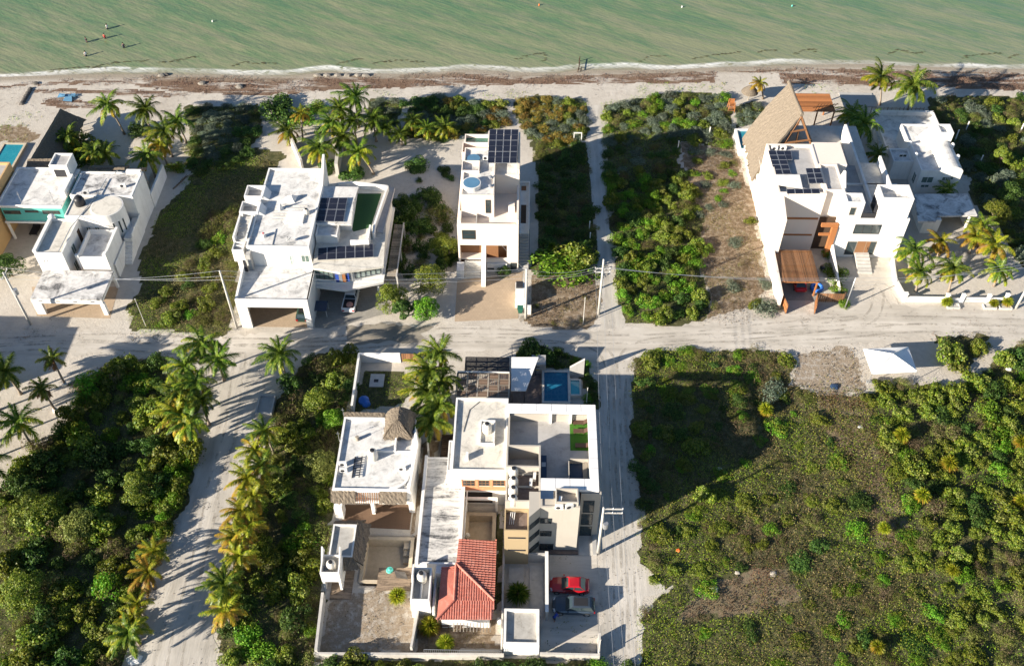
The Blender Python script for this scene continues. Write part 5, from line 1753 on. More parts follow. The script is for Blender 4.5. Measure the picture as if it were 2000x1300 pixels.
# teal wing on a column
MB().box(-78.5, 110.8, 3.3, -69.0, 119.6, 3.6).build('floor_slab', 'white_plaster', b)
MB().box(-78.3, 111.05, 3.6, -69.1, 119.4, 6.4).build('wall', 'teal_paint', b, label='turquoise upper wing wall')
MB().box(-78.6, 110.7, 6.4, -68.9, 119.7, 6.62).build('roof', 'white_roof', b)
block(b, 'parapet', 'white_plaster', (-78.6, 110.7, 6.62, -68.9, 110.95, 6.85), (-78.6, 110.95, 6.62, -78.35, 119.7, 6.85), (-78.35, 119.45, 6.62, -72.3, 119.7, 6.85))
block(b, 'column', 'white_plaster', (-78.4, 110.85, 0, -78.1, 111.15, 3.3))
block(b, 'column', 'white_plaster', (-69.5, 110.85, 0, -69.2, 111.15, 3.3))
block(b, 'wall', 'white_plaster', (-78.0, 119.2, 0, -69.2, 119.4, 3.3))
for a in ((6, 411, 42, 418), (48, 411, 76, 415), (82, 411, 118, 418)):
    fwin(b, 111.05, *a, glass='glass', frame='wood_dark', nx=3)
for x, y in ((45, 375), (107, 372)):
    px = P(x, y + 26, 6.65)
    pole_thin(px[0], px[1], 6.65, 2.6, 'thin leaning mast on the blue shaded roof of the teal wing, %s' % ('the left one' if x < 80 else 'the right one'))
q = P(157, 392, 7.3); lbl_tank(q[0], q[1] - .3, 6.78, .75, 1.6, 'black_plastic', 'black water tank on the stained roof beside the rounded tower')
q = P(168, 377, 7.0); ac_unit(q[0], q[1], 6.8, 'white box unit beside the black roof tank', .3)
q = P(240, 364, 7.0); ac_unit(q[0], q[1], 6.8, 'white condenser at the right edge of the stained roof', .2)
dish(*P(229, 342, 7.0)[:2], 6.8, 'grey dish on the rear parapet of the curved white house')
# rear garden wall, palapas and pool of the left group
wall_run('garden_wall', [(-58.95, 118.75), (-58.95, 126.2)], 2.6, .3, 'white_plaster', 'tall white garden wall running back from the curved white house')
b = thing('grey_palapa', (-80, 128, 0), 'grey thatched palapa with a steep ridge behind the teal wing', 'palapa')
thatch_panel([(-78.6, 138.0, 4.7), (-78.9, 122.5, 4.8), (-75.9, 122.5, 1.6), (-75.6, 139.0, 1.9)], 16, 8, .1).build('thatch_roof', 'thatch_grey', b)  # greyer thatch paints the shade onto the slope facing away from the sun
thatch_panel([(-78.9, 122.5, 4.8), (-78.6, 138.0, 4.7), (-80.4, 139.0, 2.4), (-80.8, 122.5, 2.4)], 16, 8, .1).build('thatch_roof', 'thatch_tan', b)  # paler tan thatch paints sunlight onto the other slope
for x, y in ((-80, 123), (-76.4, 123), (-80, 138), (-76.4, 138)):
    MB().tube([(x, y, 0), (x, y, 2.6)], .1).build('post', 'wood_grey', b)
b = thing('small_palapa', (-75, 121.5, 0), 'dark low thatch behind the teal wing roof', 'palapa')
thatch_panel([(-78.0, 122.3, 6.4), (-71.6, 122.3, 6.6), (-71.6, 120.0, 5.2), (-78.2, 120.0, 5.2)], 12, 6, .05).build('thatch_roof', 'thatch_grey', b)
for x in (-77.5, -72.2):
    MB().tube([(x, 121.2, 0), (x, 121.2, 5.6)], .1).build('post', 'wood_grey', b)
for a, lab in (((-68.0, 120.6, -62.4, 118.8), 'low thatch eave behind the stained white roof'), ((-60.6, 120.2, -59.6, 117.9), 'small round thatch tuft at the back corner of the curved white house')):
    b = thing('thatch_eave', (a[0], a[1], 0), lab, 'thatch roof')
    thatch_panel([(a[0], a[1], 6.3), (a[2], a[1], 6.3), (a[2], a[1] + 1.6, 5.4), (a[0], a[1] + 1.6, 5.4)], 8, 4, 0).build('thatch_roof', 'thatch_grey', b)
    for x in (a[0] + .3, a[2] - .3):
        MB().tube([(x, a[1] + 1.1, 0), (x, a[1] + 1.1, 5.7)], .08).build('post', 'wood_grey', b)
p0, p1 = P(14, 318, .4), P(46, 282, .4)
pool_thing((p0[0] - 2.2, p0[1] - 2, p1[0] + .1, p1[1]), .35, 'pool_teal', 'teal swimming pool beside the grey palapa at the left edge', 'pool_tile')
t = tag(MB().box(-63.6, 124.2, 0, -61.4, 128.4, .5).build('garden_step', 'concrete'), 'grey concrete platform under the garden palms', 'platform')
# furniture under the wing
t = thing('lounge_chair', (-75.6, 112.6, 0), 'black lounge chair under the teal wing', 'chair')
MB().box(-76.3, 111.6, .3, -75.1, 113.4, .42).build('seat', 'black_plastic', t)
MB().slab([(-76.3, 113.4, .42), (-75.1, 113.4, .42), (-75.1, 114.1, 1.0), (-76.3, 114.1, 1.0)], .06).build('backrest', 'black_plastic', t)
for x in (-76.25, -75.2):
    for y in (111.7, 113.2):
        MB().box(x, y, 0, x + .06, y + .06, .3).build('leg', 'black_plastic', t)

# ------------------------------------------------------------------ white carport house with the solar wing
b = thing('solar_wing_house', (-33, 105, 0), 'white flat roofed house with a deep carport and an angular solar covered wing', 'house')
Yf = 93.3
MB().box(-39.7, Yf + .3, 4.9, -29.85, 100.35, 5.25).build('roof', 'white_roof', b, label='white terrace roof above the carport')
wl = MB()
wl.box(-39.75, Yf, 0, -38.3, Yf + .4, 4.2).box(-30.6, Yf, 0, -29.8, Yf + .4, 4.2)
wl.box(-39.75, Yf, 4.2, -29.8, Yf + .3, 5.6)
wl.box(-39.75, Yf + .4, 0, -39.45, 100.3, 5.3).box(-30.05, Yf + .4, 0, -29.8, 100.3, 5.25)
wl.hexa([(-39.76, Yf + .3, 5.2), (-39.46, Yf + .3, 5.2), (-39.46, 100.4, 5.2), (-39.76, 100.4, 5.2)], [(-39.76, Yf + .3, 5.6), (-39.46, Yf + .3, 5.6), (-39.46, 100.4, 6.6), (-39.76, 100.4, 6.6)])
wl.build('wall', 'white_plaster', b)
MB().box(-39.4, 100.2, 0, -30.1, 100.38, 4.9).build('wall', 'cream_plaster', b)
MB().box(-39.4, Yf + .2, -.03, -30.1, 100.2, .02).build('floor_slab', 'cream_paver', b)
block(b, 'door', 'wood_dark', (-39.43, 97.2, .02, -39.38, 99.0, 2.6))
# upper storey
mass(b, -38.95, 100.4, -30.2, 117.6, 0, 9.0, .3, .22, rm='white_roof')
mass(b, -40.9, 100.9, -38.95, 113.6, 0, 8.6, .25, .15, rm='white_roof')
for y0, y1 in ((110.4, 112.9), (107.0, 109.3)):
    mass(b, -41.15, y0, -38.5, y1, 8.3, 9.5, .9, .15, rm='grey_roof')
    MB().hexa([(-38.5, y0, 8.7), (-37.6, y0 + .2, 8.7), (-37.6, y1 - .5, 8.7), (-38.5, y1, 8.7)], [(-38.5, y0, 9.5), (-38.4, y0 + .1, 9.5), (-38.4, y1 - .1, 9.5), (-38.5, y1, 9.5)]).build('skylight', 'white_plaster', b)
stairs(b, -40.9, -39.4, 102.2, 106.6, 8.4, 9.0, 6, 'concrete')
block(b, 'parapet', 'white_plaster', (-41.1, 101.9, 8.3, -40.85, 106.8, 9.3), (-39.3, 101.9, 8.3, -39.1, 106.8, 9.2))
mass(b, -40.9, 99.9, -39.3, 101.6, 6.5, 8.7, .4, .12, rm='grey_roof')
block(b, 'wall', 'grey_plaster', (-39.0, 99.4, 5.25, -38.4, 100.38, 8.2))
block(b, 'door', 'dark_metal', (-39.44, 99.0, 5.3, -39.02, 99.06, 7.6))
fwin(b, 100.4, 564, 498, 575, 518, 'glass_pale', nx=1, ny=2); fwin(b, 100.4, 587, 498, 606, 512, 'glass_green')
MB().hexa([(-30.5, 113.5, 8.9), (-30.2, 113.5, 8.9), (-30.2, 117.7, 8.9), (-30.5, 117.7, 8.9)], [(-30.5, 117.0, 11.4), (-30.2, 117.0, 11.4), (-30.2, 117.7, 11.6), (-30.5, 117.7, 11.6)]).build('parapet', 'white_plaster', b, label='white pointed fin wall')
# low rib walls on the roof
rb = MB()
for k in range(6):
    rb.box(-36.4, 106.2 + k * .62, 8.7, -32.2 + (k % 2) * .4, 106.32 + k * .62, 8.78)
rb.build('roof_rib', 'concrete', b)
block(b, 'roof_hatch', 'white_plaster', (-34.4, 105.4, 8.7, -31.9, 108.0, 8.95))
MB().hexa([(-36, 110, 8.7), (-33.8, 110, 8.7), (-33.6, 111.6, 8.7), (-35.4, 111.2, 8.7)], [(-34.6, 110.5, 9.5), (-34.2, 110.4, 9.5), (-34.2, 110.9, 9.5), (-34.6, 110.8, 9.5)]).build('skylight', 'white_plaster', b)
MB().lathe((-35.6, 108.6, 8.7), [(.5, 0), (.3, .5), (.1, 1.1), (.05, 1.2)], 4).build('skylight', 'white_plaster', b)
pt = [P(*q) for q in ((539, 447, 8.75), (532, 478, 8.75), (575, 474, 8.75))]
MB().tube(pt, .05).build('drain_pipe', 'galvanized', b)
dish(*P(566, 470, 9.1)[:2], 8.7, 'dish on the front edge of the white carport house roof', .5)
q = P(598, 412, 9.2); lbl_tank(q[0], q[1], 8.7, .42, .9, 'cream_tank', 'small cream cylinder with a black cap on the white carport house roof')
t = thing('roof_fan', P(515, 462, 8.7), 'white and red roof fan at the front left of the carport house roof', 'fan')
c = P(515, 462, 8.7)
MB().cyl(c, .38, .3, 8.7, 9.2, 16).build('body', 'white_plastic', t); MB().cyl((c[0], c[1] + .1), .13, .08, 9.2, 9.4, 10).build('cap', 'red_plastic', t)
for x, y, lab in ((496, 414, 'upper'), (478, 466, 'lower')):
    c = P(x, y, 8.4); pole_thin(c[0], c[1], 8.0, 1.8, 'short white mast on the %s left edge of the carport house' % lab)
# wing
zr = 6.5
w = [P(*q, zr)[:2] for q in ((634, 360), (690, 354), (758, 364), (749, 520), (664, 532), (610, 523))]
wb = [(x * 1.0, y) for x, y in w]
MB().prism(wb, 6.15, zr).build('roof', 'dirty_roof', b)
MB().prism([(-30.0, 99.8), (-26.0, 99.2), (-20.6, 101.0), (-20.6, 115.5), (-26, 117.0), (-30.1, 116.0)], 3.1, 6.14).build('wall', 'white_plaster', b)
MB().prism([(-30.1, 98.6), (-25.7, 97.9), (-20.3, 99.6), (-20.3, 115.8), (-26, 117.4), (-30.1, 116.3)], 2.75, 3.1).build('floor_slab', 'white_plaster', b)
MB().prism([(-29.8, 104), (-22.5, 104), (-22.5, 115.5), (-29.8, 115.5)], 0, 2.75).build('wall', 'grey_plaster', b)
block(b, 'column', 'white_plaster', (-21.4, 99.9, 0, -21.1, 100.2, 2.75), (-21.4, 108, 0, -21.1, 108.3, 2.75))


def strip_win(par, p0, p1, z0, z1, n, glass, frame='dark_metal'):
    a = np.array(p0); d = (np.array(p1) - a); L = np.linalg.norm(d); d /= L; nr = np.array([d[1], -d[0]])
    w = MB(); g = MB()
    for k in range(n + 1):
        c = a + d * L * k / n
        w.prism([c - d * .05 - nr * .02, c + d * .05 - nr * .02, c + d * .05 + nr * .06, c - d * .05 + nr * .06], z0, z1)
    e = a + d * L
    for za, zb in ((z0 - .06, z0), (z1, z1 + .06), (z0 + (z1 - z0) * .42, z0 + (z1 - z0) * .46)):
        w.prism([a - nr * .02, e - nr * .02, e + nr * .05, a + nr * .05], za, zb)
    g.prism([a - nr * .02, e - nr * .02, e + nr * .02, a + nr * .02], z0, z1)
    o = w.build('window', frame, par)
    g.build('pane', glass, o)


strip_win(b, (-29.9, 99.68), (-27.2, 99.27), 3.7, 5.9, 4, 'glass_green')
strip_win(b, (-24.2, 99.7), (-20.75, 100.85), 3.7, 5.9, 5, 'glass_pale')
mu = MB()
for k in range(5):
    for j in range(5):
        x = -26.9 + k * .48; y = 99.2 + max(0, (x + 26)) * .33
        mu.box(x, y - .12, 3.5 + j * .5, x + .46, y - .05, 3.98 + j * .5, (k * 2 + j * 3) % 3)
mu.build('mural', ['cloth_blue', 'wood_orange', 'galvanized'], b, label='colourful patchwork panel between the window bands')
# turf terrace, solar roof
tf = [P(*q, 6.53)[:2] for q in ((698, 378), (745, 378), (724, 444), (690, 452), (684, 440))]
MB().prism(tf, 6.5, 6.54).build('turf', 'turf_shade', b)
pr = MB()
par_px = [(660, 358), (692, 355), (757, 363), (731, 438), (729, 455)]
pw = [np.array(P(*q, 7.6)[:2]) for q in par_px]
for a_, c_ in zip(pw[:-1], pw[1:]):
    d = (c_ - a_) / np.linalg.norm(c_ - a_); s = np.array([-d[1], d[0]]) * .15
    pr.prism([a_ - s, c_ - s, c_ + s, a_ + s], 6.5, 7.6)
pr.build('parapet', 'white_plaster', b)
gt = [P(*q, 6.7)[:2] for q in ((758, 366), (771, 366), (748, 455), (735, 452))]
MB().prism(gt, 6.2, 6.7).build('gutter', 'grey_roof', b)
sb = [P(*q, 8.3)[:2] for q in ((632, 364), (700, 365), (690, 396), (686, 438), (612, 436))]
MB().prism(sb, 8.0, 8.3).build('roof', 'white_roof', b)
MB().prism([(x * .999 + .1, y + .15) for x, y in [P(*q, 8.0)[:2] for q in ((634, 368), (694, 368), (683, 436), (614, 433))]], 6.5, 8.0).build('wall', 'white_plaster', b)
solar(b, [P(627, 386, 8.62), P(679, 386, 8.62), P(671, 433, 8.5), P(616, 432, 8.5)], 3, 2)
solar(b, [P(621, 484, 7.0), P(729, 475.5, 7.0), P(729.5, 502, 6.75), P(620, 508, 6.75)], 6, 1)
mass(b, -30.0, 103.9, -26.9, 106.4, 6.5, 8.0, .3, .15, rm='white_roof')
block(b, 'parapet', 'white_plaster', (-25.0, 103.2, 6.5, -22.6, 103.4, 7.7), (-22.6, 103.2, 6.5, -22.35, 106.4, 7.9))
dish(*P(626, 458, 7.0)[:2], 6.5, 'pale dish on the wing behind the front solar row', .55, 2.0)
c = P(652, 458, 6.8); ac_unit(c[0], c[1], 6.5, 'white unit behind the front solar row')
t = thing('slatted_pergola', (-19.3, 105, 0), 'wooden slatted pergola strip along the outer edge of the solar wing', 'pergola')
mb = MB(); slat_roof(mb, -19.9, 100.6, -18.6, 111.5, 3.4, .09, .14, 'x', .08); mb.build('slat', 'wood_grey', t)
MB().beam((-18.5, 100.2, 3.5), (-18.5, 111.8, 3.5), .18).build('beam', 'concrete', t)
for y in (100.6, 106, 111.3):
    MB().box(-18.6, y, 0, -18.4, y + .2, 3.4).build('post', 'concrete', t)
# rear garden walls of this house
wall_run('garden_wall', [P(592, 333)[:2], P(570, 283)[:2]], 2.2, .35, 'old_wall', 'weathered left garden wall behind the white carport house')
wall_run('garden_wall', [P(660, 345)[:2], P(668, 282)[:2]], 2.6, .55, 'old_wall', 'weathered right garden wall behind the white carport house')
# shed roof and table beside
t = thing('awning_table', P(628, 615), 'dark blue topped stand against the carport house side wall', 'stand')
a0, a1 = P(617, 588, 1.5), P(637, 606, 1.5)
MB().slab([(a0[0], a0[1], 1.6), (a1[0], a0[1], 1.6), (a1[0], a1[1], 1.4), (a0[0], a1[1], 1.4)], .06).build('top', 'navy', t)
for x in (a0[0] + .05, a1[0] - .12):
    for y in (a0[1] - .1, a1[1] + .1):
        MB().box(x, y, 0, x + .07, y + .07, 1.35).build('leg', 'white_plastic', t)

# ------------------------------------------------------------------ narrow cream house
b = thing('cream_house', (-5, 112, 0), 'narrow tall cream house with a round roof tub and a solar canopy', 'house')
Yc = 105.6
cw = 'cream_plaster'
# front two storeys with real recesses: wall pieces around the openings
wl = MB()
xw = [V(x, 480, Yc)[0] for x in (898, 942, 949, 990, 1012)]
zo1 = V(950, 479, Yc)[1]; zo0 = V(950, 505, Yc)[1]
wl.box(-9.95, Yc, zo1, -1.2, Yc + .3, 8.9)
wl.box(-9.95, Yc, 0, xw[0], Yc + .3, zo1)
wl.box(xw[1], Yc, 0, xw[2] + .05, Yc + .3, zo1)
wl.box(xw[2] + .05, Yc, 0, xw[3], Yc + .3, zo0).box(xw[3], Yc, 0, -1.2, Yc + .3, zo1)
wl.box(-9.95, Yc + .3, 0, -9.7, 125.2, 8.9).box(-1.45, Yc + .3, 0, -1.2, 123.5, 9.4)
wl.box(-9.7, 125.0, 0, -6, 125.2, 9.2).box(-6, 123.3, 0, -1.45, 123.5, 9.4)
wl.build('wall', cw, b)
MB().box(-9.7, Yc + .3, 7.9, -1.45, 123.2, 8.1).build('roof', cw, b)
block(b, 'wall', 'wood_brown', (xw[0] - .1, Yc + 1.6, 0, xw[3] + .1, Yc + 1.75, zo1))
block(b, 'floor_slab', cw, (xw[0] - .05, Yc + .3, 1.8, xw[1] + .05, Yc + 1.6, 1.95))
fwin(b, Yc, 902, 449, 929, 467, 'glass', 'wood_dark', 1, 2)
zs = V(925, 515, Yc)[1]
stairs(b, V(908, 510, Yc)[0], V(940, 510, Yc)[0], P(925, 543)[1], Yc, 0, 1.9, 7, 'concrete')
MB().hexa([(xw[1] - .1, P(945, 560)[1], 0), (xw[2], P(945, 560)[1], 0), (xw[2], Yc, 0), (xw[1] - .1, Yc, 0)], [(xw[1] - .1, P(945, 560)[1], .8), (xw[2], P(945, 560)[1], .8), (xw[2], Yc, zo1), (xw[1] - .1, Yc, zo1)]).build('stair_wall', 'white_plaster', b)
block(b, 'planter', 'white_plaster', (xw[0] - .5, P(900, 543)[1], 0, V(908, 510, Yc)[0] - .05, Yc - .02, 1.6))
block(b, 'planter', 'white_plaster', (xw[2] + .1, Yc - .35, 0, xw[3], Yc - .01, 1.5))
fwin(b, Yc - .36, 952, 523, 965, 526, 'glass', 'dark_metal', 1); fwin(b, Yc, 997, 513, 1009, 526, 'glass', 'dark_metal', 2)
# upper block
zu = 12.2
mass(b, -9.4, 108.1, -4.75, 119.0, 8.1, zu, .3, .2, cw, 'white_roof')
fwin(b, 108.1, 948, 390, 959, 416, 'glass', 'wood_dark', 1, 2)
block(b, 'wall', cw, (-9.7, Yc + .3, 8.1, -9.4, 108.1, 9.3), (-1.5, Yc + .25, 8.1, -1.2, 114, 9.7), (-5.4, Yc + .05, 8.1, -1.6, Yc + .25, 8.95))
block(b, 'parapet', 'grey_plaster', (-7.3, Yc + .3, 8.1, -7.15, 108.05, 8.8))
# light well, back pool and wooden deck
mass(b, -9.6, 113.2, -7.0, 115.6, 8.1, 12.45, 1.8, .15, cw, cw)
block(b, 'light_well', 'dark_metal', (-8.6, 114.2, 10.66, -8.0, 114.6, 10.7))
mass(b, -9.9, 119.05, -5.9, 121.6, 8.1, 11.2, .8, .15, cw, 'wood_orange')
mass(b, -9.7, 121.65, -5.9, 124.4, 0, 10.6, .6, .18, cw, 'pool_green')
# tub
c = P(921, 358, zu + .3)
MB().cyl(c, 1.32, 1.32, zu - .28, zu + .42, 32).build('tub', 'white_plaster', b)
MB().cyl(c, 1.16, 1.16, zu + .42, zu + .45, 32).build('tub_cover', 'glass_blue', b)
c = P(925, 309, zu); MB().cyl(c, .95, .95, zu - .3, zu + .02, 24).build('skylight', 'glass_blue', b)
# east half: stair tower and solar canopy
block(b, 'wall', cw, (-4.7, 113.4, 8.1, -1.2, 113.65, 11.6), (-1.45, 113.7, 8.1, -1.2, 122.6, 12.4), (-6.0, 119.05, 8.1, -5.75, 122.6, 12.6), (-5.7, 122.4, 8.1, -1.5, 122.6, 12.4))
MB().box(-5.7, 113.7, 11.2, -1.5, 122.3, 11.5).build('roof', 'white_roof', b)
solar(b, [P(956, 252.5, 13.3), P(1013, 252.5, 13.3), P(1009.5, 318.5, 13.0), P(952, 318.5, 13.0)], 4, 3)
ac_unit(*P(949, 309, 12.3)[:2], 12.0, 'white condenser at the foot of the solar canopy')
for y, lab in ((347, 'rear'), (364, 'front')):
    q = P(958, y, 12.1); t = thing('roof_vent', (q[0], q[1], 11.9), 'small pale vent on the cream house roof, the %s one beside the tub' % lab, 'vent')
    MB().cyl(q, .28, .2, 11.9, 12.25, 12).build('body', 'galvanized', t); MB().cyl(q, .36, .1, 12.27, 12.42, 12).build('cap', 'galvanized', t)
q = P(1006, 362, 8.6); t = thing('water_heater', (q[0], q[1], 8.1), 'white horizontal cylinder on the cream house side terrace', 'water heater')
MB().tube([(q[0], q[1] - .9, 8.6), (q[0], q[1] + .7, 8.6)], .38, 14).build('body', 'white_plastic', t, True); block(t, 'leg', 'galvanized', (q[0] - .3, q[1] - .6, 8.1, q[0] + .3, q[1] - .5, 8.4), (q[0] - .3, q[1] + .3, 8.1, q[0] + .3, q[1] + .4, 8.4))
c = P(999, 404, 9); block(b, 'chimney', cw, (c[0] - .45, c[1] - .4, 8.1, c[0] + .45, c[1] + .6, 9.4))
# side gallery and outside stair
sg = MB(); sg.box(-1.15, 110.0, 0, .35, 121.5, 3.4)
sg.build('side_gallery', 'white_plaster', b)
block(b, 'parapet', 'white_plaster', (.2, 110, 3.4, .38, 121.5, 3.9), (-1.15, 121.3, 3.4, .2, 121.5, 3.9))
block(b, 'roof_opening', 'wood_dark', (-.95, 112.2, 3.41, -.15, 116.4, 3.43)); block(b, 'roof_opening', 'wood_brown', (-.95, 119.8, 3.41, -.2, 120.9, 3.43))
stairs(b, -1.12, .3, 105.7, 109.95, 0, 3.2, 12, 'grey_plaster')
MB().beam((.4, 105.2, .9), (.4, 110.0, 4.2), .06).build('handrail', 'dark_metal', b)
# utility wall by the forecourt
t = thing('meter_wall', P(1016, 615), 'white meter wall with a dark cabinet beside the cream paved forecourt', 'wall')
a0 = P(1006, 598); y1 = P(1006, 575)[1]
MB().box(a0[0], a0[1] - .3, 0, a0[0] + 1.35, y1 + .6, 1.9).build('wall', 'white_plaster', t)
MB().box(a0[0] + .1, y1 - .6, 1.9, a0[0] + 1.1, y1 + .5, 2.25).build('cabinet', 'black_plastic', t)
t = thing('wheelie_bin', P(1016, 611), 'dark green wheeled bin beside the white meter wall', 'bin')
c = P(1016, 610); MB().hexa([(c[0] - .26, c[1] - .26, .1), (c[0] + .26, c[1] - .26, .1), (c[0] + .26, c[1] + .26, .1), (c[0] - .26, c[1] + .26, .1)], [(c[0] - .36, c[1] - .36, 1.0), (c[0] + .36, c[1] - .36, 1.0), (c[0] + .36, c[1] + .36, 1.0), (c[0] - .36, c[1] + .36, 1.0)]).build('body', 'bin_green', t)
MB().box(c[0] - .42, c[1] - .42, 1.0, c[0] + .42, c[1] + .42, 1.08).build('lid', 'bin_green', t)
for s in (-1, 1):
    MB().tube([(c[0] + s * .3 - .04, c[1] + .3, .12), (c[0] + s * .3 + .04, c[1] + .3, .12)], .12, 10).build('wheel', 'rubber', t)
t = thing('meter_box', P(1034, 612), 'pale box with a yellow side next to the utility pole', 'box')
c = P(1033, 612); MB().box(c[0] - .35, c[1] - .25, 0, c[0] + .3, c[1] + .25, 1.5).build('body', 'white_plastic', t); MB().box(c[0] + .3, c[1] - .2, .1, c[0] + .36, c[1] + .2, 1.45).build('panel', 'yellow_paint', t)

# ------------------------------------------------------------------ palapa house (right)
b = thing('palapa_house', (45, 112, 0), 'large white house with a steep thatched palapa, roof solar panels and timber entrance', 'house')
mass(b, 36.0, 110.9, 42.9, 122.4, 0, 11.0, .5, .28, 'cream_plaster', 'grey_roof')
for a in (((1524, 424), (1597, 428.5)), ((1514, 456), (1585, 460))):
    (x0, z1), (x1, z0) = V(*a[0], 110.9), V(*a[1], 110.9)
    block(b, 'wood_band', 'wood_orange', (x0, 110.83, z0, min(x1, 42.9), 110.92, z1))
for a in ((1501, 411, 1516, 440), (1493, 445, 1508, 470)):
    y0, z0 = SX(a[0], a[3], 36.0); y1, z1 = SX(a[2], a[1], 36.0)
swin_w(b, 36.0, -1, 108.2, 109.4, 5.6, 8.2, 'wood_brown', 'wood_brown', 1)
# long side wall stepping down to the front
MB().hexa([(35.95, 98.5, 0), (36.3, 98.5, 0), (36.3, 107, 0), (35.95, 107, 0)], [(35.95, 98.5, 2.9), (36.3, 98.5, 2.9), (36.3, 107, 3.4), (35.95, 107, 3.4)]).build('wall', 'cream_plaster', b)
MB().hexa([(35.96, 107, 0), (36.9, 107, 0), (36.9, 110.88, 0), (35.96, 110.88, 0)], [(35.96, 107, 9.3), (36.9, 107, 9.3), (36.9, 110.88, 10.4), (35.96, 110.88, 10.4)]).build('wall', 'cream_plaster', b)
MB().box(35.95, 122.4, 0, 36.3, 134.5, 4.2).build('wall', 'cream_plaster', b)
# roof equipment
aw = [P(*q) for q in ((1514, 341, 11.2), (1562, 341, 11.2), (1568, 368, 11.0), (1519, 361, 11.0))]
MB().slab(aw, .08).build('awning', 'white_plastic', b)
solar(b, [P(1500, 294, 11.1), P(1531, 294, 11.1), P(1546, 340, 10.95), P(1513, 340.5, 10.95)], 2, 5, split=False)
solar(b, [P(1529, 294, 11.1), P(1545, 294, 11.1), P(1548, 312, 11.0), P(1533, 312, 11.0)], 1, 1, split=True)
solar(b, [P(1536, 369, 11.05), P(1600, 368.5, 11.05), P(1602, 378, 11.0), P(1537, 378.5, 11.0)], 4, 1, split=False)
mass(b, 42.95, 111.6, 45.6, 117.6, 0, 11.1, .3, .2, 'cream_plaster', 'grey_roof')
solar(b, [P(1573, 328.5, 11.4), P(1602, 328, 11.4), P(1610, 358, 11.3), P(1580, 358.5, 11.3)], 2, 3, split=False)
for x, lab in ((1513, 'left'), (1530, 'right')):
    c = P(x, 288, 11.0); ac_unit(c[0], c[1], 10.5, 'white condenser in the roof corner by the thatch, the %s of the pair' % lab)
block(b, 'wall', 'cream_plaster', (42.95, 117.7, 6, 47.2, 123.0, 10.9))
# decks behind
MB().box(36.4, 122.6, 3.5, 53.5, 134.8, 5.4).build('floor_slab', 'old_wall', b)
MB().box(45.7, 111.8, 3, 50.3, 122.5, 7.0).build('floor_slab', 'grey_roof', b)
MB().box(50.6, 111.2, 3, 53.6, 122.4, 7.6).build('floor_slab', 'dirty_roof', b)
block(b, 'parapet', 'white_plaster', (45.65, 112, 7.0, 45.9, 122.5, 8.6), (50.3, 110.9, 5.4, 50.65, 131.5, 8.1), (53.55, 113.0, 5.4, 53.85, 122.5, 8.9))
# timber entrance frame
block(b, 'wood_frame', 'wood_orange', (42.95, 109.4, 5.9, 45.4, 109.75, 6.5), (44.6, 109.3, 0, 45.4, 109.9, 5.9))
block(b, 'wood_frame', 'wood_orange', (42.95, 109.45, 4.2, 44.6, 109.7, 4.6))
block(b, 'wall', 'wood_dark', (42.95, 111.2, 0, 45.6, 111.4, 6.2))
# white right wing
Yw = 109.5
mass(b, 45.5, Yw, 55.4, 117.5, 0, 7.6, .3, .25, 'white_plaster', 'grey_roof')
(xa, za) = V(1652, 390, Yw); (xb, zb) = V(1692, 390, Yw)
mass(b, 45.6, Yw + .01, 48.2, 111.6, 7.3, 10.6, .3, .2, 'white_plaster', 'white_roof')
MB().hexa([(45.6, 111.6, 7), (45.85, 111.6, 7), (45.85, 116.8, 7), (45.6, 116.8, 7)], [(45.6, 111.6, 10.6), (45.85, 111.6, 10.6), (45.85, 114.0, 12.6), (45.6, 114.2, 12.6)]).build('wall', 'white_plaster', b, label='white pointed fin wall above the terrace')
mass(b, 50.4, Yw + .01, 54.9, 112.6, 6.9, 11.4, 1.0, .25, 'white_plaster', 'white_roof')
block(b, 'railing', 'dark_metal', (48.2, Yw + .1, 7.6, 50.4, Yw + .16, 8.5), (50.3, Yw + .2, 7.6, 50.36, 112.4, 9.6))
fwin(b, Yw, 1671, 438, 1716, 457, 'glass', 'dark_metal', 3)
(dx0, dz1) = V(1676, 471, Yw); (dx1, dz0) = V(1692, 497, Yw)
dr = block(b, 'door', 'wood_brown', (dx0, Yw - .04, dz0, dx1, Yw + .04, dz1))
MB().box(dx1 - .2, Yw - .09, (dz0 + dz1) / 2 - .3, dx1 - .15, Yw - .04, (dz0 + dz1) / 2 + .3).build('handle', 'dark_metal', dr)
for a in ((1656, 471, 1666, 497), (1693, 471, 1704, 497), (1662, 405, 1668, 420)):
    fwin(b, Yw, *a, glass='glass', frame='wood_grey', nx=1, fr=.04)
swin_w(b, 45.5, -1, 110.6, 111.5, 3.7, 5.3, 'glass', 'dark_metal', 1); swin_w(b, 45.5, -1, 110.6, 111.5, .8, 2.4, 'glass', 'dark_metal', 1)
sy0 = P(1680, 534)[1]
stairs(b, V(1663, 510, Yw)[0], V(1690, 510, Yw)[0], sy0, Yw, 0, .95, 6, 'concrete')
MB().hexa([(45.3, 101.8, 0), (45.55, 101.8, 0), (45.55, 109.4, 0), (45.3, 109.4, 0)], [(45.3, 101.8, .8), (45.55, 101.8, .8), (45.55, 109.4, 2.6), (45.3, 109.4, 2.6)]).build('wall', 'white_plaster', b)
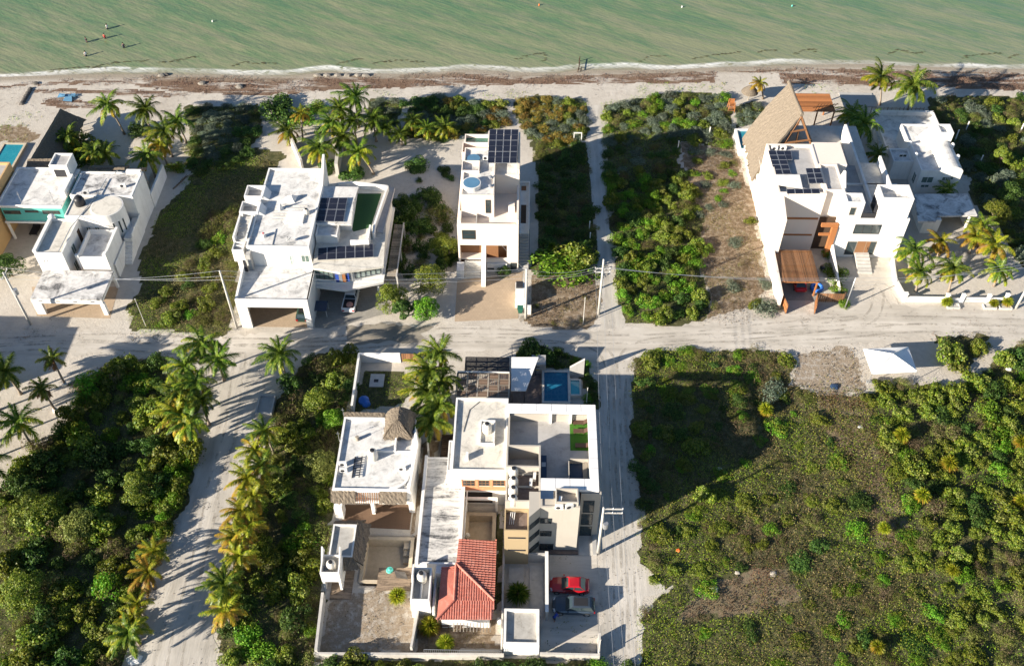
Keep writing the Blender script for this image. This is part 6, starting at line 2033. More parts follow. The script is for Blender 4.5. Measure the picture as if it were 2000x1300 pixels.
# tall thatch: one great slope hanging to the left, the gable open to the right
R0, R1 = (41.3, 136.0, 12.6), (42.0, 128.0, 12.3)
thatch_panel([R1, R0, (35.2, 133.6, 4.0), (35.3, 123.2, 3.4)], 22, 16, -.35, .35, .25).build('thatch_roof', 'thatch_tan', b, label='pale thatched slope hanging to the left')
thatch_panel([R0, R1, (45.2, 127.6, 6.6), (44.6, 136.2, 6.6)], 16, 12, .1, .3, .2).build('thatch_roof', 'thatch_tan', b)
MB().tube([(R0[0], R0[1] + .2, R0[2] + .15), (41.6, 132, 12.55), (R1[0], R1[1] - .2, R1[2] + .15)], .3, 10).build('thatch_ridge', 'thatch_tan', b)
fm = MB()
fm.beam((42.0, 127.9, 12.0), (45.3, 127.4, 5.4), .28); fm.beam((42.0, 127.9, 12.0), (39.2, 126.0, 6.2), .25)
fm.beam((39.5, 126.4, 8.0), (44.2, 127.5, 8.0), .22); fm.beam((40.6, 127.0, 9.8), (43.2, 127.7, 9.8), .22); fm.beam((42.2, 127.7, 5.4), (42.1, 127.8, 9.7), .2)
fm.build('timber_frame', 'wood_brown', b)
th = MB()
th.hexa([(38.6, 127.9, 8.0), (39.4, 127.0, 7.2), (40.0, 128.0, 7.6), (39.4, 129.6, 8.6)], [(38.7, 128.2, 8.7), (39.2, 127.6, 8.6), (39.6, 128.2, 8.9), (39.2, 129.2, 9.3)])
th.build('thatch_dormer', 'thatch_grey', b)
# pool beside
t = pool_thing((35.4, 133.9, 38.8, 139.0), 1.05, 'pool_teal', 'teal pool with white rim beside the thatched palapa', 'white_plaster', .35, 1.3)
# rear pergola
t = thing('stick_pergola', (48.7, 143, 0), 'brown stick roofed pergola facing the beach beside the palapa', 'pergola')
mb = MB(); slat_roof(mb, 45.7, 140.4, 51.6, 145.6, 4.2, .11, .05, 'x', .06, .1); mb.build('stick_roof', 'wood_orange', t)
for x in (45.9, 51.4):
    MB().beam((x, 140.2, 4.06), (x, 145.7, 4.06), .16).build('beam', 'wood_orange', t)
for x, y in ((45.9, 140.5), (51.4, 140.5), (45.9, 145.4), (51.4, 145.4), (48.6, 140.5)):
    MB().box(x - .1, y - .1, 0, x + .1, y + .1, 3.98).build('post', 'wood_orange', t)
mb = MB()
for k in range(7):
    mb.beam((47.4 + k * .4, 138.6, 5.4 + .0), (48.3 + k * .5, 139.8, 6.3), .07)
mb.beam((47, 138.5, 6.3), (51.4, 139.6, 6.3), .08)
tag(mb.build('stick_fence', 'wood_orange'), 'leaning stick railing in front of the beach pergola', 'railing')
# front carport pergola
t = thing('stick_carport', (38.7, 104, 0), 'brown pole roofed carport in front of the palapa house', 'carport')
a0, a1 = P(1501, 488, 2.9), P(1598, 551, 2.9)
mb = MB(); slat_roof(mb, 36.35, a1[1], 41.75, a0[1], 2.95, .10, .05, 'y', .07, .15); mb.build('pole_roof', 'wood_brown', t)
for y in (a1[1] + .15, (a0[1] + a1[1]) / 2, a0[1] - .2):
    MB().beam((36.32, y, 2.76), (41.85, y, 2.76), .2).build('beam', 'wood_orange', t)
for x, y in ((41.6, a1[1] + .15), (41.6, a0[1] - .2), (36.5, a1[1] + .15)):
    MB().box(x - .1, y - .1, 0, x + .1, y + .1, 2.66).build('post', 'wood_orange', t)
MB().box(36.4, a1[1] - .9, -.02, 43.2, a0[1], .02).build('floor_slab', 'grey_paver', t)
# gates
g = thing('wooden_fence', (43.5, 99.9, 0), 'slatted timber fence panel between the open gate and the clipped bush', 'fence')
mb = MB()
for k in range(12):
    mb.box(41.7 + k * .32, 99.85, .1, 41.7 + k * .32 + .26, 99.9, 1.8)
mb.build('slat', 'wood_brown', g)
block(g, 'frame', 'wood_dark', (41.6, 99.9, 1.5, 45.5, 99.97, 1.6), (41.6, 99.9, .4, 45.5, 99.97, .5)); block(g, 'post', 'wood_dark', (45.5, 99.8, 0, 45.65, 99.98, 2.1))
for x, lab, dx in ((36.6, 'left leaf of the open wooden driveway gate', .35), (41.55, 'right leaf of the open wooden driveway gate', -.55)):
    g = thing('gate_leaf', (x, 98.6, 0), lab, 'gate')
    MB().prism([(x, 99.8), (x + .08, 99.8), (x + .08 + dx, 97.4), (x + dx, 97.4)], .1, 1.9).build('panel', 'wood_orange', g)
    mb = MB()
    for z in (.15, .95, 1.75):
        mb.prism([(x - .02, 99.8), (x + .1, 99.8), (x + .1 + dx, 97.4), (x - .02 + dx, 97.4)], z, z + .1)
    mb.build('frame', 'wood_dark', g)
# beach umbrella, chairs, hut tower
t = thing('beach_umbrella', P(1461, 198), 'round thatched beach umbrella on the sand behind the palapa house', 'umbrella')
c = P(1461, 196)
MB().tube([(c[0], c[1], 0), (c[0], c[1], 2.7)], .09).build('pole', 'wood_grey', t)
MB().lathe((c[0], c[1], 0), [(1.5, 1.75), (1.3, 2.05), (.8, 2.55), (.3, 2.95), (.05, 3.1)], 22).build('thatch_top', 'thatch_grey', t)
t = thing('lookout_chair', P(1427, 214), 'orange wooden tower chair beside the beach umbrella', 'tower chair')
c = P(1427, 216)
for s in (-1, 1):
    for q in (-1, 1):
        MB().beam((c[0] + s * .6, c[1] + q * .6, 0), (c[0] + s * .45, c[1] + q * .45, 2.0), .1).build('leg', 'wood_orange', t)
MB().box(c[0] - .55, c[1] - .55, 1.2, c[0] + .55, c[1] + .55, 1.3).build('seat', 'wood_orange', t); MB().box(c[0] - .55, c[1] + .5, 1.3, c[0] + .55, c[1] + .58, 2.1).build('backrest', 'wood_orange', t)
mb = MB()
for z in (.35, .7, 1.0):
    mb.box(c[0] - .6, c[1] - .62, z, c[0] + .6, c[1] - .55, z + .1)
mb.build('rung', 'wood_orange', t)

# ------------------------------------------------------------------ white house with the barrel roof (far right)
b = thing('barrel_roof_house', (64, 124, 0), 'white far right house with a barrel vaulted roof and chimney block', 'house')
zb = 4.6
g0, g1, g2, g3 = P(1800, 333, zb), P(1880, 335, zb), P(1855, 290, zb), P(1785, 290, zb)
Yr = g0[1]
mass(b, g0[0], Yr, 68.3, 131.5, 0, zb, .25, .2, 'white_plaster', 'white_roof')
mass(b, 61.6, 131.5, 67.5, 136.8, 0, zb - .1, .25, .2, 'white_plaster', 'white_roof')
# barrel vault
bv = MB(); n = 14; cx, rr = 66.6, 1.75
pr_ = [(cx + rr * math.cos(math.pi * k / n), zb - .3 + rr * .62 * math.sin(math.pi * k / n)) for k in range(n + 1)]
for (xa, za), (xb, zb_) in zip(pr_[:-1], pr_[1:]):
    bv.poly([(xa, Yr + .02, za), (xb, Yr + .02, zb_), (xb, 131.2, zb_), (xa, 131.2, za)])
bv.poly([(x, Yr + .02, z) for x, z in pr_][::-1]); bv.poly([(x, 131.2, z) for x, z in pr_])
bv.build('roof', 'white_roof', b, True, 'white barrel vaulted roof')
c = P(1842, 285, zb + 1.2)
mass(b, 66.0, 131.6, 68.2, 134.0, 4.0, 6.6, .5, .25, 'white_plaster', 'white_plaster')
MB().hexa([(63.8, 131.6, 4.3), (66, 131.6, 4.3), (66, 134, 4.3), (63.8, 134, 4.3)], [(65.6, 131.6, 6.4), (66, 131.6, 6.5), (66, 134, 6.5), (65.6, 134, 6.4)]).build('stair_wall', 'white_plaster', b)
for x, y in ((g0[0] - .1, 131.4), (68.4, 128.0), (68.4, 131.0), (g0[0] + .1, 128.4), (68.2, 134.2)):
    MB().lathe((x, y, zb - .3), [(.32, 0), (.32, .55), (.2, .75), (.06, .8)], 12).build('finial', 'white_plaster', b, True)
swc = [(1802, 345, 1820, 357), (1799, 360, 1813, 366), (1841, 345, 1852, 353), (1852, 344, 1861, 351)]
for a in swc:
    fwin(b, Yr, *a, glass='glass_green', nx=2)
mass(b, 58.6, 128.0, g0[0] - .05, 131.4, 0, 3.6, .3, .2, 'white_plaster', 'white_roof')
fwin(b, 128.0, 1757, 301, 1770, 307, 'glass', 'white_plastic', 2)
swin_w(b, g0[0], -1, 125.4, 126.6, 1.0, 2.9, 'glass_green')
# back terrace with rail
p = [P(*q, 1.2)[:2] for q in ((1702, 226), (1820, 226), (1838, 262), (1768, 300), (1722, 300))]
MB().prism(p, 0, 1.2).build('terrace', 'white_roof', b)
p0, p1 = P(1702, 224, 1.2), P(1820, 224, 1.2)
block(b, 'parapet', 'white_plaster', (p0[0], p0[1] - .2, 1.2, p1[0], p1[1], 2.0), (p0[0] - .05, P(1722, 300, 1.2)[1], 1.2, p0[0] + .2, p0[1] - .2, 2.0), (p1[0] - .2, P(1838, 262, 1.2)[1], 1.2, p1[0], p1[1] - .2, 2.0))
q0, q1 = P(1700, 220), P(1800, 218)
f = thing('beach_fence', (q0[0], q0[1], 0), 'dark post fence on the sand behind the far right house', 'fence')
mb = MB()
for k in range(14):
    x = q0[0] + (q1[0] - q0[0]) * k / 13
    mb.box(x - .05, q0[1] - .05, 0, x + .05, q0[1] + .05, 1.2)
mb.build('post', 'wood_grey', f)
MB().box(q0[0], q0[1] - .03, .9, q1[0], q0[1] + .03, 1.0).build('rail', 'wood_grey', f)
a0, a1 = P(1620 + 30, 184), P(1705, 210)
s0, s1 = P(1638, 182), P(1712, 209)
tag(MB().box(s0[0], s1[1], 0, s1[0], s0[1], .12).build('beach_deck', 'grey_plaster'), 'grey flat deck on the beach sand beside the two palms', 'deck')
# garage
a0, a1 = P(1790, 380, 3.0), P(1907, 418, 3.0)
b = thing('flat_garage', (64, 118, 0), 'flat roofed open garage with stained roof in front of the barrel roof house', 'garage')
MB().prism([P(*q, 3.0)[:2] for q in ((1786, 379), (1889, 378), (1909, 420), (1832, 422), (1828, 432), (1793, 432))], 2.7, 3.0).build('roof', 'stained_roof', b)
MB().box(60.4, 115.0, 0, 63.0, 120.3, 2.7).build('wall', 'white_plaster', b)
MB().box(63.0, 120.0, 0, 68.0, 120.3, 2.7).build('wall', 'white_plaster', b)
MB().box(67.7, 116.4, 0, 68.0, 120.0, 2.7).build('wall', 'white_plaster', b)
fwin(b, 115.0, 1803, 427, 1811, 431, 'glass', 'white_plastic', 1)
# front fence
yf = 100.2
f = thing('white_fence', (60, yf, 0), 'low white wall with posts in front of the fenced palm garden', 'wall')
MB().box(54.6, yf, 0, 60.2, yf + .25, .95).build('wall', 'white_plaster', f)
MB().box(60.5, yf, 0, 62.4, yf + .25, .7).build('wall', 'white_plaster', f)
MB().box(66.4, yf, 0, 68.6, yf + .25, .95).build('wall', 'white_plaster', f)
mb = MB()
for a, c_ in (((54.5, 100.4), (54.0, 104)), ((54.0, 104), (54.6, 108.5))):
    a = np.array(a); c_ = np.array(c_); d = (c_ - a) / np.linalg.norm(c_ - a); s = np.array([-d[1], d[0]]) * .14
    mb.prism([a - s, c_ - s, c_ + s, a + s], 0, 1.0)
mb.build('wall', 'white_plaster', f)
for x, h in ((54.2, 1.6), (60.2, 1.5), (62.4, 1.5), (66.1, 1.5), (68.6, 1.7)):
    MB().box(x, yf - .08, 0, x + .42, yf + .34, h).box(x - .06, yf - .14, h, x + .48, yf + .4, h + .1).build('pillar', 'white_plaster', f)
g = thing('white_gate', (64.4, yf, 0), 'white barred sliding gate in the low white wall', 'gate')
mb = MB(); mb.box(62.85, yf + .1, .9, 66.08, yf + .16, 1.0).box(62.85, yf + .1, .1, 66.08, yf + .16, .2)
mb.build('frame', 'white_plastic', g)
mb = MB()
for k in range(21):
    mb.box(62.9 + k * .155, yf + .11, .2, 62.9 + k * .155 + .06, yf + .15, .9)
mb.build('bar', 'white_plastic', g)
for x, lab in ((61.2, 'left'), (66.4, 'middle'), (68.6, 'right')):
    t = tag(MB().shell(x - .9, yf - 1.3, x + .9, yf - .4, 0, .35, .12, .2).box(x - .8, yf - 1.2, .15, x + .8, yf - .5, .22).build('planter_box', 'concrete'), 'low planter before the white fence, the %s one' % lab, 'planter')
# ------------------------------------------------------------------ thatch turret house (bottom left)
b = thing('turret_house', (-18, 68, 0), 'white house with a thatched roof turret and a porch open to the yard', 'house')
mass(b, -22.3, 63.7, -13.35, 74.3, 3.0, 4.8, .28, .25, rm='white_roof')
block(b, 'wall', 'white_plaster', (-22.28, 66.2, 0, -13.37, 74.28, 3.0))
block(b, 'wall', 'white_plaster', (-13.6, 63.75, 0, -13.37, 66.2, 3.0))
MB().hexa([(-13.34, 63.7, 0), (-12.95, 63.7, 0), (-12.95, 74.3, 0), (-13.34, 74.3, 0)], [(-13.34, 63.7, 4.9), (-13.2, 63.7, 4.9), (-12.75, 70, 5.2), (-13.34, 72.8, 5.2)]).build('wall', 'white_plaster', b)
for x, w_ in ((-22.28, .95), (-18.05, .4)):
    MB().box(x, 63.4 if w_ < .5 else 62.6, 0, x + w_, 64.0, 2.6).build('column', 'white_plaster', b)
MB().box(-22.28, 63.3, 2.6, -13.4, 63.68, 3.0).build('beam', 'white_plaster', b)
# curved inside parapet on the right front
cv = MB()
for k in range(8):
    a0, a1 = math.pi * 1.5 + k * math.pi / 16, math.pi * 1.5 + (k + 1) * math.pi / 16
    c0 = (-15.6, 66.0)
    cv.prism([(c0[0] + 1.95 * math.cos(a0), c0[1] + 1.95 * math.sin(a0)), (c0[0] + 2.25 * math.cos(a0), c0[1] + 2.25 * math.sin(a0)), (c0[0] + 2.25 * math.cos(a1), c0[1] + 2.25 * math.sin(a1)), (c0[0] + 1.95 * math.cos(a1), c0[1] + 1.95 * math.sin(a1))], 4.4, 4.95)
cv.build('parapet', 'white_plaster', b)
for x0, x1, lab in ((-22.5, -19.6, None), (-16.8, -13.6, None)):
    thatch_panel([(x0, 63.85, 4.7), (x1, 63.85, 4.7), (x1, 62.7, 3.5), (x0, 62.7, 3.5)], 8, 4, .0, .18, .1).build('thatch_eave', 'thatch_grey', b)
mb = MB()
for k in range(11):
    mb.tube([(-19.5 + k * .26, 63.75, 4.3), (-19.4 + k * .26, 62.75, 3.45)], .05, 6)
mb.tube([(-19.7, 63.2, 3.75), (-16.7, 63.2, 3.75)], .05)
mb.build('bare_rafter', 'wood_brown', b, label='bare rafters where the thatch is gone')
mass(b, -16.7, 71.7, -13.9, 74.3, 4.4, 5.5, .1, .2, rm='white_roof')
r0, r1 = (-15.35, 74.7, 6.55), (-15.35, 72.6, 6.5)
thatch_panel([r1, r0, (-17.15, 74.8, 4.95), (-17.05, 71.2, 4.9)], 10, 8, -.3, .25, .12).build('thatch_roof', 'thatch_grey', b)
thatch_panel([r0, r1, (-13.55, 71.2, 4.9), (-13.45, 74.8, 4.95)], 10, 8, -.3, .25, .12).build('thatch_roof', 'thatch_grey', b)
thatch_panel([(-15.55, 72.62, 6.52), (-15.15, 72.62, 6.52), (-13.5, 71.0, 4.8), (-17.1, 71.0, 4.8)], 10, 8, -.3, .25, .12).build('thatch_roof', 'thatch_grey', b)
thatch_panel([(-22.4, 74.9, 5.0), (-17.3, 74.9, 5.0), (-17.3, 74.2, 4.7), (-22.4, 74.2, 4.7)], 10, 2, 0, .15, .05).build('thatch_eave', 'thatch_grey', b)
block(b, 'parapet', 'white_plaster', (-17.9, 69.2, 4.5, -15.4, 69.4, 5.0), (-15.6, 69.4, 4.5, -15.4, 70.9, 5.3), (-15.4, 69.2, 4.5, -13.6, 69.35, 4.8))
q = P(729, 893, 4.6); lbl_tank(q[0], q[1], 4.52, .62, 1.6, 'cream_tank', 'cream water tank standing alone on the turret house roof')
t = thing('chimney_pot', P(698, 856, 4.6), 'small brown pot with a thin mast on the turret house roof', 'chimney')
q = P(698, 857, 4.6); MB().cyl(q, .28, .22, 4.52, 5.1, 10).build('pot', 'wood_grey', t); MB().tube([(q[0], q[1], 5.1), (q[0], q[1], 6.8)], .025).build('mast', 'galvanized', t)
for x, y, lab in ((670, 906, 'upper white unit at the left edge of the turret house roof'), (671, 918, 'lower white unit at the left edge of the turret house roof'), (785, 915, 'white unit near the right edge of the turret house roof')):
    q = P(x, y, 4.8); ac_unit(q[0], q[1], 4.52, lab, .05)
t = thing('solar_heater', P(698, 912, 4.6), 'black rack lying on the turret house roof beside the white units', 'rack')
q = P(698, 912, 4.6); mb = MB()
for k in range(8):
    mb.beam((q[0] - .45, q[1] - 1.2 + k * .35, 4.62), (q[0] + .4, q[1] - 1.2 + k * .35, 4.75), .08)
mb.build('rung', 'dark_metal', t); MB().beam((q[0] - .45, q[1] - 1.5, 4.6), (q[0] - .45, q[1] + 1.5, 4.6), .1).build('rail', 'dark_metal', t); MB().beam((q[0] + .4, q[1] - 1.5, 4.73), (q[0] + .4, q[1] + 1.5, 4.73), .1).build('rail', 'dark_metal', t)
for x, y, lab in ((673, 812, 'upper'), (664, 858, 'lower')):
    q = P(x, y, 4.8); pole_thin(q[0] - .1, q[1], 4.4, 2.0, 'short mast at the %s left edge of the turret house roof' % lab)
# annex with thatch skirt
b = thing('grey_annex', (-20.4, 58, 0), 'low grey roofed annex with a rounded dark thatch skirt beside the empty pool', 'annex')
mass(b, -21.85, 55.9, -19.15, 60.1, 0, 3.1, .25, .18, 'white_plaster', 'grey_roof_mouldy')
thatch_panel([(-19.1, 60.4, 3.05), (-19.1, 55.8, 3.05), (-17.9, 55.4, 2.2), (-17.75, 60.8, 2.2)], 10, 5, 0, .25, .1).build('thatch_skirt', 'thatch_grey', b)
thatch_panel([(-21.9, 60.15, 3.1), (-19.05, 60.15, 3.1), (-18.3, 61.2, 2.3), (-21.9, 61.0, 2.3)], 8, 4, 0, .25, .08).build('thatch_skirt', 'thatch_grey', b)
thatch_panel([(-19.15, 55.85, 3.05), (-20.1, 55.85, 3.05), (-20.1, 54.6, 2.2), (-18.2, 54.9, 2.2)], 6, 4, 0, .25, .08).build('thatch_skirt', 'thatch_grey', b)
b = thing('tank_tower', (-21.2, 54.4, 0), 'white masonry tank tower by the left boundary wall', 'tower')
mass(b, -22.35, 53.4, -20.2, 55.7, 1.9, 3.9, 1.2, .16)
MB().hexa([(-22.35, 53.4, 0), (-22.1, 53.4, 0), (-22.1, 55.8, 0), (-22.35, 55.8, 0)], [(-22.36, 53.6, 1.9), (-22.1, 53.6, 1.9), (-22.1, 55.8, 1.9), (-22.36, 55.8, 1.9)]).build('leg', 'white_plaster', b)
block(b, 'leg', 'white_plaster', (-20.5, 53.4, 0, -20.22, 55.6, 1.9)); block(b, 'wall', 'white_plaster', (-22.1, 55.2, 0, -20.5, 55.4, 1.9))
for x in (-22.34, -20.36):
    MB().hexa([(x, 53.5, 3.9), (x + .14, 53.5, 3.9), (x + .14, 56.3, 3.9), (x, 56.3, 3.9)], [(x, 54.6, 4.1), (x + .14, 54.6, 4.1), (x + .14, 55.9, 5.3), (x, 55.9, 5.3)]).build('fin', 'white_plaster', b)
lbl_tank(-21.3, 54.6, 2.75, .55, 1.5, 'cream_tank', 'cream tank inside the masonry tower by the left wall')


def basin(name, rects, depth, mat, label, rim=.4, coping=None):
    t = thing(name, (rects[0][0], rects[0][1], 0), label, 'pool')
    for (x0, y0, x1, y1) in rects:
        MB().shell(x0 - rim, y0 - rim, x1 + rim, y1 + rim, -.05, .12, rim, -depth).build('rim', coping or mat, t)
        MB().box(x0 - .03, y0 - .03, -depth - .1, x1 + .03, y1 + .03, -depth).build('basin_floor', mat, t)
    return t


t = basin('empty_pool', [(-18.2, 54.7, -13.1, 59.9)], 1.5, 'pool_tile', 'empty tan swimming pool in the turret house yard')
mb = MB()
for k in range(4):
    mb.box(-13.9, 58.2 - k * .35, -1.5, -13.1, 59.88 - k * .35 * 2, -.3 - k * .3)
block(t, 'step', 'pool_tile', (-13.9, 59.0, -1.5, -13.12, 59.88, -.35), (-13.9, 58.3, -1.5, -13.12, 58.98, -.7), (-13.9, 57.6, -1.5, -13.12, 58.28, -1.1))
a0, a1 = P(740, 1108, .2), P(804, 1152, .2)
tag(MB().box(a0[0], a1[1], -.05, a1[0] - .1, a0[1], .2).build('wood_deck', 'plank_deck'), 'weathered plank deck over the corner of the empty pool', 'deck')
a0, a1 = P(646, 1120, .06), P(694, 1170, .06)
tag(MB().box(a0[0] + .3, a1[1], -.05, a1[0] - .5, a0[1] + 1.5, .07).build('wood_deck', 'plank_deck'), 'dark worn plank deck strip beside the tank tower', 'deck')
c = P(761, 1112, .3); tag(MB().cyl(c, .42, .36, .2, .38, 18).cyl(c, .2, .1, .38, .46, 12).build('turquoise_float', 'teal_plastic'), 'small turquoise round lid on the plank deck', 'lid')
c = P(784, 1122, .3); tag(MB().slab([(c[0] - .9, c[1] + .5, .34), (c[0] + .4, c[1] + .3, .42), (c[0] + .8, c[1] - .5, .36), (c[0] - .5, c[1] - .4, .4)], .1).build('tarp', 'dark_rock'), 'crumpled dark grey tarp on the plank deck', 'tarp')
# boundary walls
wall_run('boundary_wall', [P(621, 1282)[:2], P(634, 1170)[:2]], 1.7, .3, 'old_wall', 'left boundary wall of the turret house yard')
wall_run('boundary_wall', [P(690, 806)[:2], P(704, 706)[:2], P(783, 706)[:2]], 1.7, .3, 'white_plaster', 'white wall round the walled garden behind the turret house')
wall_run('boundary_wall', [P(805, 1276)[:2], P(818, 1206)[:2]], 1.7, .25, 'old_wall', 'wall between the yards of the turret house and the red roofed house')
wall_run('boundary_wall', [P(616, 1284)[:2], P(984, 1286)[:2]], 1.2, .25, 'old_wall', 'bottom boundary wall of the two left yards')
wall_run('boundary_wall', [P(1054, 1284)[:2], P(1168, 1287)[:2], P(1170, 1245)[:2]], 1.2, .25, 'old_wall', 'bottom wall of the parking yard with the two cars')
wall_run('boundary_wall', [P(835, 850)[:2], P(838, 895)[:2]], 1.7, .22, 'white_plaster', 'narrow wall between the turret house garden and the slatted side deck')
f = thing('railing_fence', P(890, 1278), 'thin bar railing on top of the bottom wall below the red roof', 'railing')
mb = MB(); p0, p1 = P(830, 1282), P(980, 1284)
for k in range(38):
    x = p0[0] + (p1[0] - p0[0]) * k / 37
    mb.box(x - .015, p0[1] - .015, 1.2, x + .015, p0[1] + .015, 1.9)
mb.build('bar', 'galvanized', f); MB().box(p0[0], p0[1] - .02, 1.85, p1[0], p0[1] + .02, 1.9).build('rail', 'galvanized', f)
t = thing('concrete_lid', P(736, 745), 'concrete slab with a dark square hatch in the walled garden', 'slab')
p0, p1 = P(721, 756), P(752, 732); MB().box(p0[0], p0[1], 0, p1[0], p1[1], .2).build('slab', 'concrete', t); c = P(735, 745); MB().box(c[0] - .3, c[1] - .25, .2, c[0] + .3, c[1] + .25, .23).build('hatch', 'dark_metal', t)
c = P(711, 783); mb = MB(); mb.lathe((c[0], c[1], 0), [(.75, 0), (.7, .35), (.35, .6), (.1, .7)], 9); mb.lathe((c[0] + .35, c[1] - .5, 0), [(.6, 0), (.5, .3), (.15, .5)], 8)
tag(mb.build('blue_tarp', 'tarp_blue'), 'bright blue crumpled tarp against the garden wall', 'tarp')
f = thing('garden_gate', P(770, 715), 'brown timber gate at the end of the white garden wall', 'gate')
p0 = P(784, 706); mb = MB()
for k in range(9):
    mb.box(p0[0] + .1 + k * .3, p0[1] - .05, .1, p0[0] + .36 + k * .3, p0[1], 1.7)
mb.build('slat', 'wood_brown', f); MB().box(p0[0], p0[1] + .0, 1.4, p0[0] + 2.9, p0[1] + .06, 1.5).build('rail', 'wood_dark', f)

# ------------------------------------------------------------------ red roofed house
b = thing('red_roof_house', (-8, 60, 0), 'white terrace house with a long mouldy roof and a red tiled hip roof', 'house')
mass(b, -8.4, 65.1, -1.95, 75.8, 0, 7.1, .3, .22, rm='dirty_roof')
mass(b, -8.9, 65.3, -8.42, 69.6, 0, 6.7, .1, .1, rm='white_roof')
for x0, x1 in ((903, 928), (934, 956), (962, 986)):
    fwin(b, 65.08, x0, 937, x1, 948, 'glass', 'wood_brown', 3, 2)
(x0, z1), (x1, z0) = V(901, 935, 65.1), V(987, 957, 65.1)
mb = MB()
for a, c_ in ((901, 903), (928, 934), (956, 962), (986, 987)):
    mb.box(V(a, 940, 65.1)[0], 65.05, z0, V(c_, 940, 65.1)[0], 65.12, z1)
mb.box(x0, 65.04, z0, x1, 65.115, V(940, 949, 65.1)[1]); mb.build('wall', 'coral_brick', b)
(x0, z1), (x1, z0) = V(908, 960, 65.1), V(962, 981, 65.1)
block(b, 'opening_shade', 'dark_metal', (x0, 65.06, z0, x1, 65.12, z1)); block(b, 'railing', 'wood_brown', (x0 + .2, 65.0, z0 + .5, x1, 65.05, z0 + .6))  # flat dark panel paints the shade inside the open void
mass(b, -11.85, 55.0, -6.9, 69.4, 0, 3.5, .16, .2, rm='banded_roof')
block(b, 'parapet', 'white_plaster', (-11.95, 54.9, 3.3, -11.6, 69.5, 3.75), (-7.2, 55.0, 3.35, -6.85, 65.0, 3.9))
MB().tube([(-6.7, 56, 3.3), (-6.6, 64.8, 3.4)], .08).build('drain_pipe', 'white_plastic', b)
# tank well on the top roof
bx = P(953, 843, 7.0)
mass(b, bx[0] - .95, bx[1] - 1.9, bx[0] + .85, bx[1] + 1.6, 6.6, 7.25, .22, .14, rm='dirty_roof')
lbl_tank(bx[0] - .1, bx[1] + .1, 7.05, .58, 1.5, 'cream_tank', 'cream tank inside the low box on the white top roof')
c = P(912, 892, 7.0); block(b, 'chimney', 'white_plaster', (c[0] - .12, c[1] - .4, 6.8, c[0] + .18, c[1] + .4, 7.5))
MB().tube([P(905, 843, 6.85), P(917, 800, 6.85), P(938, 783, 6.85)], .03).build('drain_pipe', 'dark_metal', b)
c = P(970, 800, 6.8); pole_thin(c[0], c[1], 6.8, 1.8, 'antenna on the white top roof beside the tank box')


def tile_plane(mb, poly, spacing, slope_dir, r=.11):
    """ribs of barrel tiles running down a roof plane"""
    P3 = [np.array(p, float) for p in poly]
    nrm = np.cross(P3[1] - P3[0], P3[2] - P3[0]); nrm /= np.linalg.norm(nrm)
    if nrm[2] < 0:
        nrm = -nrm; P3 = P3[::-1]
    for p in P3[3:]:
        p[2] -= ((p - P3[0]) @ nrm) / nrm[2]
    mb.poly(P3)
    d = np.array(slope_dir, float); d -= nrm * (d @ nrm); d /= np.linalg.norm(d)
    s = np.cross(nrm, d)
    uv = [((p - P3[0]) @ s, (p - P3[0]) @ d) for p in P3]
    u0 = min(a for a, _ in uv); u1 = max(a for a, _ in uv)
    u = u0 + spacing / 2
    while u < u1:
        hit = []
        for i in range(len(uv)):
            (a, e), (c_, f_) = uv[i], uv[(i + 1) % len(uv)]
            if (a - u) * (c_ - u) < 0:
                hit.append(e + (f_ - e) * (u - a) / (c_ - a))
        if len(hit) >= 2:
            lo, hi = min(hit), max(hit)
            k = max(1, int((hi - lo) / .38)); prev = None
            for j in range(k):
                va, vb = lo + (hi - lo) * j / k, lo + (hi - lo) * (j + 1) / k
                A = P3[0] + s * u + d * va; B_ = P3[0] + s * u + d * (vb + .04)
                ra, rb_ = r * 1.0, r * .82
                pa = [A - s * rb_, A - s * rb_ * .6 + nrm * rb_ * .8, A + s * rb_ * .6 + nrm * rb_ * .8, A + s * rb_]
                pb = [B_ - s * ra, B_ - s * ra * .6 + nrm * ra, B_ + s * ra * .6 + nrm * ra, B_ + s * ra]
                for q in range(3):
                    mb.poly([pa[q], pa[q + 1], pb[q + 1], pb[q]][::-1])
                mb.poly(pb)
        u += spacing


mb = MB()
PK = P(891, 1100, 4.15); TL = P(896, 1053, 4.05); TR = P(969, 1055, 3.55); R1_ = P(965, 1172, 3.5); F1 = P(962, 1209, 3.0); F0 = P(853, 1209, 3.0); L0 = P(863, 1106, 3.3); BM = P(887, 1172, 3.5)
tile_plane(mb, [TL, TR, R1_, PK], .30, (1, 0, -.4))
tile_plane(mb, [PK, R1_, P(962, 1174, 3.1), F1, F0, BM], .27, (0, -1, -.4)) if False else None
tile_plane(mb, [PK, R1_, BM], .27, (0, -1, -.4))
tile_plane(mb, [BM, R1_, F1, F0], .27, (0, -1, -.2))
tile_plane(mb, [PK, BM, F0, L0], .27, (-1, 0, -.4))
for a, c_ in ((PK, R1_), (PK, BM), (BM, F0)):
    a = np.array(a) + [0, 0, .12]; c_ = np.array(c_) + [0, 0, .12]
    for k in range(9):
        mb.tube([a + (c_ - a) * k / 9, a + (c_ - a) * (k + 1.08) / 9], [.13, .16], 8)
mb.build('tiled_roof', 'terracotta', b, label='red barrel tiled hip roof')
MB().prism([(L0[0] + .3, L0[1] - .3), (F0[0] + .4, F0[1] + .5), (F1[0] - .4, F1[1] + .5), (TR[0] - .4, TR[1] - .2), (TL[0] + .1, TL[1] - .1), (PK[0], PK[1])], 0, 2.8).build('wall', 'white_plaster', b)
mb = MB()
for k in range(12):
    mb.box(-7.3 + k * .36, 47.6, 2.3, -7.22 + k * .36, 48.6, 2.42)
mb.build('rafter', 'wood_grey', b)
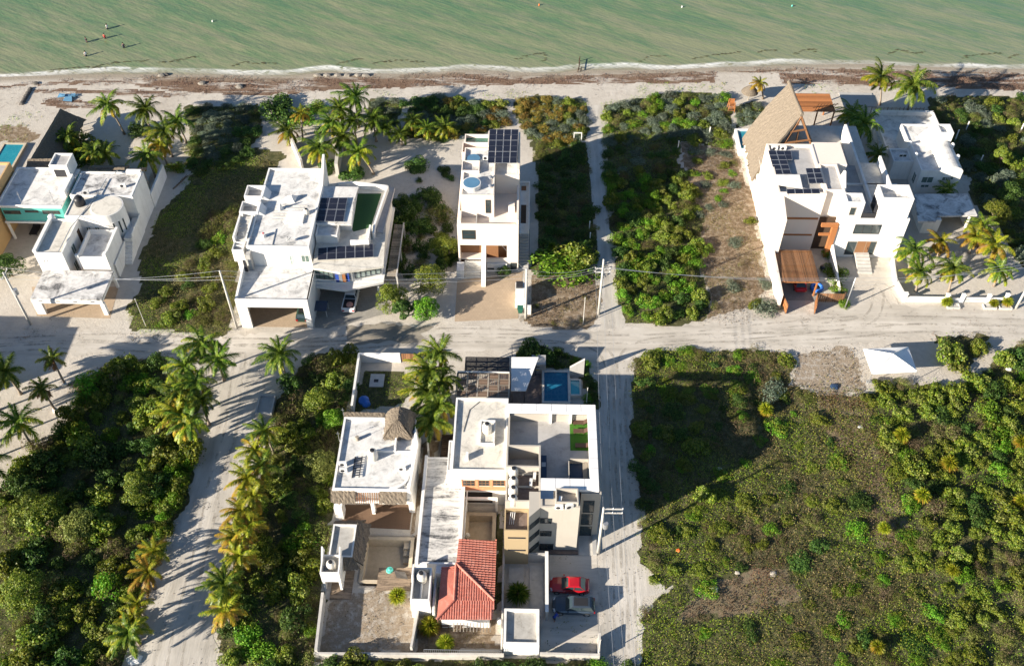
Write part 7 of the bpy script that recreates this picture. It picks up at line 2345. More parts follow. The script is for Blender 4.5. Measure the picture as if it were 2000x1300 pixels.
block(b, 'wall', 'white_plaster', (-9.6, 54.0, 0, -6.95, 54.98, 3.2)); block(b, 'wall', 'white_plaster', (-9.75, 49.9, 0, -9.5, 54.9, 2.4))
b2 = thing('tank_tower', (-11, 52, 0), 'white masonry tank tower left of the red tiled roof', 'tower')
mass(b2, -12.05, 50.25, -9.95, 54.2, 0, 4.1, .9, .18, rm='grey_roof')
MB().hexa([(-12.06, 52.3, 4.0), (-11.88, 52.3, 4.0), (-11.88, 54.2, 4.0), (-12.06, 54.2, 4.0)], [(-12.06, 52.9, 4.8), (-11.88, 52.9, 4.8), (-11.88, 54.2, 4.8), (-12.06, 54.2, 4.8)]).build('fin', 'white_plaster', b2)
MB().tube([(-11.0, 50.9, 3.3), (-11.0, 52.6, 3.4)], .12).build('pipe', 'white_plastic', b2)
lbl_tank(-11.05, 53.2, 3.2, .6, 1.5, 'cream_tank', 'cream tank in the masonry tower left of the red tiled roof')
basin('empty_pool', [(-6.4, 59.0, -3.6, 63.4)], 1.3, 'pool_tile', 'small empty pool in the court above the red roof', .45, 'pool_tile')
block(b, 'wall', 'white_plaster', (-6.85, 64.0, 2.5, -3.0, 64.3, 2.8), (-6.85, 64.0, 0, -6.6, 64.3, 2.5), (-3.25, 64.0, 0, -3.0, 64.3, 2.5))
c = P(913, 1043, .6); tag(MB().lathe((c[0], c[1], .1), [(.28, 0), (.32, .3), (.2, .6), (.1, .65)], 12).build('white_jar', 'white_plastic'), 'white round pot at the corner of the small empty pool', 'pot')
c = P(966, 1206, .3); tag(MB().lathe((c[0] + .6, c[1] - .3, 0), [(.3, 0), (.36, .3), (.3, .62), (.1, .7)], 12).build('white_jar', 'white_plastic'), 'white round tank on the grass at the corner of the red roof', 'pot')
for x, y, lab in ((870, 1222, 'dark garden table under the red roof eave'), (896, 1226, 'dark chair below the red roof eave')):
    c = P(x, y); t = thing('garden_table', c, lab, 'furniture')
    MB().box(c[0] - .45, c[1] - .35, .62, c[0] + .45, c[1] + .35, .7).build('top', 'wood_dark', t)
    for sx in (-.4, .33):
        for sy in (-.3, .24):
            MB().box(c[0] + sx, c[1] + sy, 0, c[0] + sx + .06, c[1] + sy + .06, .62).build('leg', 'wood_dark', t)
# slatted side deck, pergolas behind
t = thing('slat_deck', (-9.6, 71.6, 0), 'dark slatted timber deck between the two bottom houses', 'deck')
p0, p1 = P(859, 893, 1.0), P(886, 848, 1.0)
mb = MB(); slat_roof(mb, p0[0], p0[1], p1[0] - .1, p1[1], 1.0, .24, .06, 'x', .08); mb.build('slat', 'wood_dark', t)
block(t, 'rail', 'dark_metal', (p0[0], p0[1] - .1, 0, p0[0] + .1, p1[1], 1.02), (p1[0] - .1, p0[1] - .1, 0, p1[0], p1[1], 1.02))
t = thing('slat_pergola', (-5.4, 78, 0), 'weathered pergola with chequered wooden slats behind the white top roof', 'pergola')
zp = 4.6
p0, p1 = P(890, 774, zp), P(994, 729, zp)
xA, yA, xB, yB = p0[0], p0[1], -1.98, p1[1]
mb = MB()
for k in range(6):
    x = xA + (xB - xA) * k / 5
    mb.box(x - .07, yA, zp - .16, x + .07, yB, zp)
for k in range(5):
    y = yA + (yB - yA) * k / 4
    mb.box(xA, y - .05, zp - .14, xB, y + .05, zp - .012)
mb.build('beam', 'wood_grey', t)
for i in range(5):
    for j in range(4):
        mb = MB()
        xa, xb = xA + (xB - xA) * i / 5 + .1, xA + (xB - xA) * (i + 1) / 5 - .1
        ya, yb = yA + (yB - yA) * j / 4 + .08, yA + (yB - yA) * (j + 1) / 4 - .08
        if (i + j) % 2:
            slat_roof(mb, xa, ya, xb, yb, zp - .03, .09, .12, 'y', .04)
        else:
            slat_roof(mb, xa, ya, xb, yb * .35 + ya * .65 if random.random() < .2 else yb, zp - .03, .13, .015, 'x', .04)
        mb.build('slat_panel', 'wood_deck_brown', t)
for x, y in ((xA, yA + .1), (xB - .1, yA + .1), (xA, yB), (xB - .1, yB)):
    MB().box(x - .08, y - .08, 0, x + .08, y + .08, zp - .16).build('post', 'wood_grey', t)
MB().box(xA, yB + .05, zp - .1, xB, yB + .2, zp + .12).build('fascia', 'white_plastic', t)
MB().box(xA - .1, yA - .2, -.02, xB, yB + .4, .25).build('floor_slab', 'slate_tile', t)
t = thing('dark_pergola', (-5, 84, 0), 'black lattice roofed shelter next to the road behind the bottom houses', 'pergola')
zq = 3.0
p0, p1 = P(908, 724, zq), P(994, 698, zq)
mb = MB()
for k in range(5):
    x = p0[0] + (p1[0] - p0[0]) * k / 4; mb.box(x - .06, p0[1], zq - .15, x + .06, p1[1], zq)
for k in range(4):
    y = p0[1] + (p1[1] - p0[1]) * k / 3; mb.box(p0[0], y - .05, zq - .13, p1[0], y + .05, zq - .01)
mb.build('frame', 'dark_metal', t)
mb = MB(); slat_roof(mb, p0[0], p0[1], p1[0], p1[1], zq - .03, .16, .05, 'x', .03); mb.build('lattice', 'black_plastic', t)
for x, y in ((p0[0], p0[1]), (p1[0], p0[1]), (p0[0], p1[1]), (p1[0], p1[1])):
    MB().box(x - .06, y - .06, 0, x + .06, y + .06, zq - .15).build('post', 'dark_metal', t)

# ------------------------------------------------------------------ tall beige house
b = thing('beige_house', (3, 62, 0), 'tall beige three storey house with a white framed roof terrace', 'house')
bw = 'beige_plaster'
# body and terrace
MB().shell(-1.9, 62.4, 8.3, 73.0, 0, 7.9, .22, 6.5).build('wall', bw, b)
MB().box(-1.72, 62.6, 6.3, 8.1, 72.8, 6.52).build('roof', 'grey_roof', b)
zf = 9.6
fr = MB()
fr.box(-2.05, 71.95, zf - .45, 8.46, 73.05, zf).box(7.5, 62.55, zf - .45, 8.46, 71.95, zf).box(1.98, 61.1, zf - .45, 8.46, 62.55, zf)
fr.build('roof_frame', 'canvas_white', b, label='white flat frame round the roof terrace')
sm = MB()
for k in range(1, 6):
    sm.box(-2.05 + k * 1.75, 71.96, zf, -2.05 + k * 1.75 + .03, 73.04, zf + .012)
for k in range(1, 7):
    sm.box(7.51, 62.6 + k * 1.35, zf, 8.45, 62.63 + k * 1.35, zf + .012)
for k in range(1, 4):
    sm.box(2.0 + k * 1.6, 61.11, zf, 2.03 + k * 1.6, 62.54, zf + .012)
sm.build('frame_joint', 'galvanized', b)
for x, y in ((-1.9, 72.6), (3.2, 72.6), (5.6, 72.6), (7.9, 72.6), (7.9, 67.5), (7.9, 62.0), (5.9, 61.4), (7.1, 61.4), (8.1, 61.4)):
    MB().box(x - .14, y - .14, 6.5 if y > 62 else 8.0, x + .14, y + .14, zf - .45).build('post', 'white_plaster', b)
p0, p1 = P(1114, 879, 6.56), P(1146, 816, 6.56)
MB().box(p0[0], p0[1], 6.52, 7.9, p1[1], 6.56).build('turf', 'turf', b)
mass(b, 5.2, 63.2, 7.6, 66.6, 6.5, 7.7, .9, .1, bw, 'navy'); block(b, 'bench', 'wood_grey', (6.9, 63.4, 6.9, 7.45, 66.4, 7.2))
block(b, 'counter', 'navy', (2.0, 63.2, 6.5, 2.7, 67.2, 7.4)); block(b, 'sink', 'galvanized', (2.1, 65.6, 7.4, 2.6, 66.2, 7.43))
# tank yard
mass(b, -1.98, 64.35, 1.97, 67.4, 0, 9.1, 2.6, .2, bw, 'grey_roof')
mass(b, -1.98, 59.95, 1.97, 64.33, 0, 7.95, .25, .2, bw, 'slate_tile')
block(b, 'parapet', bw, (1.77, 60.15, 7.95, 1.96, 64.33, 9.0), (-1.97, 59.96, 7.95, 1.96, 60.14, 8.8)); block(b, 'roof', 'dirty_roof', (-1.78, 64.25, 7.9, 1.77, 67.2, 8.1)) if False else None
for k, y in enumerate((913, 932, 950, 968)):
    q = P(1003, y, 9.15); lbl_tank(-1.1, q[1], 7.7, .56, 1.4, 'cream_tank', 'round cream tank in the beige house row, ' + ['nearest the roof terrace', 'second from the roof terrace', 'second from the front', 'nearest the front'][k], 'row of cream tanks on the beige house')
for k, (x, y) in enumerate(((1044, 930), (1037, 942))):
    q = P(x, y, 8.2); ac_unit(q[0], q[1], 7.71, 'white condenser on the tank yard floor, the %s of two' % ('farther' if k == 0 else 'nearer'), 1.5)
# front masses
mass(b, -2.02, 57.1, .68, 59.93, 0, 7.35, .6, .15, 'tan_plaster', 'slate_tile')
for y0, y1 in ((1048, 1051), (1072, 1075)):
    (x0, z1), (x1, z0) = V(992, y0, 57.1), V(1026, y1, 57.1)
    block(b, 'slot_window', 'dark_metal', (x0, 57.06, z0, x1, 57.12, z1))
mb = MB()
for k in range(3):
    mb.beam((-1.5 + k * .22, 58.0, 6.6), (-1.3 + k * .22, 59.5, 7.3), .06)
mb.build('leaning_pipe', 'white_plastic', b)
MB().prism([(.7, 57.7), (1.95, 58.95), (1.95, 61.0), (.7, 61.0)], 0, 9.2).build('wall', bw, b)
for k in range(3):
    z0 = 1.2 + k * 2.6
    d = np.array([1.25, 1.25]); o_ = np.array([.03, -.03]); a = np.array([.7, 57.7]) + d * .06; e = a + d * .88
    MB().prism([a + o_ * 1.6, e + o_ * 1.6, e - o_, a - o_], z0, z0 + 1.0).build('window', 'glass', b)
mass(b, 1.96, 58.95, 6.3, 62.38, 0, 9.3, .12, .2, bw, bw)
for a in ((1055, 1011, 1077, 1021), (1055, 1036, 1077, 1046)):
    fwin(b, 58.95, *a, glass='glass', frame='dark_metal', nx=3)
fwin(b, 58.95, 1054, 1061, 1080, 1075, 'glass', 'dark_metal', 4, name='door')
mass(b, 3.6, 59.15, 6.1, 61.0, 9.0, 10.0, .9, .14, bw, 'slate_tile')
block(b, 'roof', 'navy', (1.95, 60.0, 9.32, 3.4, 62.3, 9.4))
for k, (x, y) in enumerate(((1094, 977), (1092, 988), (1112, 987))):
    q = P(x, y, 9.6); ac_unit(q[0], q[1], 9.1, ['rear white condenser in the small roof tray', 'front left white condenser in the small roof tray', 'right white condenser in the small roof tray'][k], [1.4, 0, .3][k])
mass(b, 6.5, 60.97, 8.75, 62.38, 0, 9.0, .1, .15, bw, bw)
for a in ((1140, 977, 1159, 1000), (1136, 1003, 1156, 1024), (1133, 1027, 1154, 1047)):
    fwin(b, 60.97, *a, glass='glass', frame='dark_metal', nx=1, fr=.04)
p0 = P(1132, 1084); MB().box(6.6, p0[1], -.02, 8.2, 60.95, .06).build('floor_slab', 'concrete', b)
MB().box(8.22, p0[1], -.02, 8.7, 60.95, .3).build('planter', 'grey_plaster', b)
MB().box(2.85, 58.4, -.02, 6.5, 58.93, .22).build('planter', 'slate_tile', b)
# courts and guard house
c = thing('yard_wall', (2.8, 54, 0), 'white capped wall between the small court and the parking yard', 'wall')
MB().box(2.68, 50.2, 0, 2.95, 57.6, 2.0).box(.7, 57.35, 0, 2.68, 57.58, 1.8).build('wall', 'grey_plaster', c); MB().box(2.62, 50.2, 2.0, 3.0, 57.65, 2.08).build('coping', 'white_plaster', c)
wall_run('yard_wall', [(-2.05, 46.4), (-2.1, 57.55)], 1.8, .2, 'old_wall', 'grey wall between the red roofed house and the small court')
gh = thing('guard_house', (0, 48, 0), 'small white flat roofed outbuilding at the bottom wall', 'outbuilding')
mass(gh, -1.86, 46.1, 1.97, 50.2, 0, 2.7, .35, .28, 'white_plaster', 'grey_roof_mouldy')
block(gh, 'door', 'wood_dark', (1.96, 48.6, 0, 2.0, 49.5, 2.1))
t = tag(MB().box(-1.5, 54.6, 0, .2, 56.6, .12).box(.9, 50.6, 0, 2.5, 56.9, .08).box(1.2, 55.0, .08, 2.0, 56.0, .14).build('court_slab', 'concrete'), 'pale paving slabs in the small shaded court', 'paving')
# pool terrace behind
pool_thing((2.6, 80.6, 5.75, 85.6), .45, 'pool_blue', 'deep blue swimming pool behind the tall beige house', 'old_wall', .3, .6)
pool_thing((6.1, 81.8, 7.3, 84.2), .45, 'pool_shallow', 'small turquoise shallow pool beside the deep blue one', 'old_wall', .2, .62)
block(None, 'pool_deck', 'slate_tile', (-1.9, 74.2, 0, 2.2, 85.6, .22)); o = bpy.data.objects['pool_deck']; tag(o, 'dark tiled deck beside the deep blue pool', 'deck')
t = thing('white_awning', (0, 82.5, 0), 'sloping white awning panel beside the deep blue pool', 'awning')
MB().slab([P(999, 697, 3.8), P(1052, 697, 3.8), P(1027, 763, 3.2), P(998, 763, 3.2)], .1).build('panel', 'canvas_white', t)
for q in ((1002, 702), (1047, 702), (1024, 758), (1000, 758)):
    x, y, _ = P(*q, 3.4); MB().box(x - .05, y - .05, 0, x + .05, y + .05, 3.2).build('post', 'dark_metal', t)
t = thing('fin_wall', (7.5, 85, 0), 'triangular grey wall rising at the corner of the pool terrace', 'wall')
MB().hexa([(6.0, 85.2, 0), (7.9, 85.2, 0), (7.9, 85.5, 0), (6.0, 85.5, 0)], [(6.0, 85.2, 1.9), (7.9, 85.2, 3.6), (7.9, 85.5, 3.6), (6.0, 85.5, 1.9)]).build('wall', 'grey_plaster', t)
t = thing('pump_house', (1.6, 86.3, 0), 'grey block with two small slots behind the pool terrace', 'block')
MB().box(.9, 85.9, 0, 2.8, 87.6, 1.7).build('wall', 'grey_plaster', t); block(t, 'slot', 'yellow_paint', (1.5, 85.87, .5, 2.0, 85.9, .62)); block(t, 'slot', 'dark_metal', (1.5, 85.87, 1.1, 2.0, 85.9, 1.25))


def lounger(px, py, z, lab):
    c = P(px, py, z); t = thing('sun_lounger', (c[0], c[1], z), lab, 'sun lounger', 'brown loungers on the roof turf')
    MB().box(c[0] - .9, c[1] - .3, z + .25, c[0] + .4, c[1] + .3, z + .33).build('seat', 'lounger_brown', t)
    MB().slab([(c[0] + .4, c[1] - .3, z + .33), (c[0] + .95, c[1] - .3, z + .75), (c[0] + .95, c[1] + .3, z + .75), (c[0] + .4, c[1] + .3, z + .33)], .07).build('backrest', 'lounger_brown', t)
    for x in (-.8, .3):
        for y in (-.28, .22):
            MB().box(c[0] + x, c[1] + y, z, c[0] + x + .06, c[1] + y + .06, z + .25).build('leg', 'lounger_brown', t)


lounger(1133, 827, 6.56, 'brown lounger nearest the top of the roof turf'); lounger(1134, 844, 6.56, 'brown lounger in the middle of the roof turf'); lounger(1138, 872, 6.56, 'brown lounger at the shaded end of the roof turf')
c = P(516, 800); t = thing('cistern', (c[0], c[1], 0), 'grey concrete cistern by the lane under the big palm', 'cistern')
p0, p1 = P(500, 815), P(541, 778); MB().shell(p0[0], p0[1], p1[0], p1[1], 0, .9, .2, .5).build('wall', 'grey_plaster', t); MB().box(p0[0] + .15, p0[1] + .15, .4, p1[0] - .15, p1[1] - .15, .55).build('lid', 'grey_plaster', t)

# ------------------------------------------------------------------ vehicles (local x forward)
def vehicle(px, py, head, L, Wd, H, paint, label, cat, style):
    x, y, _ = P(px, py, .6)
    t = thing(cat.replace(' ', '_'), (x, y, 0), label, cat, None, head)

    def add(mb, name, m, par=t, smooth=False):
        o = mb.build(name, m, None, smooth); o.parent = par; return o
    hw = Wd / 2; bh = H * (.62 if style != 'pickup' else .6)      # belt height
    st = [(-.5, .80, .45, .80), (-.47, .92, .30, .93), (-.36, 1, .22, 1.0), (-.1, 1, .20, 1.0), (.12, 1, .2, .99), (.3, .99, .22, .92), (.42, .93, .25, .85), (.485, .80, .32, .74), (.5, .62, .4, .62)]
    if style == 'pickup':
        st = [(-.5, .92, .5, .98), (-.49, .97, .42, 1.0), (-.3, 1, .35, 1.0), (0, 1, .3, 1.0), (.2, 1, .3, 1.0), (.35, .98, .32, .97), (.46, .93, .36, .92), (.5, .8, .42, .8)]
    mb = MB(); rings = []
    for f_, w_, zb_, zt in st:
        X = f_ * L; w_ *= hw; zt *= bh
        rings.append([(X, -w_ * .88, zb_), (X, -w_, zb_ + .14), (X, -w_, zt - .12), (X, -w_ * .9, zt), (X, 0, zt + .03), (X, w_ * .9, zt), (X, w_, zt - .12), (X, w_, zb_ + .14), (X, w_ * .88, zb_)])
    for a, c_ in zip(rings[:-1], rings[1:]):
        for k in range(9):
            l = (k + 1) % 9
            mb.poly([a[k], a[l], c_[l], c_[k]][::-1])
    mb.poly(rings[0]); mb.poly(rings[-1][::-1])
    body = add(mb, 'body', paint)
    # greenhouse
    cab = {'sedan': (-.40, -.27, .02, .20), 'suv': (-.47, -.40, .03, .19), 'pickup': (-.10, -.07, .13, .23)}[style]
    b0, r0_, r1_, b1 = [q * L for q in cab]
    wb, wr = hw * .86, hw * .68
    B = [(b0, -wb, bh - .02), (b1, -wb * .92, bh - .02), (b1, wb * .92, bh - .02), (b0, wb, bh - .02)]
    T = [(r0_, -wr, H - .05), (r1_, -wr, H - .05), (r1_, wr, H - .05), (r0_, wr, H - .05)]
    for nm, (i, j) in (('side_window', (0, 1)), ('windshield', (1, 2)), ('side_window', (2, 3)), ('rear_window', (3, 0))):
        m_ = MB(); a, c_, d_, e_ = [np.array(q) for q in (B[i], B[j], T[j], T[i])]
        m_.poly([a, c_, d_, e_]); ctr = (a + c_ + d_ + e_) / 4 * .98
        add(m_, nm, 'glass')
    m_ = MB(); q = .05
    m_.hexa([(r0_ - q, -wr - q, H - .07), (r1_ + q, -wr - q, H - .07), (r1_ + q, wr + q, H - .07), (r0_ - q, wr + q, H - .07)], [(r0_ + .15, -wr + .12, H), (r1_ - .1, -wr + .12, H), (r1_ - .1, wr - .12, H), (r0_ + .15, wr - .12, H)])
    roof = add(m_, 'roof', paint)
    pl = MB()
    for (i, s) in ((0, 1), (1, 1), (2, 1), (3, 1)):
        pl.tube([B[i], T[i]], .045, 5)
    for s in (-1, 1):
        xm = (b0 + b1) / 2 - .05; pl.tube([(xm, s * wb * .97, bh), ((r0_ + r1_) / 2, s * wr, H - .05)], .04, 5)
    add(pl, 'pillar', paint)
    if style == 'suv':
        add(MB().box(r0_ + .35, -wr * .72, H + .001, r1_ - .15, wr * .72, H + .012), 'sunroof', 'black_plastic', roof)
    for fx in (-.31, .31):
        for s in (-1, 1):
            rr = .33 if style == 'sedan' else .37
            X = fx * L
            w = add(MB().tube([(X, s * (hw - .2), rr), (X, s * (hw + .015), rr)], rr, 18), 'wheel', 'rubber')
            add(MB().tube([(X, s * (hw - .05), rr), (X, s * (hw + .03), rr)], rr * .62, 14), 'rim', 'chrome', w)
    for s in (-1, 1):
        add(MB().hexa([(.455 * L, s * hw * .55, bh * .62), (.5 * L, s * hw * .5, bh * .6), (.485 * L, s * hw * .78, bh * .6), (.44 * L, s * hw * .93, bh * .62)], [(.44 * L, s * hw * .55, bh * .86), (.49 * L, s * hw * .5, bh * .74), (.475 * L, s * hw * .8, bh * .74), (.42 * L, s * hw * .93, bh * .86)]), 'headlight', 'lamp_clear')
        add(MB().box(-.502 * L, s * hw * .55, bh * .62, -.47 * L, s * hw * .9, bh * .86), 'taillight', 'lamp_red')
        add(MB().box(b1 - .35, s * (hw + .02), bh - .02, b1 - .17, s * (hw + .2), bh + .14), 'mirror', paint)
    if style == 'pickup':
        x0, x1 = -.485 * L, -.12 * L
        add(MB().box(x0 + .08, -hw * .8, bh + .035, x1 - .05, hw * .8, bh + .05), 'load_bed', 'black_plastic')
        bd = MB(); bd.box(x0, -hw * .96, bh, x1, -hw * .82, bh + .16).box(x0, hw * .82, bh, x1, hw * .96, bh + .16).box(x0, -hw * .82, bh, x0 + .09, hw * .82, bh + .16)
        add(bd, 'bed_side', paint)
        c_ = MB().lathe((x0 + .75, -.15, bh + .05), [(.5, 0), (.48, .2), (.3, .38), (.1, .42)], 9)
        o = add(c_, 'cargo_sack', 'pink_bag')
    return t


vehicle(1112, 1142, math.pi * 1.0 - .03, 4.5, 1.85, 1.45, 'paint_red', 'shiny red hatchback parked in the gravel yard', 'parked car', 'sedan')
vehicle(1120, 1182, math.pi * 1.0 - .02, 4.75, 1.95, 1.62, 'paint_slate', 'slate grey car with a black sunroof parked below the red one', 'parked car', 'suv')
vehicle(686, 582, math.pi / 2 - .03, 5.4, 1.95, 1.78, 'paint_white', 'white pickup truck with a pink sack in its bed on the grey driveway', 'pickup truck', 'pickup')
vehicle(594, 605, math.pi / 2, 4.4, 1.8, 1.65, 'paint_green', 'dark green car inside the white carport', 'parked car', 'suv')
vehicle(1560, 548, math.pi / 2, 4.3, 1.75, 1.5, 'paint_red', 'red car tucked under the pole roofed carport', 'parked car', 'sedan')

# ------------------------------------------------------------------ utility poles and cables
TOPS = {}


def utility_pole(key, base, h, label, arms=(), transformer=False, thin=False):
    x, y, _ = P(*base)
    t = thing('utility_pole', (x, y, 0), label, 'utility pole')
    MB().tube([(x, y, 0), (x, y, h * .5), (x, y, h)], [.2, .165, .12] if not thin else [.09, .08, .07], 10).build('shaft', 'concrete' if not thin else 'galvanized', t, True)
    TOPS[key] = [(x, y, h)]
    for (dz, dx0, dx1, ang) in arms:
        ca, sa = math.cos(ang), math.sin(ang)
        a = (x + dx0 * ca, y + dx0 * sa, h - dz); c_ = (x + dx1 * ca, y + dx1 * sa, h - dz)
        arm = MB().beam(a, c_, .12).build('crossarm', 'concrete', t)
        pts = []
        for k in range(3):
            f_ = k / 2
            q = (a[0] + (c_[0] - a[0]) * f_, a[1] + (c_[1] - a[1]) * f_, h - dz)
            MB().cyl(q, .06, .045, q[2] + .06, q[2] + .24, 8).build('insulator', 'white_plastic', arm)
            pts.append((q[0], q[1], q[2] + .24))
        TOPS[key] = pts
    if transformer:
        MB().cyl((x + .42, y - .1), .3, .3, h - 4.0, h - 3.1, 14).build('transformer', 'galvanized', t)
        MB().beam((x, y, h - 3.4), (x + .4, y - .1, h - 3.4), .08).build('bracket', 'galvanized', t)
    return t


utility_pole('L1', (60, 633), 10.2, 'utility pole with a grey transformer at the left end of the road', [(.4, -1.0, 1.0, 1.57)], True)
utility_pole('L2', (463, 640), 11.2, 'plain utility pole at the corner of the white carport', [])
utility_pole('CP', (1027, 622), 9.8, 'utility pole beside the white meter wall', [])
utility_pole('MID', (1169, 614), 10.8, 'tall utility pole with a double crossarm by the footpath', [(2.4, -1.0, 1.0, 0), (1.7, -1.0, 1.0, 0)])
utility_pole('RT', (1650, 602), 6.2, 'thin white service pole by the clipped green bush', [], False, True)
utility_pole('RR', (1984, 602), 9.5, 'leaning looking utility pole at the right end of the road', [(.4, -.8, .8, 1.57)])
utility_pole('SB', (1168, 1080), 9.9, 'utility pole with a square crossarm and transformer by the beige house', [(.3, 0, 2.1, 0), (1.1, 0, 2.1, 0)], True)
for base, h, lab in (((1139, 632), 5.2, 'slim grey post on the dry verge left of the footpath pole'), ((285, 637), 5.4, 'slim leaning post on the left overgrown lot'), ((1168, 1283), 4.2, 'slim white post at the bottom corner of the parking yard'), ((1145, 790), 3.4, 'thin lamp post beside the pool corner bed'), ((1000, 700), 2.6, 'thin white post behind the dark lattice shelter')):
    x, y, _ = P(*base)
    MBp = MB().tube([(x, y, 0), (x, y, h)], [.06, .045]).cyl((x, y), .08, .08, h, h + .12, 8)
    tag(MBp.build('slim_post', 'concrete'), lab, 'post')


def cable(a, c_, sag, label, r=.016, m='galvanized'):
    pts = []
    for k in range(15):
        f_ = k / 14
        pts.append((a[0] + (c_[0] - a[0]) * f_, a[1] + (c_[1] - a[1]) * f_, a[2] + (c_[2] - a[2]) * f_ - sag * 4 * f_ * (1 - f_)))
    return tag(MB().tube(pts, r, 5).build('power_cable', m), label, 'cable', 'cables strung between the poles')


def off(p, dx=0, dy=0, dz=0):
    return (p[0] + dx, p[1] + dy, p[2] + dz)


chain = ['L1', 'L2', 'CP', 'MID', 'RT', 'RR']
names = {'L1': 'the left end pole', 'L2': 'the carport corner pole', 'CP': 'the meter wall pole', 'MID': 'the double crossarm pole', 'RT': 'the thin service pole', 'RR': 'the right end pole'}
for a, c_ in zip(chain[:-1], chain[1:]):
    for k, (dz, nm) in enumerate(((0, 'top'), (-1.0, 'middle'), (-1.7, 'lowest'))):
        A, B_ = TOPS[a], TOPS[c_]
        pa = off(A[min(k, len(A) - 1)], dz=dz if len(A) == 1 else 0); pb = off(B_[min(k, len(B_) - 1)], dz=dz if len(B_) == 1 else 0)
        if c_ == 'RT':
            pb = off(TOPS['RT'][0], dz=-.3 * k)
        cable(pa, pb, .9, '%s cable between %s and %s' % (nm, names[a], names[c_]))
x0, y0, _ = P(0, 560)
for k in range(3):
    A = TOPS['L1'][k]; cable(A, (A[0] - 25, A[1] - 1, 9.8), .8, ['top', 'middle', 'lowest'][k] + ' cable leaving the left end pole out of the picture')
    A = TOPS['RR'][k]; cable(A, (A[0] + 25, A[1] + 1, 9.8), .8, ['top', 'middle', 'lowest'][k] + ' cable leaving the right end pole out of the picture')
    cable(TOPS['MID'][k], TOPS['SB'][k], 1.0, ['left', 'middle', 'right'][k] + ' cable running along the side road from the double crossarm pole')
    A = TOPS['SB'][k]; cable(A, (A[0] + .6, 30, 9.8), .9, ['left', 'middle', 'right'][k] + ' cable running on along the side road out of the bottom')
cable(off(TOPS['CP'][0], dz=-.5), (-5.4, 105.4, 8.2), .3, 'service cable from the meter wall pole to the cream house')

# ------------------------------------------------------------------ canopy tent, beach bits, debris
t = thing('canopy_tent', P(1745, 715), 'white pop up canopy tent beside the road at the right', 'tent')
cs = [P(*q, 2.2) for q in ((1687, 681), (1774, 677), (1791, 724), (1704, 729))]; pk = P(1744, 691, 3.3)
mb = MB(); n = 6
for i in range(4):
    a, c_ = np.array(cs[i]), np.array(cs[(i + 1) % 4]); k_ = np.array(pk)
    for j in range(n):
        u0, u1 = j / n, (j + 1) / n
        def pt(u, v):
            p = (a * (1 - u) + c_ * u) * (1 - v) + k_ * v
            p[2] -= .22 * math.sin(math.pi * v) * (1 - abs(2 * u - 1) ** 2)
            return p
        for v in range(n):
            mb.poly([pt(u0, v / n), pt(u1, v / n), pt(u1, (v + 1) / n), pt(u0, (v + 1) / n)][::-1])
    mb.poly([a, c_, c_ - [0, 0, .22], a - [0, 0, .22]][::-1])
for i in range(4):
    mb.tube([np.array(cs[i]) + [0, 0, .01], np.array(pk) * .5 + np.array(cs[i]) * .5 + [0, 0, .02], np.array(pk) + [0, 0, .03]], .03, 5)
mb.build('canopy', 'canvas_white', t)
for c_ in cs:
    MB().box(c_[0] - .03, c_[1] - .03, 0, c_[0] + .03, c_[1] + .03, 2.15).build('leg', 'galvanized', t)
    MB().tube([(c_[0], c_[1], 2.1), (c_[0] + (c_[0] - pk[0]) * .4, c_[1] + (c_[1] - pk[1]) * .4, 0)], .012, 4).build('guy_rope', 'galvanized', t)
c = P(1697, 747); tag(MB().box(c[0] - .4, c[1] - .2, 0, c[0] + .5, c[1] + .2, .3).build('ground_box', 'galvanized'), 'small grey box at the left foot of the white tent', 'box')


def lump(name, x, y, r, h, mat, label, cat, group=None, sx=1.0):
    px_, py_, _ = P(x, y)
    mb = MB(); n = 11; prof = [(1, 0), (.98, .35), (.75, .75), (.35, .97), (.05, 1.0)]
    ph = [U(.8, 1.2) for _ in range(n)]
    rings = [[(px_ + sx * r * q * ph[k] * math.cos(2 * math.pi * k / n), py_ + r * q * ph[k] * math.sin(2 * math.pi * k / n), h * z * U(.92, 1.05) - (.05 if z == 0 else 0)) for k in range(n)] for q, z in prof]
    for a, c_ in zip(rings[:-1], rings[1:]):
        for k in range(n):
            l = (k + 1) % n
            mb.poly([a[k], a[l], c_[l], c_[k]])
    mb.poly(rings[-1])
    return tag(mb.build(name, mat), label, cat, group)


for k, x in enumerate((621, 640, 660, 680, 700, 715)):
    lump('sandbag', x, 147.5, .5, .35, 'wet_stone', 'grey sandbag in the wave break on the shore, middle row', 'sandbag', 'sandbags at the water edge', 1.5)
for x, y, r, lab in ((468, 170, 1.0, 'big grey boulder in the seaweed'), (316, 148, .9, 'pale boulder at the edge of the seaweed line'), (324, 146, .7, 'dark boulder at the edge of the seaweed line'), (395, 163, .9, 'pale driftwood lump in the seaweed'), (70, 163, .8, 'dark rock at the end of the stone groyne')):
    lump('boulder', x, y, r * .6, r * .4, 'dark_rock' if 'dark' in lab else 'wet_stone', lab, 'rock', None, 1.3)
for k in range(9):
    lump('groyne_stone', 43 + k * 2.1, 203 - k * 3.6, .42, .35, 'dark_rock', 'dark stone in the short groyne across the left beach', 'rock', 'stones of the groyne on the left beach', 1.1)
c = P(135, 192); mb = MB()
for k in range(6):
    x, y = c[0] + U(-1.5, 1.9), c[1] + U(-.7, .7); s = U(.5, .9)
    mb.slab([(x - s, y - s * .5, U(.05, .4)), (x + s, y - s * .6, U(.05, .5)), (x + s * .8, y + s * .5, U(.1, .6)), (x - s * .7, y + s * .6, U(.1, .5))], .05)
o = mb.build('tarp_heap', 'glass_blue'); tag(o, 'blue and white crumpled tarp heap on the left beach', 'tarp')
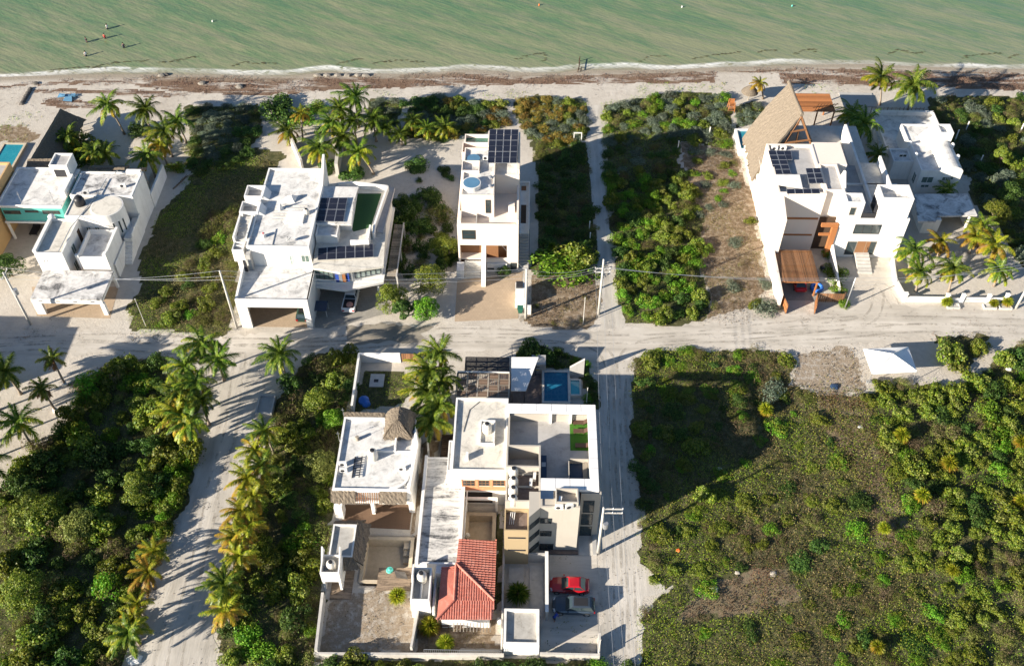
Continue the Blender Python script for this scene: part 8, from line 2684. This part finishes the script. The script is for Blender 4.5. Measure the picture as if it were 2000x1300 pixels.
f = thing('timber_groyne', P(1130, 140), 'thin dark timber stakes running into the sea', 'stakes')
for q in ((1131, 119), (1131, 126), (1130, 134), (1128, 141), (1134, 139)):
    x, y, _ = P(*q); MB().tube([(x, y, -1), (x + .1, y, .9)], .09).build('stake', 'wood_dark', f)
x, y, _ = P(1130, 141); MB().beam((x, y, .4), (P(1131, 119)[0], P(1131, 119)[1], .5), .1).build('rail', 'wood_dark', f)
for x, y, m_, lab in ((415, 42, 'white_plastic', 'white buoy on the green sea at the left'), (1053, 10, 'orange_plastic', 'pale orange buoy at the top of the sea'), (1547, 12, 'teal_plastic', 'turquoise buoy at the top right of the sea'), (1332, 14, 'white_plastic', 'tiny white buoy at the top of the sea')):
    c = P(x, y, 0); tag(MB().lathe((c[0], c[1], -.2), [(.04, 0), (.15, .12), (.16, .25), (.12, .34), (.04, .45), (.02, .5)], 12).build('buoy', m_), lab, 'buoy')
for x, y, h, lab in ((1887, 253, 1.6, 'white marker post furthest left on the far right lot'), (1914, 318, 1.5, 'white marker post in the middle of the far right lot'), (1993, 257, 1.6, 'white marker post at the right edge of the far lot'), (1864, 277, 2.4, 'thin white mast beside the barrel roof house'), (1152, 470, 1.6, 'lower white post on the shaded lot left of the footpath'), (1151, 448, 1.6, 'upper white post on the shaded lot left of the footpath'), (1324, 290, 1.5, 'white post on the dune lot right of the footpath'), (1385, 262, 1.4, 'white post among the silver bushes')):
    x, y, _ = P(x, y); tag(MB().box(x - .07, y - .07, 0, x + .07, y + .07, h).box(x - .09, y - .09, h, x + .09, y + .09, h + .05).build('marker_post', 'white_plaster'), lab, 'post')
c = P(1128, 275); t = thing('white_arch', (c[0], c[1], 0), 'small white frame standing in the bushes by the footpath', 'frame')
MB().box(c[0] - .7, c[1], 0, c[0] - .58, c[1] + .12, 1.5).build('post', 'white_plaster', t); MB().box(c[0] + .58, c[1], 0, c[0] + .7, c[1] + .12, 1.5).build('post', 'white_plaster', t); MB().box(c[0] - .7, c[1], 1.5, c[0] + .7, c[1] + .12, 1.65).build('beam', 'white_plaster', t)
for x, y, r, m_, lab in ((1681, 834, .32, 'white_plastic', 'white jug lying in the weeds below the tent'), (1394, 1151, .4, 'white_plastic', 'white sack at the bottom of the corner lot'), (1325, 1074, .25, 'orange_plastic', 'small orange bucket in the corner lot weeds'), (1404, 915, .3, 'white_plastic', 'white scrap at the shadow edge of the corner lot'), (1971, 721, .35, 'white_plastic', 'white bag in the brown patch right of the tent'), (300, 810, .5, 'white_plastic', 'white sack under the left lane palms'), (262, 1288, .7, 'white_plastic', 'white sheet at the foot of the lowest lane palm'), (1510, 1120, .4, 'rock', 'pale rubble heap in the corner lot'), (1440, 1118, .25, 'rock', 'small pale rubble in the corner lot'), (1630, 755, .5, 'navy', 'blue scrap in the rubbish under the sandy slope')):
    lump('litter', x, y, r, r * .6, m_, lab, 'litter', None, 1.2)
t = thing('blue_float', P(1596, 560), 'blue and white inflatable ring by the pole carport', 'inflatable')
c = P(1596, 559, .5); mb = MB()
ring = [(c[0] + .75 * math.cos(a * math.pi / 8), c[1] + .75 * math.sin(a * math.pi / 8), .3) for a in range(17)]
mb.tube(ring, .26, 8); mb.build('ring', 'tarp_blue', t, True); MB().tube([(c[0], c[1] + .7, .4), (c[0], c[1] + .8, 1.1), (c[0] - .3, c[1] + .5, 1.3)], [.2, .15, .12], 8).build('neck', 'white_plastic', t, True)
c = P(1604, 530); t = thing('kettle_grill', (c[0], c[1], 0), 'black round grill beside the pole carport', 'grill')
MB().lathe((c[0], c[1], .6), [(.1, 0), (.35, .15), (.4, .3), (.3, .5), (.05, .58)], 14).build('bowl', 'black_plastic', t, True)
for a in range(3):
    MB().beam((c[0], c[1], .7), (c[0] + .35 * math.cos(a * 2.1), c[1] + .35 * math.sin(a * 2.1), 0), .04).build('leg', 'black_plastic', t)
f = thing('driftwood', P(352, 352), 'dark dead branch lying beside the left sand path', 'branch')
c = P(345, 362); mb = MB()
for k in range(6):
    a = U(.5, 1.5); mb.tube([(c[0] + k * .2, c[1] + k * .4, .1), (c[0] + k * .2 + math.cos(a), c[1] + k * .4 + math.sin(a), .35)], [.07, .02], 5)
mb.tube([(c[0] - .3, c[1] - 1, .1), (c[0] + 1.4, c[1] + 2.4, .15)], [.12, .06], 6); mb.build('branch', 'branch_bark', f)


# ------------------------------------------------------------------ people
def person(x, y, z, pose, label, top, head=0.0):
    t = thing('person', (x, y, z), label, 'person', None, head)
    if pose == 'bend':
        hip = (0, 0, .92); ch = (.38, 0, 1.22); nk = (.5, 0, 1.26); hd = (.66, 0, 1.3)
        hl, hr = (.5, .2, .75), (.55, -.2, .72)
    else:
        hip = (0, 0, .92); ch = (0, 0, 1.36); nk = (0, 0, 1.5); hd = (.02, 0, 1.66)
        hl, hr = ((.25, .45, 1.0), (.15, -.42, .95))
    v = [hip, ((hip[0] + ch[0]) / 2, 0, (hip[2] + ch[2]) / 2), ch, nk, hd, (hd[0] + .02, 0, hd[2] + .1),
         (ch[0], .19, ch[2] + .02), (ch[0] + .06, .29, ch[2] - .24), hl, (ch[0], -.19, ch[2] + .02), (ch[0] + .06, -.29, ch[2] - .24), hr,
         (0, .1, .86), (.05, .12, .47), (0, .12, .08), (.14, .13, .04), (0, -.1, .86), (.05, -.12, .47), (-.03, -.12, .08), (.12, -.13, .04)]
    e = [(0, 1), (1, 2), (2, 3), (3, 4), (4, 5), (2, 6), (6, 7), (7, 8), (2, 9), (9, 10), (10, 11), (0, 12), (12, 13), (13, 14), (14, 15), (0, 16), (16, 17), (17, 18), (18, 19)]
    r = [.15, .14, .16, .06, .1, .09, .075, .05, .04, .075, .05, .04, .095, .065, .045, .04, .095, .065, .045, .04]
    k = len(v)
    for hi, s in ((8, 1), (11, -1)):            # five fingers, the thumb from the side of the palm
        hx, hy, hz = v[hi]
        for q in range(5):
            dx, dy, dz = ((.02 + .0 * q, s * (-.03 + .018 * q), -.09 - .012 * (2 - abs(q - 2))) if q < 4 else (.06, s * -.035, -.04))
            v.append((hx + dx * .6, hy + dy, hz + dz * .6)); v.append((hx + dx * 1.3, hy + dy, hz + dz)); r += [.011, .009]
            e += [(hi, len(v) - 2), (len(v) - 2, len(v) - 1)]
    me = bpy.data.meshes.new('body'); me.from_pydata(v, e, []); me.materials.append(MATS['skin'])
    o = bpy.data.objects.new('body', me); C.objects.link(o); o.parent = t
    sk = o.modifiers.new('skin', 'SKIN')
    if not me.skin_vertices:
        bpy.context.view_layer.objects.active = o
    for i, sv in enumerate(me.skin_vertices[0].data if me.skin_vertices else []):
        sv.radius = (r[i], r[i]); sv.use_root = (i == 0)
    sb_ = o.modifiers.new('smooth', 'SUBSURF'); sb_.levels = 1; sb_.render_levels = 1
    a = MB().lathe((hd[0] - .02, 0, hd[2] + .02), [(.118, 0), (.122, .06), (.09, .12), (.03, .145)], 12).build('hair', 'hair'); a.parent = t
    tp = MB().tube([(hip[0], 0, hip[2] - .02), v[1], (ch[0], 0, ch[2]), (nk[0], 0, nk[2] - .03)], [.17, .165, .2, .09], 12)
    for i in (6, 9):
        tp.tube([v[i], ((v[i][0] + v[i + 1][0]) / 2, (v[i][1] + v[i + 1][1]) / 2, (v[i][2] + v[i + 1][2]) / 2)], [.1, .075], 8)
    a = tp.build('shirt', top, None, True); a.parent = t
    sh = MB()
    for i in (12, 16):
        sh.tube([(0, v[i][1] * .8, .97), v[i], (.05, v[i + 1][1], .5)], [.14, .125, .09], 10)
    a = sh.build('shorts', 'cloth_dark', None, True); a.parent = t
    return t


c = P(1082, 1206, .8)
person(c[0], c[1], 0, 'bend', 'person in blue clothes bending beside the slate grey car', 'cloth_blue', .6)
for x, y, m_, lab in ((209, 53, 'cloth_white', 'person in white wading furthest out in the sea'), (204, 72, 'cloth_red', 'person wading just below the furthest wader'), (168, 79, 'cloth_dark', 'person in dark clothes wading at the left of the group'), (241, 90, 'cloth_dark', 'person in dark clothes wading at the right of the group'), (167, 106, 'cloth_white', 'person in pale clothes wading nearest the beach')):
    c = P(x, y, .3); person(c[0], c[1], -.75, 'stand', lab, m_, U(0, 6))
